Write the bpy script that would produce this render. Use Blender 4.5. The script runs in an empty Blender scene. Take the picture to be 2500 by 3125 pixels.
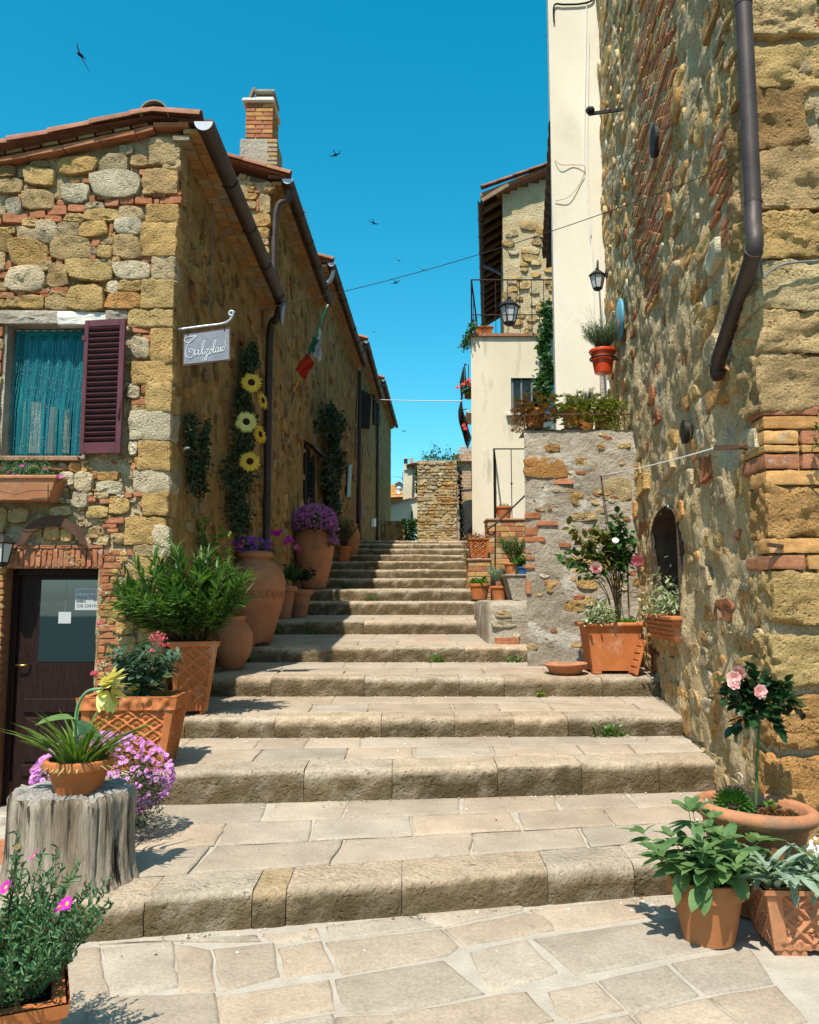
import bpy, math, random
import numpy as np
from mathutils import Vector, Matrix, noise as mn
R = random.Random(7)
rad = math.radians
sc = bpy.context.scene
# ---------------------------------------------------------------- camera
F, CX, CY, YH, E = 2500.0, 1250.0, 1562.5, 1835.0, 1.7
PITCH = math.atan((YH - CY) / F)
SP, CP = math.sin(PITCH), math.cos(PITCH)
cam = bpy.data.cameras.new('camera'); camo = bpy.data.objects.new('camera', cam)
sc.collection.objects.link(camo); sc.camera = camo
camo.location = (0, 0, E); camo.rotation_euler = (math.pi / 2 + PITCH, 0, 0)
cam.sensor_fit = 'VERTICAL'; cam.sensor_height = 36; cam.lens = F / 3125 * 36
cam.clip_start = 0.05; cam.clip_end = 6000
# ---------------------------------------------------------------- sky, sun, exposure
SUN = Vector((-0.18, -0.55, 1.0)).normalized()
w = bpy.data.worlds.new('World'); sc.world = w; w.use_nodes = True
nt = w.node_tree; nt.nodes.clear()
sky = nt.nodes.new('ShaderNodeTexSky'); sky.sky_type = 'NISHITA'; sky.sun_disc = False
sky.sun_elevation = math.asin(SUN.z); sky.sun_rotation = math.atan2(SUN.x, SUN.y)
sky.air_density = 1.0; sky.dust_density = 1.2; sky.ozone_density = 2.5; sky.altitude = 500
hs = nt.nodes.new('ShaderNodeHueSaturation'); hs.inputs['Hue'].default_value = 0.463; hs.inputs['Saturation'].default_value = 1.45
bg = nt.nodes.new('ShaderNodeBackground'); bg.inputs['Strength'].default_value = 0.14
ow = nt.nodes.new('ShaderNodeOutputWorld')
nt.links.new(sky.outputs[0], hs.inputs['Color']); nt.links.new(hs.outputs[0], bg.inputs[0]); nt.links.new(bg.outputs[0], ow.inputs[0])
sl = bpy.data.lights.new('sun', 'SUN'); sl.energy = 4.7; sl.angle = rad(0.5); sl.color = (1, 0.945, 0.85)
so = bpy.data.objects.new('sun', sl); sc.collection.objects.link(so)
so.rotation_euler = SUN.to_track_quat('Z', 'Y').to_euler(); so.location = (-5, -10, 30)
sc.view_settings.view_transform = 'Standard'; sc.view_settings.look = 'None'
sc.view_settings.gamma = 1; sc.view_settings.exposure = 0.6; sc.view_settings.use_curve_mapping = False
sc.cycles.max_bounces = 6; sc.cycles.use_denoising = True
# ---------------------------------------------------------------- photograph pixel <-> place
def ray(px, py):
    u = (CY - py) / F
    return Vector(((px - CX) / F, CP - u * SP, SP + u * CP))
def at(px, py, Y):
    d = ray(px, py); t = Y / d.y
    return Vector((d.x * t, Y, E + d.z * t))
def atH(px, py, H):
    d = ray(px, py); t = (H - E) / d.z
    return Vector((d.x * t, d.y * t, H))
def onp(px, py, p0, n):
    d = ray(px, py); c = Vector((0, 0, E)); t = (Vector(p0) - c).dot(n) / d.dot(n)
    return c + d * t
def proj(p):
    x, y, z = p[0], p[1], p[2] - E
    f = y * CP + z * SP; u = -y * SP + z * CP
    return CX + F * x / f, CY - F * u / f
# ---------------------------------------------------------------- objects
C = sc.collection
WL = {}
def thing(name, label, cat, loc=(0, 0, 0), group=None):
    o = bpy.data.objects.new(name, None); C.objects.link(o); o.empty_display_size = 0.1
    o.location = loc; WL[o.name] = Vector(loc)
    o['label'] = label; o['category'] = cat
    if group: o['group'] = group
    return o
def tag(o, label, cat, group=None):
    o['label'] = label; o['category'] = cat
    if group: o['group'] = group
    return o
def link(name, me, parent, loc, color=None):
    o = bpy.data.objects.new(name, me); C.objects.link(o)
    loc = Vector(loc); WL[o.name] = loc
    if parent is not None:
        o.parent = parent; o.location = loc - WL[parent.name]
    else: o.location = loc
    if color is not None: o.color = (*color[:3], 1)
    return o
def mesh(name, v, f, mat, smooth=False, org=(0, 0, 0)):
    me = bpy.data.meshes.new(name)
    v = np.asarray(v, dtype=float) - np.asarray(org, dtype=float)
    me.from_pydata(v.tolist(), [], f)
    mats = mat if isinstance(mat, (list, tuple)) else [mat]
    for m in mats: me.materials.append(m)
    if smooth: me.polygons.foreach_set('use_smooth', [True] * len(me.polygons))
    me.validate(); me.update()
    return me
def obj(name, vf, mat, parent=None, smooth=False, color=None, kind=None, auto=None):
    v, f = vf
    a = np.asarray(v, dtype=float)
    lo, hi = a.min(0), a.max(0)
    org = ((lo[0] + hi[0]) / 2, (lo[1] + hi[1]) / 2, lo[2])
    me = mesh(name, a, f, mat, smooth, org)
    if auto:
        me.set_sharp_from_angle(angle=rad(auto))
    o = link(name, me, parent, org, color)
    if kind: o['kind'] = kind
    return o
def struct(name, vf, mat, **k): return obj(name, vf, mat, kind='structure', **k)
class MB:
    def __init__(s): s.v = []; s.f = []
    def add(s, vf):
        n = len(s.v); v, f = vf
        s.v.extend([tuple(p) for p in v]); s.f.extend([tuple(i + n for i in q) for q in f]); return s
    @property
    def vf(s): return s.v, s.f
def xf(vf, m): return [tuple(m @ Vector(p)) for p in vf[0]], vf[1]
# ---------------------------------------------------------------- shapes
BF = [(0, 3, 2, 1), (4, 5, 6, 7), (0, 1, 5, 4), (1, 2, 6, 5), (2, 3, 7, 6), (3, 0, 4, 7)]
def box(x0, x1, y0, y1, z0, z1):
    return [(x0, y0, z0), (x1, y0, z0), (x1, y1, z0), (x0, y1, z0), (x0, y0, z1), (x1, y0, z1), (x1, y1, z1), (x0, y1, z1)], BF
def hexa(p): return [tuple(q) for q in p], BF            # 8 corners: bottom ring, top ring
def bbox(x0, x1, y0, y1, z0, z1, b=0.01):
    """bevelled box"""
    v = []; f = []
    b = min(b, (x1 - x0) * .45, (y1 - y0) * .45, (z1 - z0) * .45)
    rings = [(z0, b), (z0 + b, 0), (z1 - b, 0), (z1, b)]
    for z, i in rings:
        for (x, y) in ((x0 + b, y0 + i), (x1 - b, y0 + i), (x1 - i, y0 + b), (x1 - i, y1 - b), (x1 - b, y1 - i), (x0 + b, y1 - i), (x0 + i, y1 - b), (x0 + i, y0 + b)):
            v.append((x, y, z))
    for k in range(3):
        for j in range(8):
            a = k * 8 + j; c = k * 8 + (j + 1) % 8
            f.append((a, c, c + 8, a + 8))
    f.append(tuple(range(7, -1, -1))); f.append(tuple(range(24, 32)))
    return v, f
def lathe(prof, n=24, c=(0, 0, 0), wob=0.0, cap=True, seed=0):
    v = []; f = []
    for (r, h) in prof:
        for j in range(n):
            a = 2 * math.pi * j / n
            rr = r * (1 + wob * mn.noise(Vector((math.cos(a) * 2 + seed, math.sin(a) * 2, h * 3))))
            v.append((c[0] + rr * math.cos(a), c[1] + rr * math.sin(a), c[2] + h))
    m = len(prof)
    for k in range(m - 1):
        for j in range(n):
            f.append((k * n + j, k * n + (j + 1) % n, (k + 1) * n + (j + 1) % n, (k + 1) * n + j))
    if cap:
        f.append(tuple(range(n - 1, -1, -1))); f.append(tuple(range((m - 1) * n, m * n)))
    return v, f
def tube(pts, r, n=8, cap=True):
    pts = [Vector(p) for p in pts]; v = []; f = []
    rr = r if isinstance(r, (list, tuple)) else [r] * len(pts)
    up = None
    for i, p in enumerate(pts):
        d = (pts[min(i + 1, len(pts) - 1)] - pts[max(i - 1, 0)]).normalized()
        if up is None:
            up = Vector((0, 0, 1)) if abs(d.z) < .9 else Vector((1, 0, 0))
        s = d.cross(up).normalized(); up = s.cross(d).normalized()
        for j in range(n):
            a = 2 * math.pi * j / n
            v.append(tuple(p + (s * math.cos(a) + up * math.sin(a)) * rr[i]))
    for i in range(len(pts) - 1):
        for j in range(n):
            f.append((i * n + j, i * n + (j + 1) % n, (i + 1) * n + (j + 1) % n, (i + 1) * n + j))
    if cap:
        f.append(tuple(range(n - 1, -1, -1))); f.append(tuple(range((len(pts) - 1) * n, len(pts) * n)))
    return v, f
def bar(a, b, wx, wz, up=(0, 0, 1)):
    a = Vector(a); b = Vector(b); d = (b - a).normalized(); up = Vector(up)
    s = d.cross(up)
    if s.length < 1e-3: s = d.cross(Vector((1, 0, 0)))
    s.normalize(); u = s.cross(d)
    q = []
    for p in (a, b):
        for (i, j) in ((-1, -1), (1, -1), (1, 1), (-1, 1)):
            q.append(tuple(p + s * (i * wx / 2) + u * (j * wz / 2)))
    return q, [(3, 2, 1, 0), (4, 5, 6, 7), (0, 1, 5, 4), (1, 2, 6, 5), (2, 3, 7, 6), (3, 0, 4, 7)]
def smoothpath(pts, n=6):
    pts = [Vector(p) for p in pts]; out = []
    for i in range(len(pts) - 1):
        p0 = pts[max(i - 1, 0)]; p1 = pts[i]; p2 = pts[i + 1]; p3 = pts[min(i + 2, len(pts) - 1)]
        for k in range(n):
            t = k / n
            out.append(.5 * ((2 * p1) + (p2 - p0) * t + (2 * p0 - 5 * p1 + 4 * p2 - p3) * t * t + (3 * p1 - p0 - 3 * p2 + p3) * t ** 3))
    out.append(pts[-1]); return out
def sag(a, b, s, n=14):
    a = Vector(a); b = Vector(b)
    return [a.lerp(b, i / n) - Vector((0, 0, 4 * s * (i / n) * (1 - i / n))) for i in range(n + 1)]
class Frame:
    """a wall plane: origin, u along, v up, w out of the wall"""
    def __init__(s, o, u, v, wdir): s.o = Vector(o); s.u = Vector(u).normalized(); s.v = Vector(v).normalized(); s.w = Vector(wdir).normalized()
    def p(s, a, b, c=0.0): return s.o + s.u * a + s.v * b + s.w * c
    def uv(s, q): q = Vector(q) - s.o; return q.dot(s.u), q.dot(s.v)
    def px(s, x, y): return s.uv(onp(x, y, s.o, s.w))
def grid(fr, u0, u1, v0, v1, du, dv, disp, hole=None):
    nu = max(1, round((u1 - u0) / du)); nv = max(1, round((v1 - v0) / dv)); v = []; f = []
    for j in range(nv + 1):
        for i in range(nu + 1):
            a = u0 + (u1 - u0) * i / nu; b = v0 + (v1 - v0) * j / nv
            v.append(tuple(fr.p(a, b, disp(a, b))))
    flip = fr.u.cross(fr.v).dot(fr.w) < 0
    for j in range(nv):
        for i in range(nu):
            if hole and hole(u0 + (u1 - u0) * (i + .5) / nu, v0 + (v1 - v0) * (j + .5) / nv): continue
            q = (j * (nu + 1) + i, j * (nu + 1) + i + 1, (j + 1) * (nu + 1) + i + 1, (j + 1) * (nu + 1) + i)
            f.append(q[::-1] if flip else q)
    return v, f
def fbm(x, y, z=0.0, oct=4, s=1.0):
    return mn.fractal(Vector((x * s, y * s, z)), 0.9, 2.1, oct)
def stone(fr, pts, d, rng, back=0.03, dome=.35, inset=.16, rough=1.0, edge=.012, tilt=.14):
    """one squared rubble stone from its outline in wall coordinates: steep flanks, uneven broken face"""
    cu = sum(p[0] for p in pts) / len(pts); cv = sum(p[1] for p in pts) / len(pts); n = len(pts)
    v = []; f = []
    su = max(p[0] for p in pts) - min(p[0] for p in pts); sv = max(p[1] for p in pts) - min(p[1] for p in pts); sz = min(su, sv)
    tu, tv = rng.uniform(-tilt, tilt), rng.uniform(-tilt, tilt); sd = rng.uniform(0, 200); q = 2.6 / max(sz, .03)
    e = min(.35, edge / max(sz, .02) * .7 + inset * .18)
    amp = (.010 + .05 * sz) * rough
    for (k, wv, j) in ((1.0, -back, 0), (1.0, d * .45, .2), (1 - e * .45, d * .9, .6), (1 - e * 1.3, d, 1.0), (.6, d * (1 + dome * .04), 1.15), (.28, d * (1 + dome * .06), 1.15)):
        for (a, b) in pts:
            x = cu + (a - cu) * k; y = cv + (b - cv) * k
            g = mn.fractal(Vector((x * q + sd, y * q, sd)), .8, 2.2, 3)
            v.append(tuple(fr.p(x, y, wv + amp * j * g + (tu * (x - cu) + tv * (y - cv)) * (j > 0))))
    v.append(tuple(fr.p(cu, cv, d * (1 + dome * .06) + amp * mn.fractal(Vector((cu * q + sd, cv * q, sd)), .8, 2.2, 3))))
    flip = fr.u.cross(fr.v).dot(fr.w) < 0
    for k in range(5):
        for j in range(n):
            p = (k * n + j, k * n + (j + 1) % n, (k + 1) * n + (j + 1) % n, (k + 1) * n + j)
            f.append(p[::-1] if flip else p)
    for j in range(n):
        p = (5 * n + j, 5 * n + (j + 1) % n, 6 * n); f.append(p[::-1] if flip else p)
    return v, f
def outline(u0, v0, u1, v1, rng, rnd=.25, jit=.06, n=12):
    """irregular, slightly sheared rounded rectangle"""
    cu, cv, a, b = (u0 + u1) / 2, (v0 + v1) / 2, abs(u1 - u0) / 2, abs(v1 - v0) / 2
    p = 2 / max(rnd, .08); out = []; s1, s2, t1 = rng.uniform(-1, 1) * jit * 2, rng.uniform(-1, 1) * jit * 2, rng.uniform(-1, 1) * jit * 2.2
    ph = rng.uniform(0, 99)
    for k in range(n):
        t = 2 * math.pi * (k + .5) / n
        c, s = math.cos(t), math.sin(t)
        m = (abs(c) ** p + abs(s) ** p) ** (-1 / p)
        j = 1 + jit * 1.6 * mn.noise(Vector((c * 1.7 + ph, s * 1.7, ph))) + rng.uniform(-jit, jit) * .45
        x, y = c * m * j, s * m * j
        x, y = x * (1 + t1 * y) + s1 * y * b / max(a, b), y + s2 * x * b / max(a, b)
        out.append((cu + a * x, cv + b * y))
    return out
def rblock(x0, x1, y0, y1, z0, z1, n=7, k=7, amp=.02, fs=6, sd=0):
    vid = {}; v = []; f = []
    def idx(i, j, l):
        if (i, j, l) in vid: return vid[(i, j, l)]
        p = Vector((2 * i / n - 1, 2 * j / n - 1, 2 * l / n - 1))
        m = (abs(p.x) ** k + abs(p.y) ** k + abs(p.z) ** k) ** (1 / k); p = p / m
        w_ = Vector(((x0 + x1) / 2 + p.x * (x1 - x0) / 2, (y0 + y1) / 2 + p.y * (y1 - y0) / 2, (z0 + z1) / 2 + p.z * (z1 - z0) / 2))
        g = fbm(w_.x * fs + sd, w_.y * fs, w_.z * fs, 4) * amp + mn.noise(w_ * fs * 3.1 + Vector((sd, 0, 0))) * amp * .4
        w_ += p.normalized() * g
        vid[(i, j, l)] = len(v); v.append(tuple(w_)); return vid[(i, j, l)]
    for a in range(n):
        for b in range(n):
            f.append((idx(a, b, 0), idx(a, b + 1, 0), idx(a + 1, b + 1, 0), idx(a + 1, b, 0))); f.append((idx(a, b, n), idx(a + 1, b, n), idx(a + 1, b + 1, n), idx(a, b + 1, n)))
            f.append((idx(a, 0, b), idx(a + 1, 0, b), idx(a + 1, 0, b + 1), idx(a, 0, b + 1))); f.append((idx(a, n, b), idx(a, n, b + 1), idx(a + 1, n, b + 1), idx(a + 1, n, b)))
            f.append((idx(0, a, b), idx(0, a, b + 1), idx(0, a + 1, b + 1), idx(0, a + 1, b))); f.append((idx(n, a, b), idx(n, a + 1, b), idx(n, a + 1, b + 1), idx(n, a, b + 1)))
    return v, f
# ---------------------------------------------------------------- materials
def mat(name, c1, c2=None, ns=5.0, rough=.85, bump=.35, bs=45.0, dist=.012, spec=.25, objc=False, pits=0.0, pscale=40.0, metal=0.0,
        c3=None, c3s=2.0, c3t=.58, c3w=.1, fine=.25, stretch=(1, 1, 1), attr=None, coat=0.0):
    m = bpy.data.materials.new(name); m.use_nodes = True; t = m.node_tree; N = t.nodes; L = t.links
    b = N['Principled BSDF']; b.inputs['Roughness'].default_value = rough; b.inputs['Specular IOR Level'].default_value = spec
    b.inputs['Metallic'].default_value = metal
    if coat: b.inputs['Coat Weight'].default_value = coat; b.inputs['Coat Roughness'].default_value = .25
    geo = N.new('ShaderNodeNewGeometry'); mp = N.new('ShaderNodeMapping'); mp.inputs['Scale'].default_value = stretch
    L.new(geo.outputs['Position'], mp.inputs['Vector']); pos = mp.outputs[0]
    def noi(s, d=5, r=.6):
        n = N.new('ShaderNodeTexNoise'); n.inputs['Scale'].default_value = s; n.inputs['Detail'].default_value = d; n.inputs['Roughness'].default_value = r
        L.new(pos, n.inputs['Vector']); return n.outputs['Fac']
    def ramp(fac, a, bb):
        r = N.new('ShaderNodeMapRange'); r.inputs['From Min'].default_value = a; r.inputs['From Max'].default_value = bb
        L.new(fac, r.inputs['Value']); return r.outputs[0]
    def mix(fac, A, B, mode='MIX'):
        x = N.new('ShaderNodeMix'); x.data_type = 'RGBA'; x.blend_type = mode
        if hasattr(fac, 'node'): L.new(fac, x.inputs['Factor'])
        else: x.inputs['Factor'].default_value = fac
        for sk, val in ((x.inputs['A'], A), (x.inputs['B'], B)):
            if hasattr(val, 'node'): L.new(val, sk)
            else: sk.default_value = (*val[:3], 1)
        return x.outputs['Result']
    n1 = noi(ns, 5)
    if objc or attr:
        if attr:
            oi = N.new('ShaderNodeAttribute'); oi.attribute_name = attr; base = oi.outputs['Color']
        else:
            oi = N.new('ShaderNodeObjectInfo'); base = oi.outputs['Color']
        dk = mix(1.0, base, c1, 'MULTIPLY'); lt = mix(1.0, base, c2 or (1.25, 1.25, 1.25), 'MULTIPLY')
        col = mix(ramp(n1, .3, .7), dk, lt)
    else:
        col = mix(ramp(n1, .32, .68), c1, c2 or tuple(min(1, x * 1.3) for x in c1))
    if c3 is not None:
        col = mix(ramp(noi(c3s, 6, .65), c3t, c3t + c3w), col, c3)
    if fine:
        g = 1 - fine
        col = mix(ramp(noi(bs * 1.3, 4, .7), .3, .65), mix(1.0, col, (g, g, g), 'MULTIPLY'), col)
    h = noi(bs, 6, .65)
    if pits:
        vo = N.new('ShaderNodeTexVoronoi'); vo.inputs['Scale'].default_value = pscale; vo.inputs['Randomness'].default_value = 1
        wv = N.new('ShaderNodeVectorMath'); wv.operation = 'MULTIPLY_ADD'
        nn = N.new('ShaderNodeTexNoise'); nn.inputs['Scale'].default_value = pscale * .6; L.new(pos, nn.inputs['Vector'])
        wv.inputs[1].default_value = (.06, .06, .06); L.new(nn.outputs['Color'], wv.inputs[0]); L.new(pos, wv.inputs[2])
        L.new(wv.outputs[0], vo.inputs['Vector'])
        pr = ramp(vo.outputs['Distance'], .0, .42)
        msk = ramp(noi(pscale * .22, 3), .45, .6)
        inv = N.new('ShaderNodeMath'); inv.operation = 'SUBTRACT'; inv.inputs[0].default_value = 1; L.new(pr, inv.inputs[1])
        mm = N.new('ShaderNodeMath'); mm.operation = 'MULTIPLY'; L.new(inv.outputs[0], mm.inputs[0]); L.new(msk, mm.inputs[1])
        ms = N.new('ShaderNodeMath'); ms.operation = 'MULTIPLY_ADD'; L.new(mm.outputs[0], ms.inputs[0]); ms.inputs[1].default_value = -pits; L.new(h, ms.inputs[2])
        h = ms.outputs[0]
    L.new(col, b.inputs['Base Color'])
    if bump:
        bp = N.new('ShaderNodeBump'); bp.inputs['Strength'].default_value = bump; bp.inputs['Distance'].default_value = dist
        L.new(h, bp.inputs['Height']); L.new(bp.outputs[0], b.inputs['Normal'])
    return m
def leafmat(name, c1, c2, trans=.3, rough=.45, back=None, ns=14.0, spec=.4, under=None):
    m = bpy.data.materials.new(name); m.use_nodes = True; t = m.node_tree; N = t.nodes; L = t.links
    b = N['Principled BSDF']; b.inputs['Roughness'].default_value = rough; b.inputs['Specular IOR Level'].default_value = spec
    geo = N.new('ShaderNodeNewGeometry'); n = N.new('ShaderNodeTexNoise'); n.inputs['Scale'].default_value = ns; n.inputs['Detail'].default_value = 3
    L.new(geo.outputs['Position'], n.inputs['Vector'])
    r = N.new('ShaderNodeMapRange'); r.inputs['From Min'].default_value = .35; r.inputs['From Max'].default_value = .65; L.new(n.outputs['Fac'], r.inputs['Value'])
    oi = N.new('ShaderNodeObjectInfo')
    ad = N.new('ShaderNodeMath'); ad.operation = 'MULTIPLY_ADD'; ad.inputs[1].default_value = .5; L.new(oi.outputs['Random'], ad.inputs[0])
    hf = N.new('ShaderNodeMath'); hf.operation = 'MULTIPLY_ADD'; hf.inputs[1].default_value = .7; hf.inputs[2].default_value = -.1
    L.new(r.outputs[0], hf.inputs[0]); L.new(hf.outputs[0], ad.inputs[2])
    x = N.new('ShaderNodeMix'); x.data_type = 'RGBA'; x.inputs['A'].default_value = (*c1, 1); x.inputs['B'].default_value = (*c2, 1)
    L.new(ad.outputs[0], x.inputs['Factor']); col = x.outputs['Result']
    if under:
        y = N.new('ShaderNodeMix'); y.data_type = 'RGBA'; L.new(geo.outputs['Backfacing'], y.inputs['Factor']); L.new(col, y.inputs['A']); y.inputs['B'].default_value = (*under, 1); col = y.outputs['Result']
    L.new(col, b.inputs['Base Color'])
    if trans:
        tr = N.new('ShaderNodeBsdfTranslucent'); ms = N.new('ShaderNodeMixShader'); ms.inputs[0].default_value = trans
        g = N.new('ShaderNodeMix'); g.data_type = 'RGBA'; g.blend_type = 'MULTIPLY'; g.inputs['Factor'].default_value = 1; L.new(col, g.inputs['A']); g.inputs['B'].default_value = (1.5, 1.6, .7, 1) if back is None else (*back, 1)
        L.new(g.outputs['Result'], tr.inputs[0]); L.new(b.outputs[0], ms.inputs[1]); L.new(tr.outputs[0], ms.inputs[2])
        L.new(ms.outputs[0], N['Material Output'].inputs[0])
    return m
M = {}
M['stone'] = mat('wall_stone', (.72, .7, .66), (1.22, 1.2, 1.15), ns=4, rough=.95, bump=1.0, bs=50, dist=.03, objc=True, pits=.9, pscale=30, fine=.45, spec=.1, c3=(.24, .17, .09), c3s=17, c3t=.6, c3w=.1)
M['stone_smooth'] = mat('dressed_stone', (.8, .78, .74), (1.18, 1.16, 1.12), ns=6, rough=.95, bump=.8, bs=60, dist=.014, objc=True, pits=.25, pscale=60, fine=.3, spec=.1)
M['stone_mass'] = mat('rubble_stone', (.72, .7, .66), (1.22, 1.2, 1.15), ns=9, rough=.95, bump=.9, bs=55, dist=.02, attr='Col', pits=.6, pscale=38, fine=.35, spec=.1)
M['brick'] = mat('fired_brick', (.78, .76, .74), (1.2, 1.2, 1.2), ns=14, rough=.92, bump=.7, bs=80, dist=.008, objc=True, pits=.25, pscale=90, fine=.3, spec=.12, c3=(.42, .36, .28), c3s=9, c3t=.62)
M['mortar'] = mat('lime_mortar', (.41, .3, .16), (.58, .455, .28), ns=3.5, rough=.97, bump=1.0, bs=42, dist=.03, pits=.6, pscale=30, fine=.4, c3=(.36, .25, .11), c3s=1.6, c3t=.5, c3w=.12, spec=.08)
M['paving'] = mat('sandstone_paving', (.82, .8, .78), (1.12, 1.12, 1.1), ns=3, rough=.9, bump=.5, bs=50, dist=.008, objc=True, pits=.3, pscale=45, fine=.32, c3=(.26, .215, .155), c3s=9, c3t=.6, c3w=.14, spec=.2)
M['riser'] = mat('worn_step_stone', (.75, .72, .66), (1.15, 1.13, 1.08), ns=5, rough=.93, bump=1.0, bs=32, dist=.03, attr='Col', pits=.55, pscale=30, fine=.35, spec=.12, c3=(.2, .165, .095), c3s=5, c3t=.62, c3w=.12)
M['joint_dull'] = mat('dusty_joint', (.35, .29, .22), (.43, .365, .28), ns=7, rough=.95, bump=.6, bs=60, dist=.01, fine=.25)
M['joint'] = mat('pale_cement_joint', (.38, .325, .255), (.47, .415, .335), ns=7, rough=.95, bump=.6, bs=60, dist=.01, fine=.2)
M['grey_render'] = mat('grey_cement_render', (.25, .205, .15), (.46, .395, .305), ns=1.5, rough=.95, bump=.9, bs=22, dist=.03, fine=.25, pits=.2, pscale=16, c3=(.5, .455, .38), c3s=2.2, c3t=.55, c3w=.08, spec=.1)
M['cream'] = mat('cream_plaster', (.67, .6, .47), (.75, .69, .56), ns=.8, rough=.9, bump=.35, bs=35, dist=.008, fine=.1, spec=.15, c3=(.58, .51, .39), c3s=1.1, c3t=.56, c3w=.2, stretch=(1, 1, .5))
M['white_pl'] = mat('white_plaster', (.58, .54, .46), (.7, .66, .58), ns=3, rough=.9, bump=.4, bs=40, dist=.01, fine=.12)
M['iron'] = mat('dark_iron', (.02, .018, .016), (.045, .035, .03), ns=20, rough=.55, bump=.2, bs=90, dist=.004, metal=.3, fine=.2)
M['rust'] = mat('rusty_iron', (.06, .028, .018), (.12, .055, .03), ns=14, rough=.8, bump=.4, bs=90, dist=.004, fine=.3)
M['copper'] = mat('brown_painted_gutter', (.045, .031, .026), (.075, .052, .043), ns=5, rough=.55, bump=.12, bs=40, fine=.2, metal=.25, spec=.4)
M['zinc'] = mat('grey_zinc', (.35, .35, .36), (.45, .45, .46), ns=8, rough=.4, bump=.05, metal=.6, fine=.1)
M['shutter'] = mat('burgundy_paint', (.082, .02, .026), (.115, .03, .036), ns=8, rough=.55, bump=.12, bs=60, dist=.004, fine=.15, spec=.35)
M['darkwood'] = mat('dark_brown_wood', (.012, .006, .005), (.032, .014, .01), ns=9, rough=.5, bump=.3, bs=60, dist=.004, stretch=(6, 6, .6), fine=.3, spec=.12)
M['mattwood'] = mat('matt_dark_wood', (.014, .008, .006), (.03, .016, .011), ns=9, rough=.95, bump=.3, bs=60, dist=.004, fine=.3, spec=.03)
M['tile'] = mat('clay_roof_tile', (.75, .72, .7), (1.2, 1.2, 1.15), ns=10, rough=.9, bump=.5, bs=60, dist=.008, objc=True, fine=.3, c3=(.45, .3, .1), c3s=8, c3t=.66)
M['terra'] = mat('terracotta', (.38, .115, .033), (.5, .17, .055), ns=3.5, rough=.9, bump=.4, bs=70, dist=.004, fine=.16, spec=.2, c3=(.56, .32, .2), c3s=4.5, c3t=.56, c3w=.2)
M['terra_pale'] = mat('weathered_terracotta', (.38, .15, .07), (.48, .215, .105), ns=4, rough=.9, bump=.4, bs=50, dist=.006, fine=.22, spec=.15, c3=(.26, .15, .09), c3s=3.5, c3t=.55, c3w=.12)
M['terra_red'] = mat('glazed_red_pot', (.55, .05, .012), (.62, .065, .015), ns=5, rough=.3, bump=.02, fine=.03, spec=.5)
M['soil'] = mat('potting_soil', (.03, .02, .013), (.07, .05, .035), ns=30, rough=1, bump=1, bs=80, dist=.02)
M['wood_grey'] = mat('weathered_stump_wood', (.2, .145, .095), (.5, .41, .31), ns=2.2, rough=.95, bump=1, bs=20, dist=.012, stretch=(3, 3, .3), fine=.5, spec=.1, c3=(.05, .037, .028), c3s=6, c3t=.57, c3w=.06)
M['bark'] = mat('plant_stem', (.06, .035, .018), (.12, .075, .04), ns=20, rough=.9, bump=.4, bs=80)
M['stemgreen'] = mat('green_stem', (.05, .11, .025), (.08, .16, .04), ns=20, rough=.6, bump=.1)
M['wire'] = mat('grey_wire', (.12, .12, .11), (.2, .2, .19), ns=20, rough=.6, bump=0)
M['whitewire'] = mat('white_cord', (.7, .68, .62), (.78, .76, .7), ns=20, rough=.8, bump=.1)
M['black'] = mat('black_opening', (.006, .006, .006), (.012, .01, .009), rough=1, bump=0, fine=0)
M['plastic_dark'] = mat('dark_saucer', (.02, .025, .03), (.04, .045, .05), rough=.4, bump=0)
def flat(name, c, rough=.6, spec=.3, metal=0): return mat(name, c, c, rough=rough, spec=spec, metal=metal, bump=0, fine=.06)
M['white'] = flat('white_enamel', (.75, .74, .7)); M['blue'] = flat('glazed_blue', (.02, .12, .3), .3)
M['brass'] = flat('brass', (.6, .38, .1), .35, .5, 1)
def glassm(name, c, ior=2.2, rough=.02):
    m = bpy.data.materials.new(name); m.use_nodes = True; b = m.node_tree.nodes['Principled BSDF']
    b.inputs['Base Color'].default_value = (*c, 1); b.inputs['Roughness'].default_value = rough; b.inputs['IOR'].default_value = ior
    b.inputs['Specular IOR Level'].default_value = .5
    return m
M['glass'] = glassm('dark_window_glass', (.012, .02, .022), 2.3); M['glass'].node_tree.nodes['Principled BSDF'].inputs['Specular Tint'].default_value = (.5, .82, .95, 1)
M['lampglass'] = glassm('frosted_lamp_glass', (.5, .5, .48), 1.5, .25)
# stone tints (linear)
TINT = dict(y=(.56, .37, .15), t=(.49, .335, .165), w=(.62, .52, .36), g=(.48, .37, .225), b=(.4, .16, .078), o=(.53, .285, .105), d=(.37, .23, .1), s=(.58, .425, .22), k=(.43, .335, .21))
def tint(k, rng, j=.12):
    c = TINT[k]; q = 1 + rng.uniform(-j, j); h = rng.uniform(-.06, .06)
    return (c[0] * q, c[1] * q * (1 + h), c[2] * q * (1 + 2 * h))
def colattr(me, cols):
    a = me.color_attributes.new('Col', 'FLOAT_COLOR', 'POINT')
    a.data.foreach_set('color', np.asarray(cols, dtype=np.float32).ravel())
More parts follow.
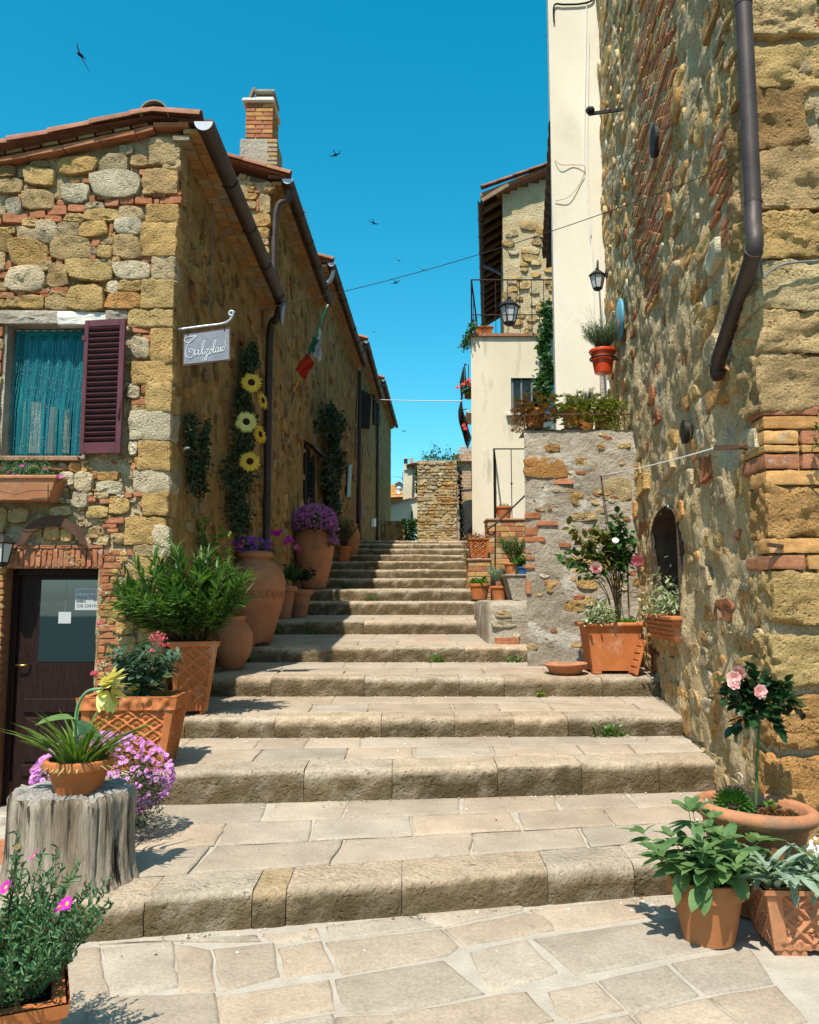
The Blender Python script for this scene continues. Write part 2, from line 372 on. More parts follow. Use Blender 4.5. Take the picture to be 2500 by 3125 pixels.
# ================================================================ ground, paving, steps
XL = -2.25                                   # alley face of the left houses
RWp, RWd = Vector((2.255, 5.125, 0)), Vector((.105, 1, 0)).normalized()      # alley face of the right house
def rwx(y): return 2.255 + .105 * (y - 5.125)
tv, tf = [], []
nT = 40
for j in range(nT + 1):
    for i in range(nT + 1):
        x = math.sinh((i / nT - .5) * 9) * 70; y = math.sinh((j / nT - .5) * 9) * 70
        d = math.hypot(x, y)
        h = -14 - 44 * min(1, d / 500) + (14 * fbm(x * .002, y * .002) if d > 200 else 0)
        tv.append((x, y, h))
for j in range(nT):
    for i in range(nT):
        a = j * (nT + 1) + i; tf.append((a, a + 1, a + nT + 2, a + nT + 1))
M['terrain'] = mat('far_fields', (.02, .032, .02), (.04, .05, .025), ns=.01, rough=1, bump=0, fine=0)
struct('terrain', (tv, tf), M['terrain'], smooth=True)
# hill under the village
struct('hill', ([(-9, -4, -.02), (9, -4, -.02), (9, 60, -.3), (-9, 60, -.3), (-40, -30, -16), (40, -30, -16), (40, 90, -16), (-40, 90, -16)],
       [(0, 1, 5, 4), (1, 2, 6, 5), (2, 3, 7, 6), (3, 0, 4, 7)]), M['terrain'])
ground = struct('paving', ([(-1.9, -4, 0), (9, -4, 0), (9, 6.2, 0), (-1.9, 6.2, 0)], [(0, 1, 2, 3)]), M['joint'])
PAVC = (.4, .325, .245)
def pavc(rng, k=1.0):
    q = k * (1 + rng.uniform(-.1, .1)); h = rng.uniform(-.04, .05)
    return (PAVC[0] * q * (1 + h), PAVC[1] * q, PAVC[2] * q * (1 - h))
def slab(name, pts, z, parent, rng, th=.009, col=None, tilt=None, m=None):
    """flat paving stone: outline subdivided, worn edges"""
    P = []
    n = len(pts)
    for i in range(n):
        a = Vector(pts[i]); b = Vector(pts[(i + 1) % n]); k = max(2, int((b - a).length / .09))
        for q in range(k):
            t = q / k; p = a.lerp(b, t)
            if q: p += Vector((rng.uniform(-.008, .008), rng.uniform(-.008, .008)))
            P.append(p)
    c = sum(P, Vector((0, 0))) / len(P)
    v, f = [], []; n = len(P)
    zz = z if callable(z) else (lambda x, y: z)
    for (ins, h) in ((0, -.004), (.003, th * .5), (.02, th), (.08, th)):
        for p in P:
            d = (c - p); L = max(d.length, 1e-4); q = p + d * min(ins / L, .6)
            v.append((q.x, q.y, zz(q.x, q.y) + h + (rng.uniform(-.0015, .0015) if ins > .01 else 0)))
    for k in range(3):
        for j in range(n): f.append((k * n + j, k * n + (j + 1) % n, (k + 1) * n + (j + 1) % n, (k + 1) * n + j))
    v.append((c.x, c.y, zz(c.x, c.y) + th))
    for j in range(n): f.append((3 * n + j, 3 * n + (j + 1) % n, 4 * n))
    return obj(name, (v, f), m or M['paving'], parent, smooth=True, color=col or pavc(rng))
Z4 = lambda x, y: (200 + 1.1594 * x, 2400 + 1.16 * y)
rp = random.Random(3)
GS = [[(692, 414), (985, 380), (1030, 424), (1000, 448), (735, 495)], [(1003, 378), (1205, 335), (1262, 345), (1284, 380), (1052, 420)], [(1228, 328), (1490, 300), (1540, 342), (1312, 380)],
      [(1068, 440), (1212, 408), (1292, 490), (1122, 545)], [(1242, 404), (1560, 356), (1650, 345), (1725, 425), (1352, 496)], [(1575, 350), (1505, 300), (1720, 280), (1800, 330), (1680, 342)],
      [(715, 512), (990, 464), (1096, 548), (870, 596), (735, 600)], [(1272, 545), (1395, 520), (1468, 590), (1330, 622), (1292, 600)], [(1408, 515), (1580, 475), (1664, 552), (1490, 600)],
      [(1600, 470), (1800, 434), (1860, 520), (1690, 548)], [(392, 432), (546, 416), (562, 500), (412, 540)], [(562, 430), (672, 410), (705, 488), (578, 505)],
      [(402, 558), (690, 514), (704, 590), (424, 640)], [(100, 432), (280, 412), (292, 528), (130, 552)], [(288, 420), (380, 436), (394, 538), (302, 542)], [(80, 562), (388, 548), (405, 650), (50, 665)],
      [(720, 612), (862, 606), (1106, 560), (1205, 546), (1275, 618), (900, 690), (740, 690)], [(1300, 640), (1480, 606), (1560, 690), (1330, 740)], [(1500, 606), (1690, 562), (1800, 650), (1580, 690)],
      [(420, 655), (700, 604), (718, 690), (440, 740)], [(30, 680), (400, 660), (420, 760), (0, 790)], [(900, 700), (1290, 640), (1320, 740), (930, 800)], [(-100, 440), (88, 428), (112, 552), (-120, 575)],
      [(690, 372), (900, 345), (985, 372), (700, 405)], [(930, 340), (1200, 312), (1200, 328), (1000, 370)], [(520, 395), (660, 376), (670, 400), (550, 412)], [(100, 418), (500, 396), (510, 410), (300, 410)],
      [(440, 760), (720, 700), (740, 800), (450, 850)], [(1330, 750), (1560, 700), (1640, 780), (1360, 830)], [(1700, 560), (1870, 530), (1950, 620), (1815, 645)], [(-150, 590), (60, 570), (30, 670), (-180, 690)]]
for s in GS:
    cg = sum((atH(*Z4(*p), 0).xy for p in s), Vector((0, 0))) / len(s)
    slab('paving_slab', [cg + (atH(*Z4(*p), 0).xy - cg) * 1.045 for p in s], .001, ground, rp, col=pavc(rp, 1.05))
# brick path by the door of the left house, lower than the steps
path = struct('brick_path', ([(-6, 3.0, -.1), (-1.9, 3.0, -.1), (-1.9, 5.2, -.16), (-2.4, 7.7, -.27), (-6, 7.7, -.27)], [(0, 1, 2, 3, 4)]), M['joint'])
for j in range(16):
    for i in range(5):
        y0 = 5.0 + j * .145; x0 = -3.35 + i * .275 + (.13 if j % 2 else 0)
        z = -.155 - (y0 - 5) * .042
        if -2.55 < x0 + .26 and 5.2 < y0: continue
        obj('brick', bbox(x0, x0 + .262, y0, y0 + .132, z - .03, z + .016 + rp.uniform(-.002, .002), .007), M['brick'], path, color=tint('b', rp))
# steps: name, y at x=0, skew, base height, nose height, left, right
STEPS = [(4.66, .211, 0, .186, -2.25, 2.24), (6.31, .109, .234, .459, -2.6, 2.4), (7.48, .03, .495, .666, XL - .25, None), (8.78, 0, .705, .902, XL, None),
         (10.31, 0, .948, 1.133, XL, 1.56), (12.56, 0, 1.201, 1.403, XL, 1.2), (14.47, 0, 1.46, 1.689, XL, 1.15), (15.05, 0, 1.706, 1.915, XL, 1.15), (16.28, 0, 1.951, 2.145, XL, 1.18),
         (17.38, 0, 2.183, 2.369, XL, 1.22), (18.88, 0, 2.42, 2.616, XL, 1.32), (20.38, 0, 2.66, 2.851, XL, 1.42), (22.18, 0, 2.9, 3.122, XL, 1.62), (23.88, 0, 3.16, 3.374, XL, 1.64), (25.38, 0, 3.42, 3.571, XL, 3.2)]
XA = [-2.25] + [atH(p, 2700, .19).x for p in (235, 478, 780, 878, 1226, 1695, 1991)] + [2.24]
stepsobj = []
def tread_h(k, x, y):
    y0, sk, hb, hn, a, b = STEPS[k]
    if k + 1 < len(STEPS):
        y1, s1, hb1 = STEPS[k + 1][:3]; ya = y0 + sk * x; yb = y1 + s1 * x
        return hn + (hb1 - hn) * max(0, min(1.2, (y - ya) / (yb - ya)))
    return hn + .012 * (y - y0)
rs = random.Random(11)
for k, (y0, sk, hb, hn, xa, xb) in enumerate(STEPS):
    if xb is None: xb = rwx(y0) + .02
    y1 = STEPS[k + 1][0] + .06 if k + 1 < len(STEPS) else 60.0
    s1 = STEPS[k + 1][1] if k + 1 < len(STEPS) else 0
    xbb = xb + (.25 if k < 4 else 0); xaa = xa
    back = lambda x: y1 + s1 * x
    # core: mortar body, a little behind and below the stones laid on it
    def core(x, y, top): return (x, y, top)
    v = []; f = []; nx = 12
    for i in range(nx + 1):
        x = xaa + (xbb - xaa) * i / nx; yf = y0 + sk * x + .028; yb = back(x)
        v += [(x, yf, hb - .2), (x, yf, hn - .05), (x, yf + .06, hn - .02), (x, yb, tread_h(k, x, yb - .06) - .004)]
    for i in range(nx):
        for q in range(3): f.append((i * 4 + q, (i + 1) * 4 + q, (i + 1) * 4 + q + 1, i * 4 + q + 1))
    f.append((0, 1, 2, 3)); f.append(tuple(nx * 4 + q for q in (3, 2, 1, 0)))
    so_ = struct('stone_step', (v, f), M['joint'] if k < 1 else M['joint_dull'])
    stepsobj.append(so_)
    # nosing stones
    if k == 0: xs = XA
    else:
        xs = [xa]
        while xs[-1] < xb - .45: xs.append(xs[-1] + rs.uniform(.42, 1.05))
        xs[-1] = xb
    dep = .34 if k < 5 else .4
    for i in range(len(xs) - 1):
        a, b = xs[i] + .0025, xs[i + 1] - .0025
        nseg = max(4, int((b - a) / .05)); v = []; f = []; vc = []; c = pavc(rs, 1.3)
        if k == 0 and i == 3: c = (.47, .345, .21)
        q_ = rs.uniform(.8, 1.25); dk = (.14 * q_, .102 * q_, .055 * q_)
        sd = rs.uniform(0, 99); dz = rs.uniform(-.006, .006); dy = rs.uniform(-.008, .006); r = .04 + rs.uniform(-.012, .025)
        prof = [(0, hb - .06 - hn), (.004, (hb - hn) * .8), (-.004, (hb - hn) * .55), (.002, -r * 1.2), (r * .3, -r * .36), (r, 0), (r * 2.2, .0), (dep, 0)]
        for s in range(nseg + 1):
            x = a + (b - a) * s / nseg; e = min(s, nseg - s) / nseg
            for q, (py, pz) in enumerate(prof):
                y = y0 + sk * x + py + dy; z = hn + pz + dz
                n1 = mn.noise(Vector((x * 6 + sd, pz * 9, py * 9))); n2 = mn.noise(Vector((x * 17, pz * 22 + sd, py * 5)))
                if q < 5: y += n1 * .011 + n2 * .009; z += n1 * .004
                else: z += n1 * .003
                if q in (3, 4, 5): z += mn.noise(Vector((x * 2.1 + sd, k, 0))) * .014 - .03 * max(0, mn.noise(Vector((x * 8 + sd, k, 3))) - .35)
                if q == 7: z = tread_h(k, x, y) - .002
                if s in (0, nseg): y += .005 if q < 5 else 0; z -= .002
                v.append((x, y, z))
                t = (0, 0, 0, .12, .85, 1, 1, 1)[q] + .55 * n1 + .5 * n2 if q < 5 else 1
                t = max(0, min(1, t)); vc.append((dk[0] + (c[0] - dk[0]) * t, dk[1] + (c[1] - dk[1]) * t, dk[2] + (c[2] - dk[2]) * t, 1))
        m = len(prof)
        for s in range(nseg):
            for q in range(m - 1): f.append((s * m + q, (s + 1) * m + q, (s + 1) * m + q + 1, s * m + q + 1))
        f.append(tuple(range(m))); f.append(tuple(nseg * m + q for q in range(m - 1, -1, -1)))
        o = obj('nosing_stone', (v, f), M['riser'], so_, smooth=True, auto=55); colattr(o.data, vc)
    # tread slabs behind the nosing
    if k < 9:
        rows = [3, 2, 2, 2, 3, 2, 1, 1, 1][k]
        for rI in range(rows):
            x = xa + rs.uniform(-.1, .2); first = True
            while x < xb - .1:
                wd = rs.uniform(.4, .85); xe = min(x + wd, xb + (.1 if k < 4 else 0))
                if xb - xe < .2: xe = xb + (.1 if k < 4 else 0)
                def yy(x, t): a_ = y0 + sk * x + dep + .012; b_ = back(x) - .05; return a_ + (b_ - a_) * t
                g = (.004 if k else .006) + (.006 if x > .2 and k == 0 else 0) + rs.uniform(0, .004)
                t0, t1 = rI / rows, (rI + 1) / rows; j = lambda: rs.uniform(-.008, .008)
                sh = rs.uniform(-.05, .05) if k == 0 else rs.uniform(-.015, .015)
                pts = [(x + g, yy(x, t0) + g + j()), (xe - g, yy(xe, t0) + g + j()), (xe - g + sh, yy(xe, t1) - g + j()), (x + g + sh, yy(x, t1) - g + j())]
                slab('tread_slab', pts, lambda X, Y, k=k: tread_h(k, X, Y) - .006, so_, rs, th=.007, col=pavc(rs))
                x = xe
# ================================================================ left row of houses
LFY = 7.6
LF = Frame((0, LFY, 0), (1, 0, 0), (0, 0, 1), (0, -1, 0))
Z1 = lambda x, y: (x * .5217, 250 + y * .5217)
Z2 = lambda x, y: (x * .5217, 900 + y * .5217)
Z3 = lambda x, y: (x * .5217, 1600 + y * .5217)
rl = random.Random(5)
house = thing('stone_house', 'near stone cottage with shuttered window and glazed door at the left', 'house', (-3.5, LFY, -.2))
cornerX = XL
wu0, wv1 = LF.px(24, 990); wu1, wv0 = LF.px(252, 1392)
du0, dv1 = LF.px(14, 1733); du1 = LF.px(300, 1900)[0]; dv0 = -.22
apexU, apexV = LF.px(462, 395)
lV = LF.px(0, 475)[1]; rV = LF.px(556, 405)[1]
def gab(u): return apexV + (lV - apexV) * (apexU - u) / (apexU - LF.px(0, 475)[0]) if u < apexU else apexV + (rV - apexV) * (u - apexU) / (cornerX - apexU)
def hole1(u, v):
    if wu0 < u < wu1 and wv0 < v < wv1: return True
    if du0 < u < du1 and v < dv1: return True
    return v > gab(u) + .02
obj('front_wall', grid(LF, -5.6, cornerX, -.3, 6.3, .035, .035, lambda u, v: (-.012 if v > 2.2 else .004) + .02 * fbm(u * 5, v * 5, 3) + .014 * mn.noise(Vector((u * 23, v * 23, 1))), hole1), M['mortar'], house, smooth=True)
def addst(z, parent, fr, x0, y0, x1, y1, k, rng, d=None, smooth_=False, name='stone', n=14):
    a = fr.px(*z(x0, y1)); b = fr.px(*z(x1, y0)); u0, v0, u1, v1 = a[0], a[1], b[0], b[1]
    if u1 < u0: u0, u1 = u1, u0
    if k != 'b' and name != 'brick' and fr is LF: g_ = .009; u0 -= g_; v0 -= g_; u1 += g_; v1 += g_
    s = min(u1 - u0, v1 - v0)
    d = d or min(.06, .028 + s * .12) * rng.uniform(.8, 1.2)
    if fr is LF and u1 > XL - .13 and k != 'b' and u1 - u0 > .18:
        return obj('quoin', rblock(u0, XL + rng.uniform(.0, .02), LFY - d, LFY + .25, v0 - .006, v1 + .006, 11, 16, .022, 8, rng.uniform(0, 90)), M['stone'], parent, smooth=True, color=tint(k, rng), auto=32)
    if k == 'b':
        pts = outline(u0, v0, u1, v1, rng, .13, .035, 12); d = min(d, .035)
    else: pts = outline(u0, v0, u1, v1, rng, {'w': .5}.get(k, .36), .07, n)
    return obj(name if k != 'b' else 'brick', stone(fr, pts, d, rng, rough=.35 if (k == 'b' or name == 'brick') else 1.0, edge=.005 if (k == 'b' or name == 'brick') else .012), M['brick'] if k == 'b' else M['stone'], parent, smooth=True, color=tint(k, rng), auto=35)
S1 = '''345 455 570 545 y;155 515 325 615 y;0 570 135 660 t;0 500 95 565 d;590 440 760 530 g;875 345 1075 490 t;710 385 785 430 g;775 445 865 500 t;960 480 1072 515 t;820 520 865 555 b;185 470 290 500 t;120 525 150 560 g
540 530 825 685 w;840 530 1072 660 t;375 610 530 715 w;140 650 330 750 t;45 695 135 785 w;0 740 40 790 g;340 698 385 730 b;115 665 160 690 b;330 660 372 695 t;490 575 540 600 b;425 590 470 606 o;170 620 225 640 b
25 775 172 832 b;178 760 275 805 b;280 730 402 785 b;405 725 507 768 b;508 712 612 755 k;615 695 705 735 b;707 680 790 722 b;795 682 898 722 b;905 692 937 722 b;940 678 1070 720 b;890 658 980 680 b;985 652 1070 675 b;242 788 370 825 b;528 675 565 710 b;570 680 650 697 b
385 780 500 820 y;500 755 700 820 y;705 738 840 815 g;858 730 1068 832 y;138 812 240 852 y;-60 800 20 840 b;0 860 95 892 y;395 815 480 835 y
115 855 230 950 g;225 825 350 945 w;345 830 470 910 g;473 825 635 912 y;680 812 838 895 w;832 840 1066 1022 y;645 835 672 890 b;840 820 900 838 b;640 890 680 915 o
-40 905 90 1000 d;65 935 290 1090 y;305 915 540 1045 t;540 920 595 970 b;665 905 830 1040 t;595 905 670 960 t;580 965 665 1035 y;545 975 575 1015 k
-60 1000 45 1115 t;38 1060 80 1105 b;50 1085 272 1235 w;283 1075 405 1200 t;405 1048 667 1165 y;638 1035 706 1080 t;672 1062 880 1160 w;818 1022 900 1062 b;893 1032 1062 1160 g;335 1045 375 1070 b;530 1020 568 1055 b;240 1055 310 1110 t;275 1030 310 1055 b;880 1070 900 1130 b
-20 1118 65 1155 b;-40 1185 50 1230 t;190 1215 290 1242 b;300 1205 410 1235 b;300 1238 410 1265 t;408 1200 618 1345 y;638 1172 700 1240 w;700 1170 840 1228 y;-10 1235 95 1270 b;110 1230 160 1265 b;50 1268 125 1320 t;125 1258 262 1330 y;240 1245 296 1268 b;275 1270 406 1335 t;630 1240 828 1335 o;832 1172 1060 1325 y;-50 1278 45 1320 y;670 1228 710 1250 b'''
S2 = '''757 98 1056 190 y;780 195 890 228 b;885 210 1050 400 y;778 258 880 370 w;838 240 887 282 b;780 405 1045 522 y;752 530 822 608 w;830 528 866 582 b;862 525 1042 680 y;775 612 857 650 b;780 655 855 685 t;765 688 1036 848 w;760 865 808 938 w;775 842 880 868 g;815 862 1030 1020 y;790 955 845 1010 o;785 1035 1022 1150 w;770 1000 800 1030 b;790 1155 850 1180 b;842 1160 1015 1285 y;826 1195 846 1248 b;885 170 960 205 s
445 1040 550 1150 w;345 1040 440 1120 w;430 1155 520 1240 w;570 1095 720 1160 w;575 1040 700 1085 o;650 1195 760 1280 y;515 1180 570 1215 b;590 1195 655 1225 b;620 1300 735 1340 b;600 1342 690 1365 b;735 1310 1010 1455 y;515 1240 640 1300 y;530 1365 590 1420 t;630 1368 700 1392 b;780 1465 900 1530 t;748 1490 784 1525 b;905 1462 1005 1540 w;555 1420 640 1460 s;660 1400 730 1450 s;735 1160 780 1190 b;690 1160 730 1190 w;250 1000 410 1028 b;415 985 470 1030 o;560 1160 640 1190 s;300 1240 420 1290 s;190 1330 250 1400 y;270 1340 360 1430 y;370 1370 430 1440 y;60 1250 170 1330 s;-40 1250 50 1380 y;-60 985 60 1030 b;70 990 240 1025 t
-40 188 30 250 b;-40 258 26 320 t;-40 330 22 390 b;-40 400 18 470 b;-40 480 14 560 s;-40 570 10 640 b;-40 650 6 740 t;-40 750 4 830 b;-40 840 2 920 t'''
S3 = '''700 380 790 470 y;665 490 740 560 y;690 570 790 640 y;700 660 800 760 t;740 250 800 360 t;690 850 790 960 y;680 780 760 840 s;900 10 1000 130 w;640 900 700 990 t;640 1000 780 1100 y;800 200 980 330 y;810 340 990 470 t;820 490 985 620 y;815 640 980 800 s;820 820 985 960 y'''
for zz, S in ((Z1, S1), (Z2, S2), (Z3, S3)):
    for t in S.replace('\n', ';').split(';'):
        q = t.split(); addst(zz, house, LF, *[float(a) for a in q[:4]], q[4], rl)
# small chinking fragments between the stones
v_, f_, cols = [], [], []
ch = MB(); nchk = []
for i in range(900):
    u = rl.uniform(-4.2, cornerX - .03); v = rl.uniform(.3, 5.6)
    if hole1(u, v + .06) or hole1(u + .05, v) or hole1(u - .05, v) or v > gab(u) - .15: continue
    s = rl.uniform(.012, .04); k = rl.choice('bbogwyt')
    st = stone(LF, outline(u - s, v - s * .6, u + s, v + s * .6, rl, .5, .15, 7), .024, rl)
    ch.add(st); nchk += [(*tint(k, rl), 1)] * len(st[0])
o = obj('chinking', ch.vf, M['stone_mass'], house, smooth=True, kind='stuff'); colattr(o.data, nchk)
# brick dressing of the door
for i in range(17):
    x0 = 50 + i * 33; addst(Z3, house, LF, x0, 148, x0 + 31, 250, 'b', rl, .022)
for i in range(6): addst(Z3, house, LF, 55 + i * 93, 123, 144 + i * 93, 143, 'b', rl, .03)
y = 150
while y < 1250:
    h = rl.uniform(36, 44); x0 = 604 - (y - 150) * .052; wd = [rl.uniform(120, 165), rl.uniform(85, 110)][int((y // 40) % 2)]
    if y < 250: x0 += 8
    if rl.random() < .35:
        m_ = x0 + wd * rl.uniform(.4, .6); addst(Z3, house, LF, x0, y, m_ - 3, y + h - 5, 'b', rl, .02); addst(Z3, house, LF, m_ + 3, y, x0 + wd, y + h - 5, 'o', rl, .02, name='brick')
    else: addst(Z3, house, LF, x0, y, x0 + wd, y + h - 5, rl.choice('bbo'), rl, .02, name='brick')
    y += h
y = 255
while y < 1500:
    h = 41; x1 = 34 - (y - 255) * .05
    addst(Z3, house, LF, -60, y, x1, y + h - 5, rl.choice('bbo'), rl, .02, name='brick'); y += h
# reveals of window and door
def reveal(name, u0, u1, v0, v1, dep, m, t=.03):
    mb = MB()
    for (a, b, c, d) in ((u0 - t, u0 + .004, v0, v1), (u1 - .004, u1 + t, v0, v1), (u0 - t, u1 + t, v1 - .004, v1 + t), (u0 - t, u1 + t, v0 - t, v0)):
        mb.add(box(a, b, LFY - .006, LFY + dep, c, d))
    return obj(name, mb.vf, m, house)
reveal('window_reveal', wu0, wu1, wv0, wv1, .3, M['grey_render'])
reveal('door_reveal', du0, du1, dv0 - .1, dv1, .3, M['brick']).color = (.3, .13, .06, 1)
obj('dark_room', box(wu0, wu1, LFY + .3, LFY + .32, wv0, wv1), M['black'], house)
a = LF.px(*Z2(-30, 170)); b = LF.px(*Z2(380, 95))
def plast(z, x0, y0, x1, y1, m, nm, d=.04, rng=rl):
    a = LF.px(*z(x0, y1)); b = LF.px(*z(x1, y0))
    return obj(nm, stone(LF, outline(a[0], a[1], b[0], b[1], rng, .12, .03, 20), d, rng, dome=.05, inset=.06), m, house, smooth=True, auto=50)
plast(Z2, -60, 98, 385, 180, M['grey_render'], 'lintel', .05)
plast(Z2, 345, 104, 640, 186, M['white_pl'], 'lintel_patch', .046)
plast(Z2, 622, 96, 758, 158, M['grey_render'], 'lintel_patch', .04)
# sill
a = LF.px(*Z2(-80, 968)); b = LF.px(*Z2(472, 948))
sill = obj('window_sill', bbox(a[0], b[0], LFY - .07, LFY + .25, a[1] - .015, b[1], .008), M['brick'], house); sill.color = (.36, .2, .12, 1)
# window frame and curtain of teal strings with silver beads
fr_ = MB()
for (x0, x1, z0, z1) in ((wu0, wu0 + .05, wv0, wv1), (wu1 - .05, wu1, wv0, wv1), (wu0, wu1, wv1 - .05, wv1), (wu0, wu1, wv0, wv0 + .06)):
    fr_.add(bbox(x0, x1, LFY + .19, LFY + .23, z0, z1, .006))
wf = obj('window_frame', fr_.vf, M['darkwood'], house)
obj('pane', box(wu0 + .05, wu1 - .05, LFY + .205, LFY + .21, wv0 + .06, wv1 - .05), M['glass'], wf)
for (x, wd, hh, c) in ((.2, .2, .5, M['grey_render']), (.4, .07, .45, flat('orange_wood', (.3, .12, .04))), (.52, .1, .42, M['grey_render'])):
    hexv = [(wu0 + x - wd / 2, LFY + .16, wv0 + .06), (wu0 + x + wd / 2, LFY + .165, wv0 + .06), (wu0 + x + wd / 2, LFY + .18, wv0 + .06), (wu0 + x - wd / 2, LFY + .18, wv0 + .06)]
    obj('inner_curtain', hexa(hexv + [(p[0] * .8 + (wu0 + x) * .2, p[1], p[2] + hh) for p in hexv]), c, wf)
M['teal'] = leafmat('teal_string_curtain', (.0, .17, .2), (.0, .25, .28), trans=.3, rough=.6, back=(1, 1, 1), ns=3)
cu = MB(); bd = MB()
top = wv1 - .035
for i in range(210):
    u = wu0 + .035 + (wu1 - wu0 - .06) * i / 210 + rl.uniform(-.003, .003)
    yy = LFY + .125 + .012 * math.sin(u * 60) + rl.uniform(-.004, .004); sp = (u - (wu0 + wu1) / 2)
    lo = wv0 + rl.uniform(-.005, .05); lean = -.02 - .03 * rl.random() + (.02 * math.sin(u * 37))
    pts = [(u, yy, top), (u + lean * .3, yy + .003, top - .4), (u + lean, yy - .004, (top + lo) / 2 - .15), (u + lean * 1.15, yy, lo)]
    wdt = .0014 if i % 3 else .0022
    a = [];
    for (x, y_, z) in pts: a += [(x - wdt, y_, z), (x + wdt, y_ + .001, z)]
    cu.add((a, [(0, 1, 3, 2), (2, 3, 5, 4), (4, 5, 7, 6)]))
    if i % 3 == 0:
        for q in range(6):
            t = rl.random(); z = top - .25 - t * (top - lo - .3); x = u + lean * (1 - (z - lo) / (top - lo))
            s = .003; bd.add(([(x - s, yy - .006, z), (x, yy - .006, z - s), (x + s, yy - .006, z), (x, yy - .006, z + s), (x, yy - .01, z)], [(0, 1, 4), (1, 2, 4), (2, 3, 4), (3, 0, 4)]))
cur = thing('string_curtain', 'teal string curtain with silver beads hanging in the cottage window', 'curtain', ((wu0 + wu1) / 2, LFY + .12, wv0))
obj('strings', cu.vf, M['teal'], cur, kind='stuff')
obj('beads', bd.vf, M['white'], cur, kind='stuff')
hm = [(wu0 + .03 + (wu1 - wu0 - .05) * i / 60, LFY + .118 + .008 * math.sin(i * .9), 0) for i in range(61)]
hv = []; 
for (x, y_, _) in hm: hv += [(x, y_, top - .02 - .02 * abs(math.sin(x * 22))), (x, y_, top + .012)]
obj('heading', (hv, [(2 * i, 2 * i + 2, 2 * i + 3, 2 * i + 1) for i in range(60)]), M['teal'], cur)
obj('rod', tube([(wu0 + .02, LFY + .125, top + .014), (wu1, LFY + .125, top + .014)], .005, 6), M['white'], cur)
# louvred shutter folded back against the wall
sh = thing('window_shutter', 'burgundy louvred shutter folded open beside the teal curtain', 'shutter', (wu1, LFY - .05, wv0))
su0, sv1 = LF.px(*Z2(520, 166)); su1 = LF.px(*Z2(766, 166))[0]; sv0 = LF.px(*Z2(520, 940))[1]
SF = Frame((su0, LFY - .05, 0), (math.cos(.14), -math.sin(.14), 0), (0, 0, 1), (-math.sin(.14), -math.cos(.14), 0))
sw = (su1 - su0) / math.cos(.14)
def fbox(fr, u0, u1, v0, v1, w0, w1, b=.004):
    v, f = bbox(u0, u1, v0, v1, w0, w1, b); v = [tuple(fr.p(*p)) for p in v]
    if fr.u.cross(fr.v).dot(fr.w) < 0: f = [q[::-1] for q in f]
    return v, f
st_ = .042
obj('stile', fbox(SF, 0, st_, sv0, sv1, 0, .035), M['shutter'], sh); obj('stile', fbox(SF, sw - st_ - .012, sw, sv0, sv1, 0, .035), M['shutter'], sh)
obj('top_rail', fbox(SF, st_, sw - st_ - .012, sv1 - .065, sv1, .001, .034), M['shutter'], sh); obj('bottom_rail', fbox(SF, st_, sw - st_ - .012, sv0, sv0 + .105, .001, .034), M['shutter'], sh)
ns_ = 21; a0, a1 = sv0 + .105, sv1 - .065
slv, slf = fbox(Frame((0, 0, 0), (1, 0, 0), (0, 0, 1), (0, -1, 0)), 0, 1, 0, 1, 0, 1)
for i in range(ns_):
    v = a0 + (a1 - a0) * (i + .5) / ns_
    p = [SF.p(st_, v - .004, .006), SF.p(sw - st_ - .012, v - .004, .006), SF.p(sw - st_ - .012, v + .016, .027), SF.p(st_, v + .016, .027)]
    q = [x + SF.v * .007 for x in p]
    obj('slat', ([tuple(x) for x in p + q], [(0, 1, 2, 3), (7, 6, 5, 4), (0, 4, 5, 1), (1, 5, 6, 2), (2, 6, 7, 3), (3, 7, 4, 0)]), M['shutter'], sh)
obj('back_gap', fbox(SF, st_, sw - st_ - .012, a0, a1, .0, .002), M['black'], sh)
lt = MB().add(tube([tuple(SF.p(sw - .02, sv0 + .42, .045)), tuple(SF.p(sw - .022, sv0 + .37, .06)), tuple(SF.p(sw - .028, sv0 + .32, .045))], .007, 6)).add(fbox(SF, sw - .03, sw - .012, sv0 + .4, sv0 + .5, .034, .042))
obj('latch', lt.vf, M['rust'], sh)
obj('hinge', fbox(SF, -.02, .02, sv1 - .2, sv1 - .15, .03, .042), M['shutter'], sh); obj('hinge', fbox(SF, st_, st_ + .02, sv0 - .01, sv0 + .03, .034, .05), M['shutter'], sh)
# ---- door
dr = LFY + .16
DF = Frame((0, dr, 0), (1, 0, 0), (0, 0, 1), (0, -1, 0))
door = obj('door', bbox(du0 + .005, du1 - .002, dr, dr + .05, dv0, dv1 - .01, .006), M['darkwood'], house)
def dbox(nm, x0, y0, x1, y1, w0, w1, m, b=.005):
    a = DF.px(*Z3(x0, y1)); c = DF.px(*Z3(x1, y0))
    return obj(nm, fbox(DF, a[0], c[0], a[1], c[1], w0, w1, b), m, door)
gl = dbox('pane', 222, 325, 640, 805, -.001, .004, M['glass'], .001)
dbox('rail', 140, 1018, 600, 1100, .0, .022, M['darkwood']); dbox('panel', 140, 1132, 330, 1390, 0, .012, M['darkwood'], .01); dbox('panel', 350, 1132, 560, 1390, 0, .012, M['darkwood'], .01)
dbox('rail', 130, 1405, 600, 1470, 0, .022, M['darkwood']); dbox('frame_post', 62, 255, 128, 1500, -.01, .05, M['darkwood']); dbox('frame_head', 125, 255, 640, 300, -.01, .05, M['darkwood'])
p = DF.p(*DF.px(*Z3(140, 822)))
obj('handle', tube([p + Vector((.06, -.01, 0)), p + Vector((.03, -.05, 0)), p + Vector((-.05, -.055, -.002))], .009, 8), M['brass'], door, smooth=True)
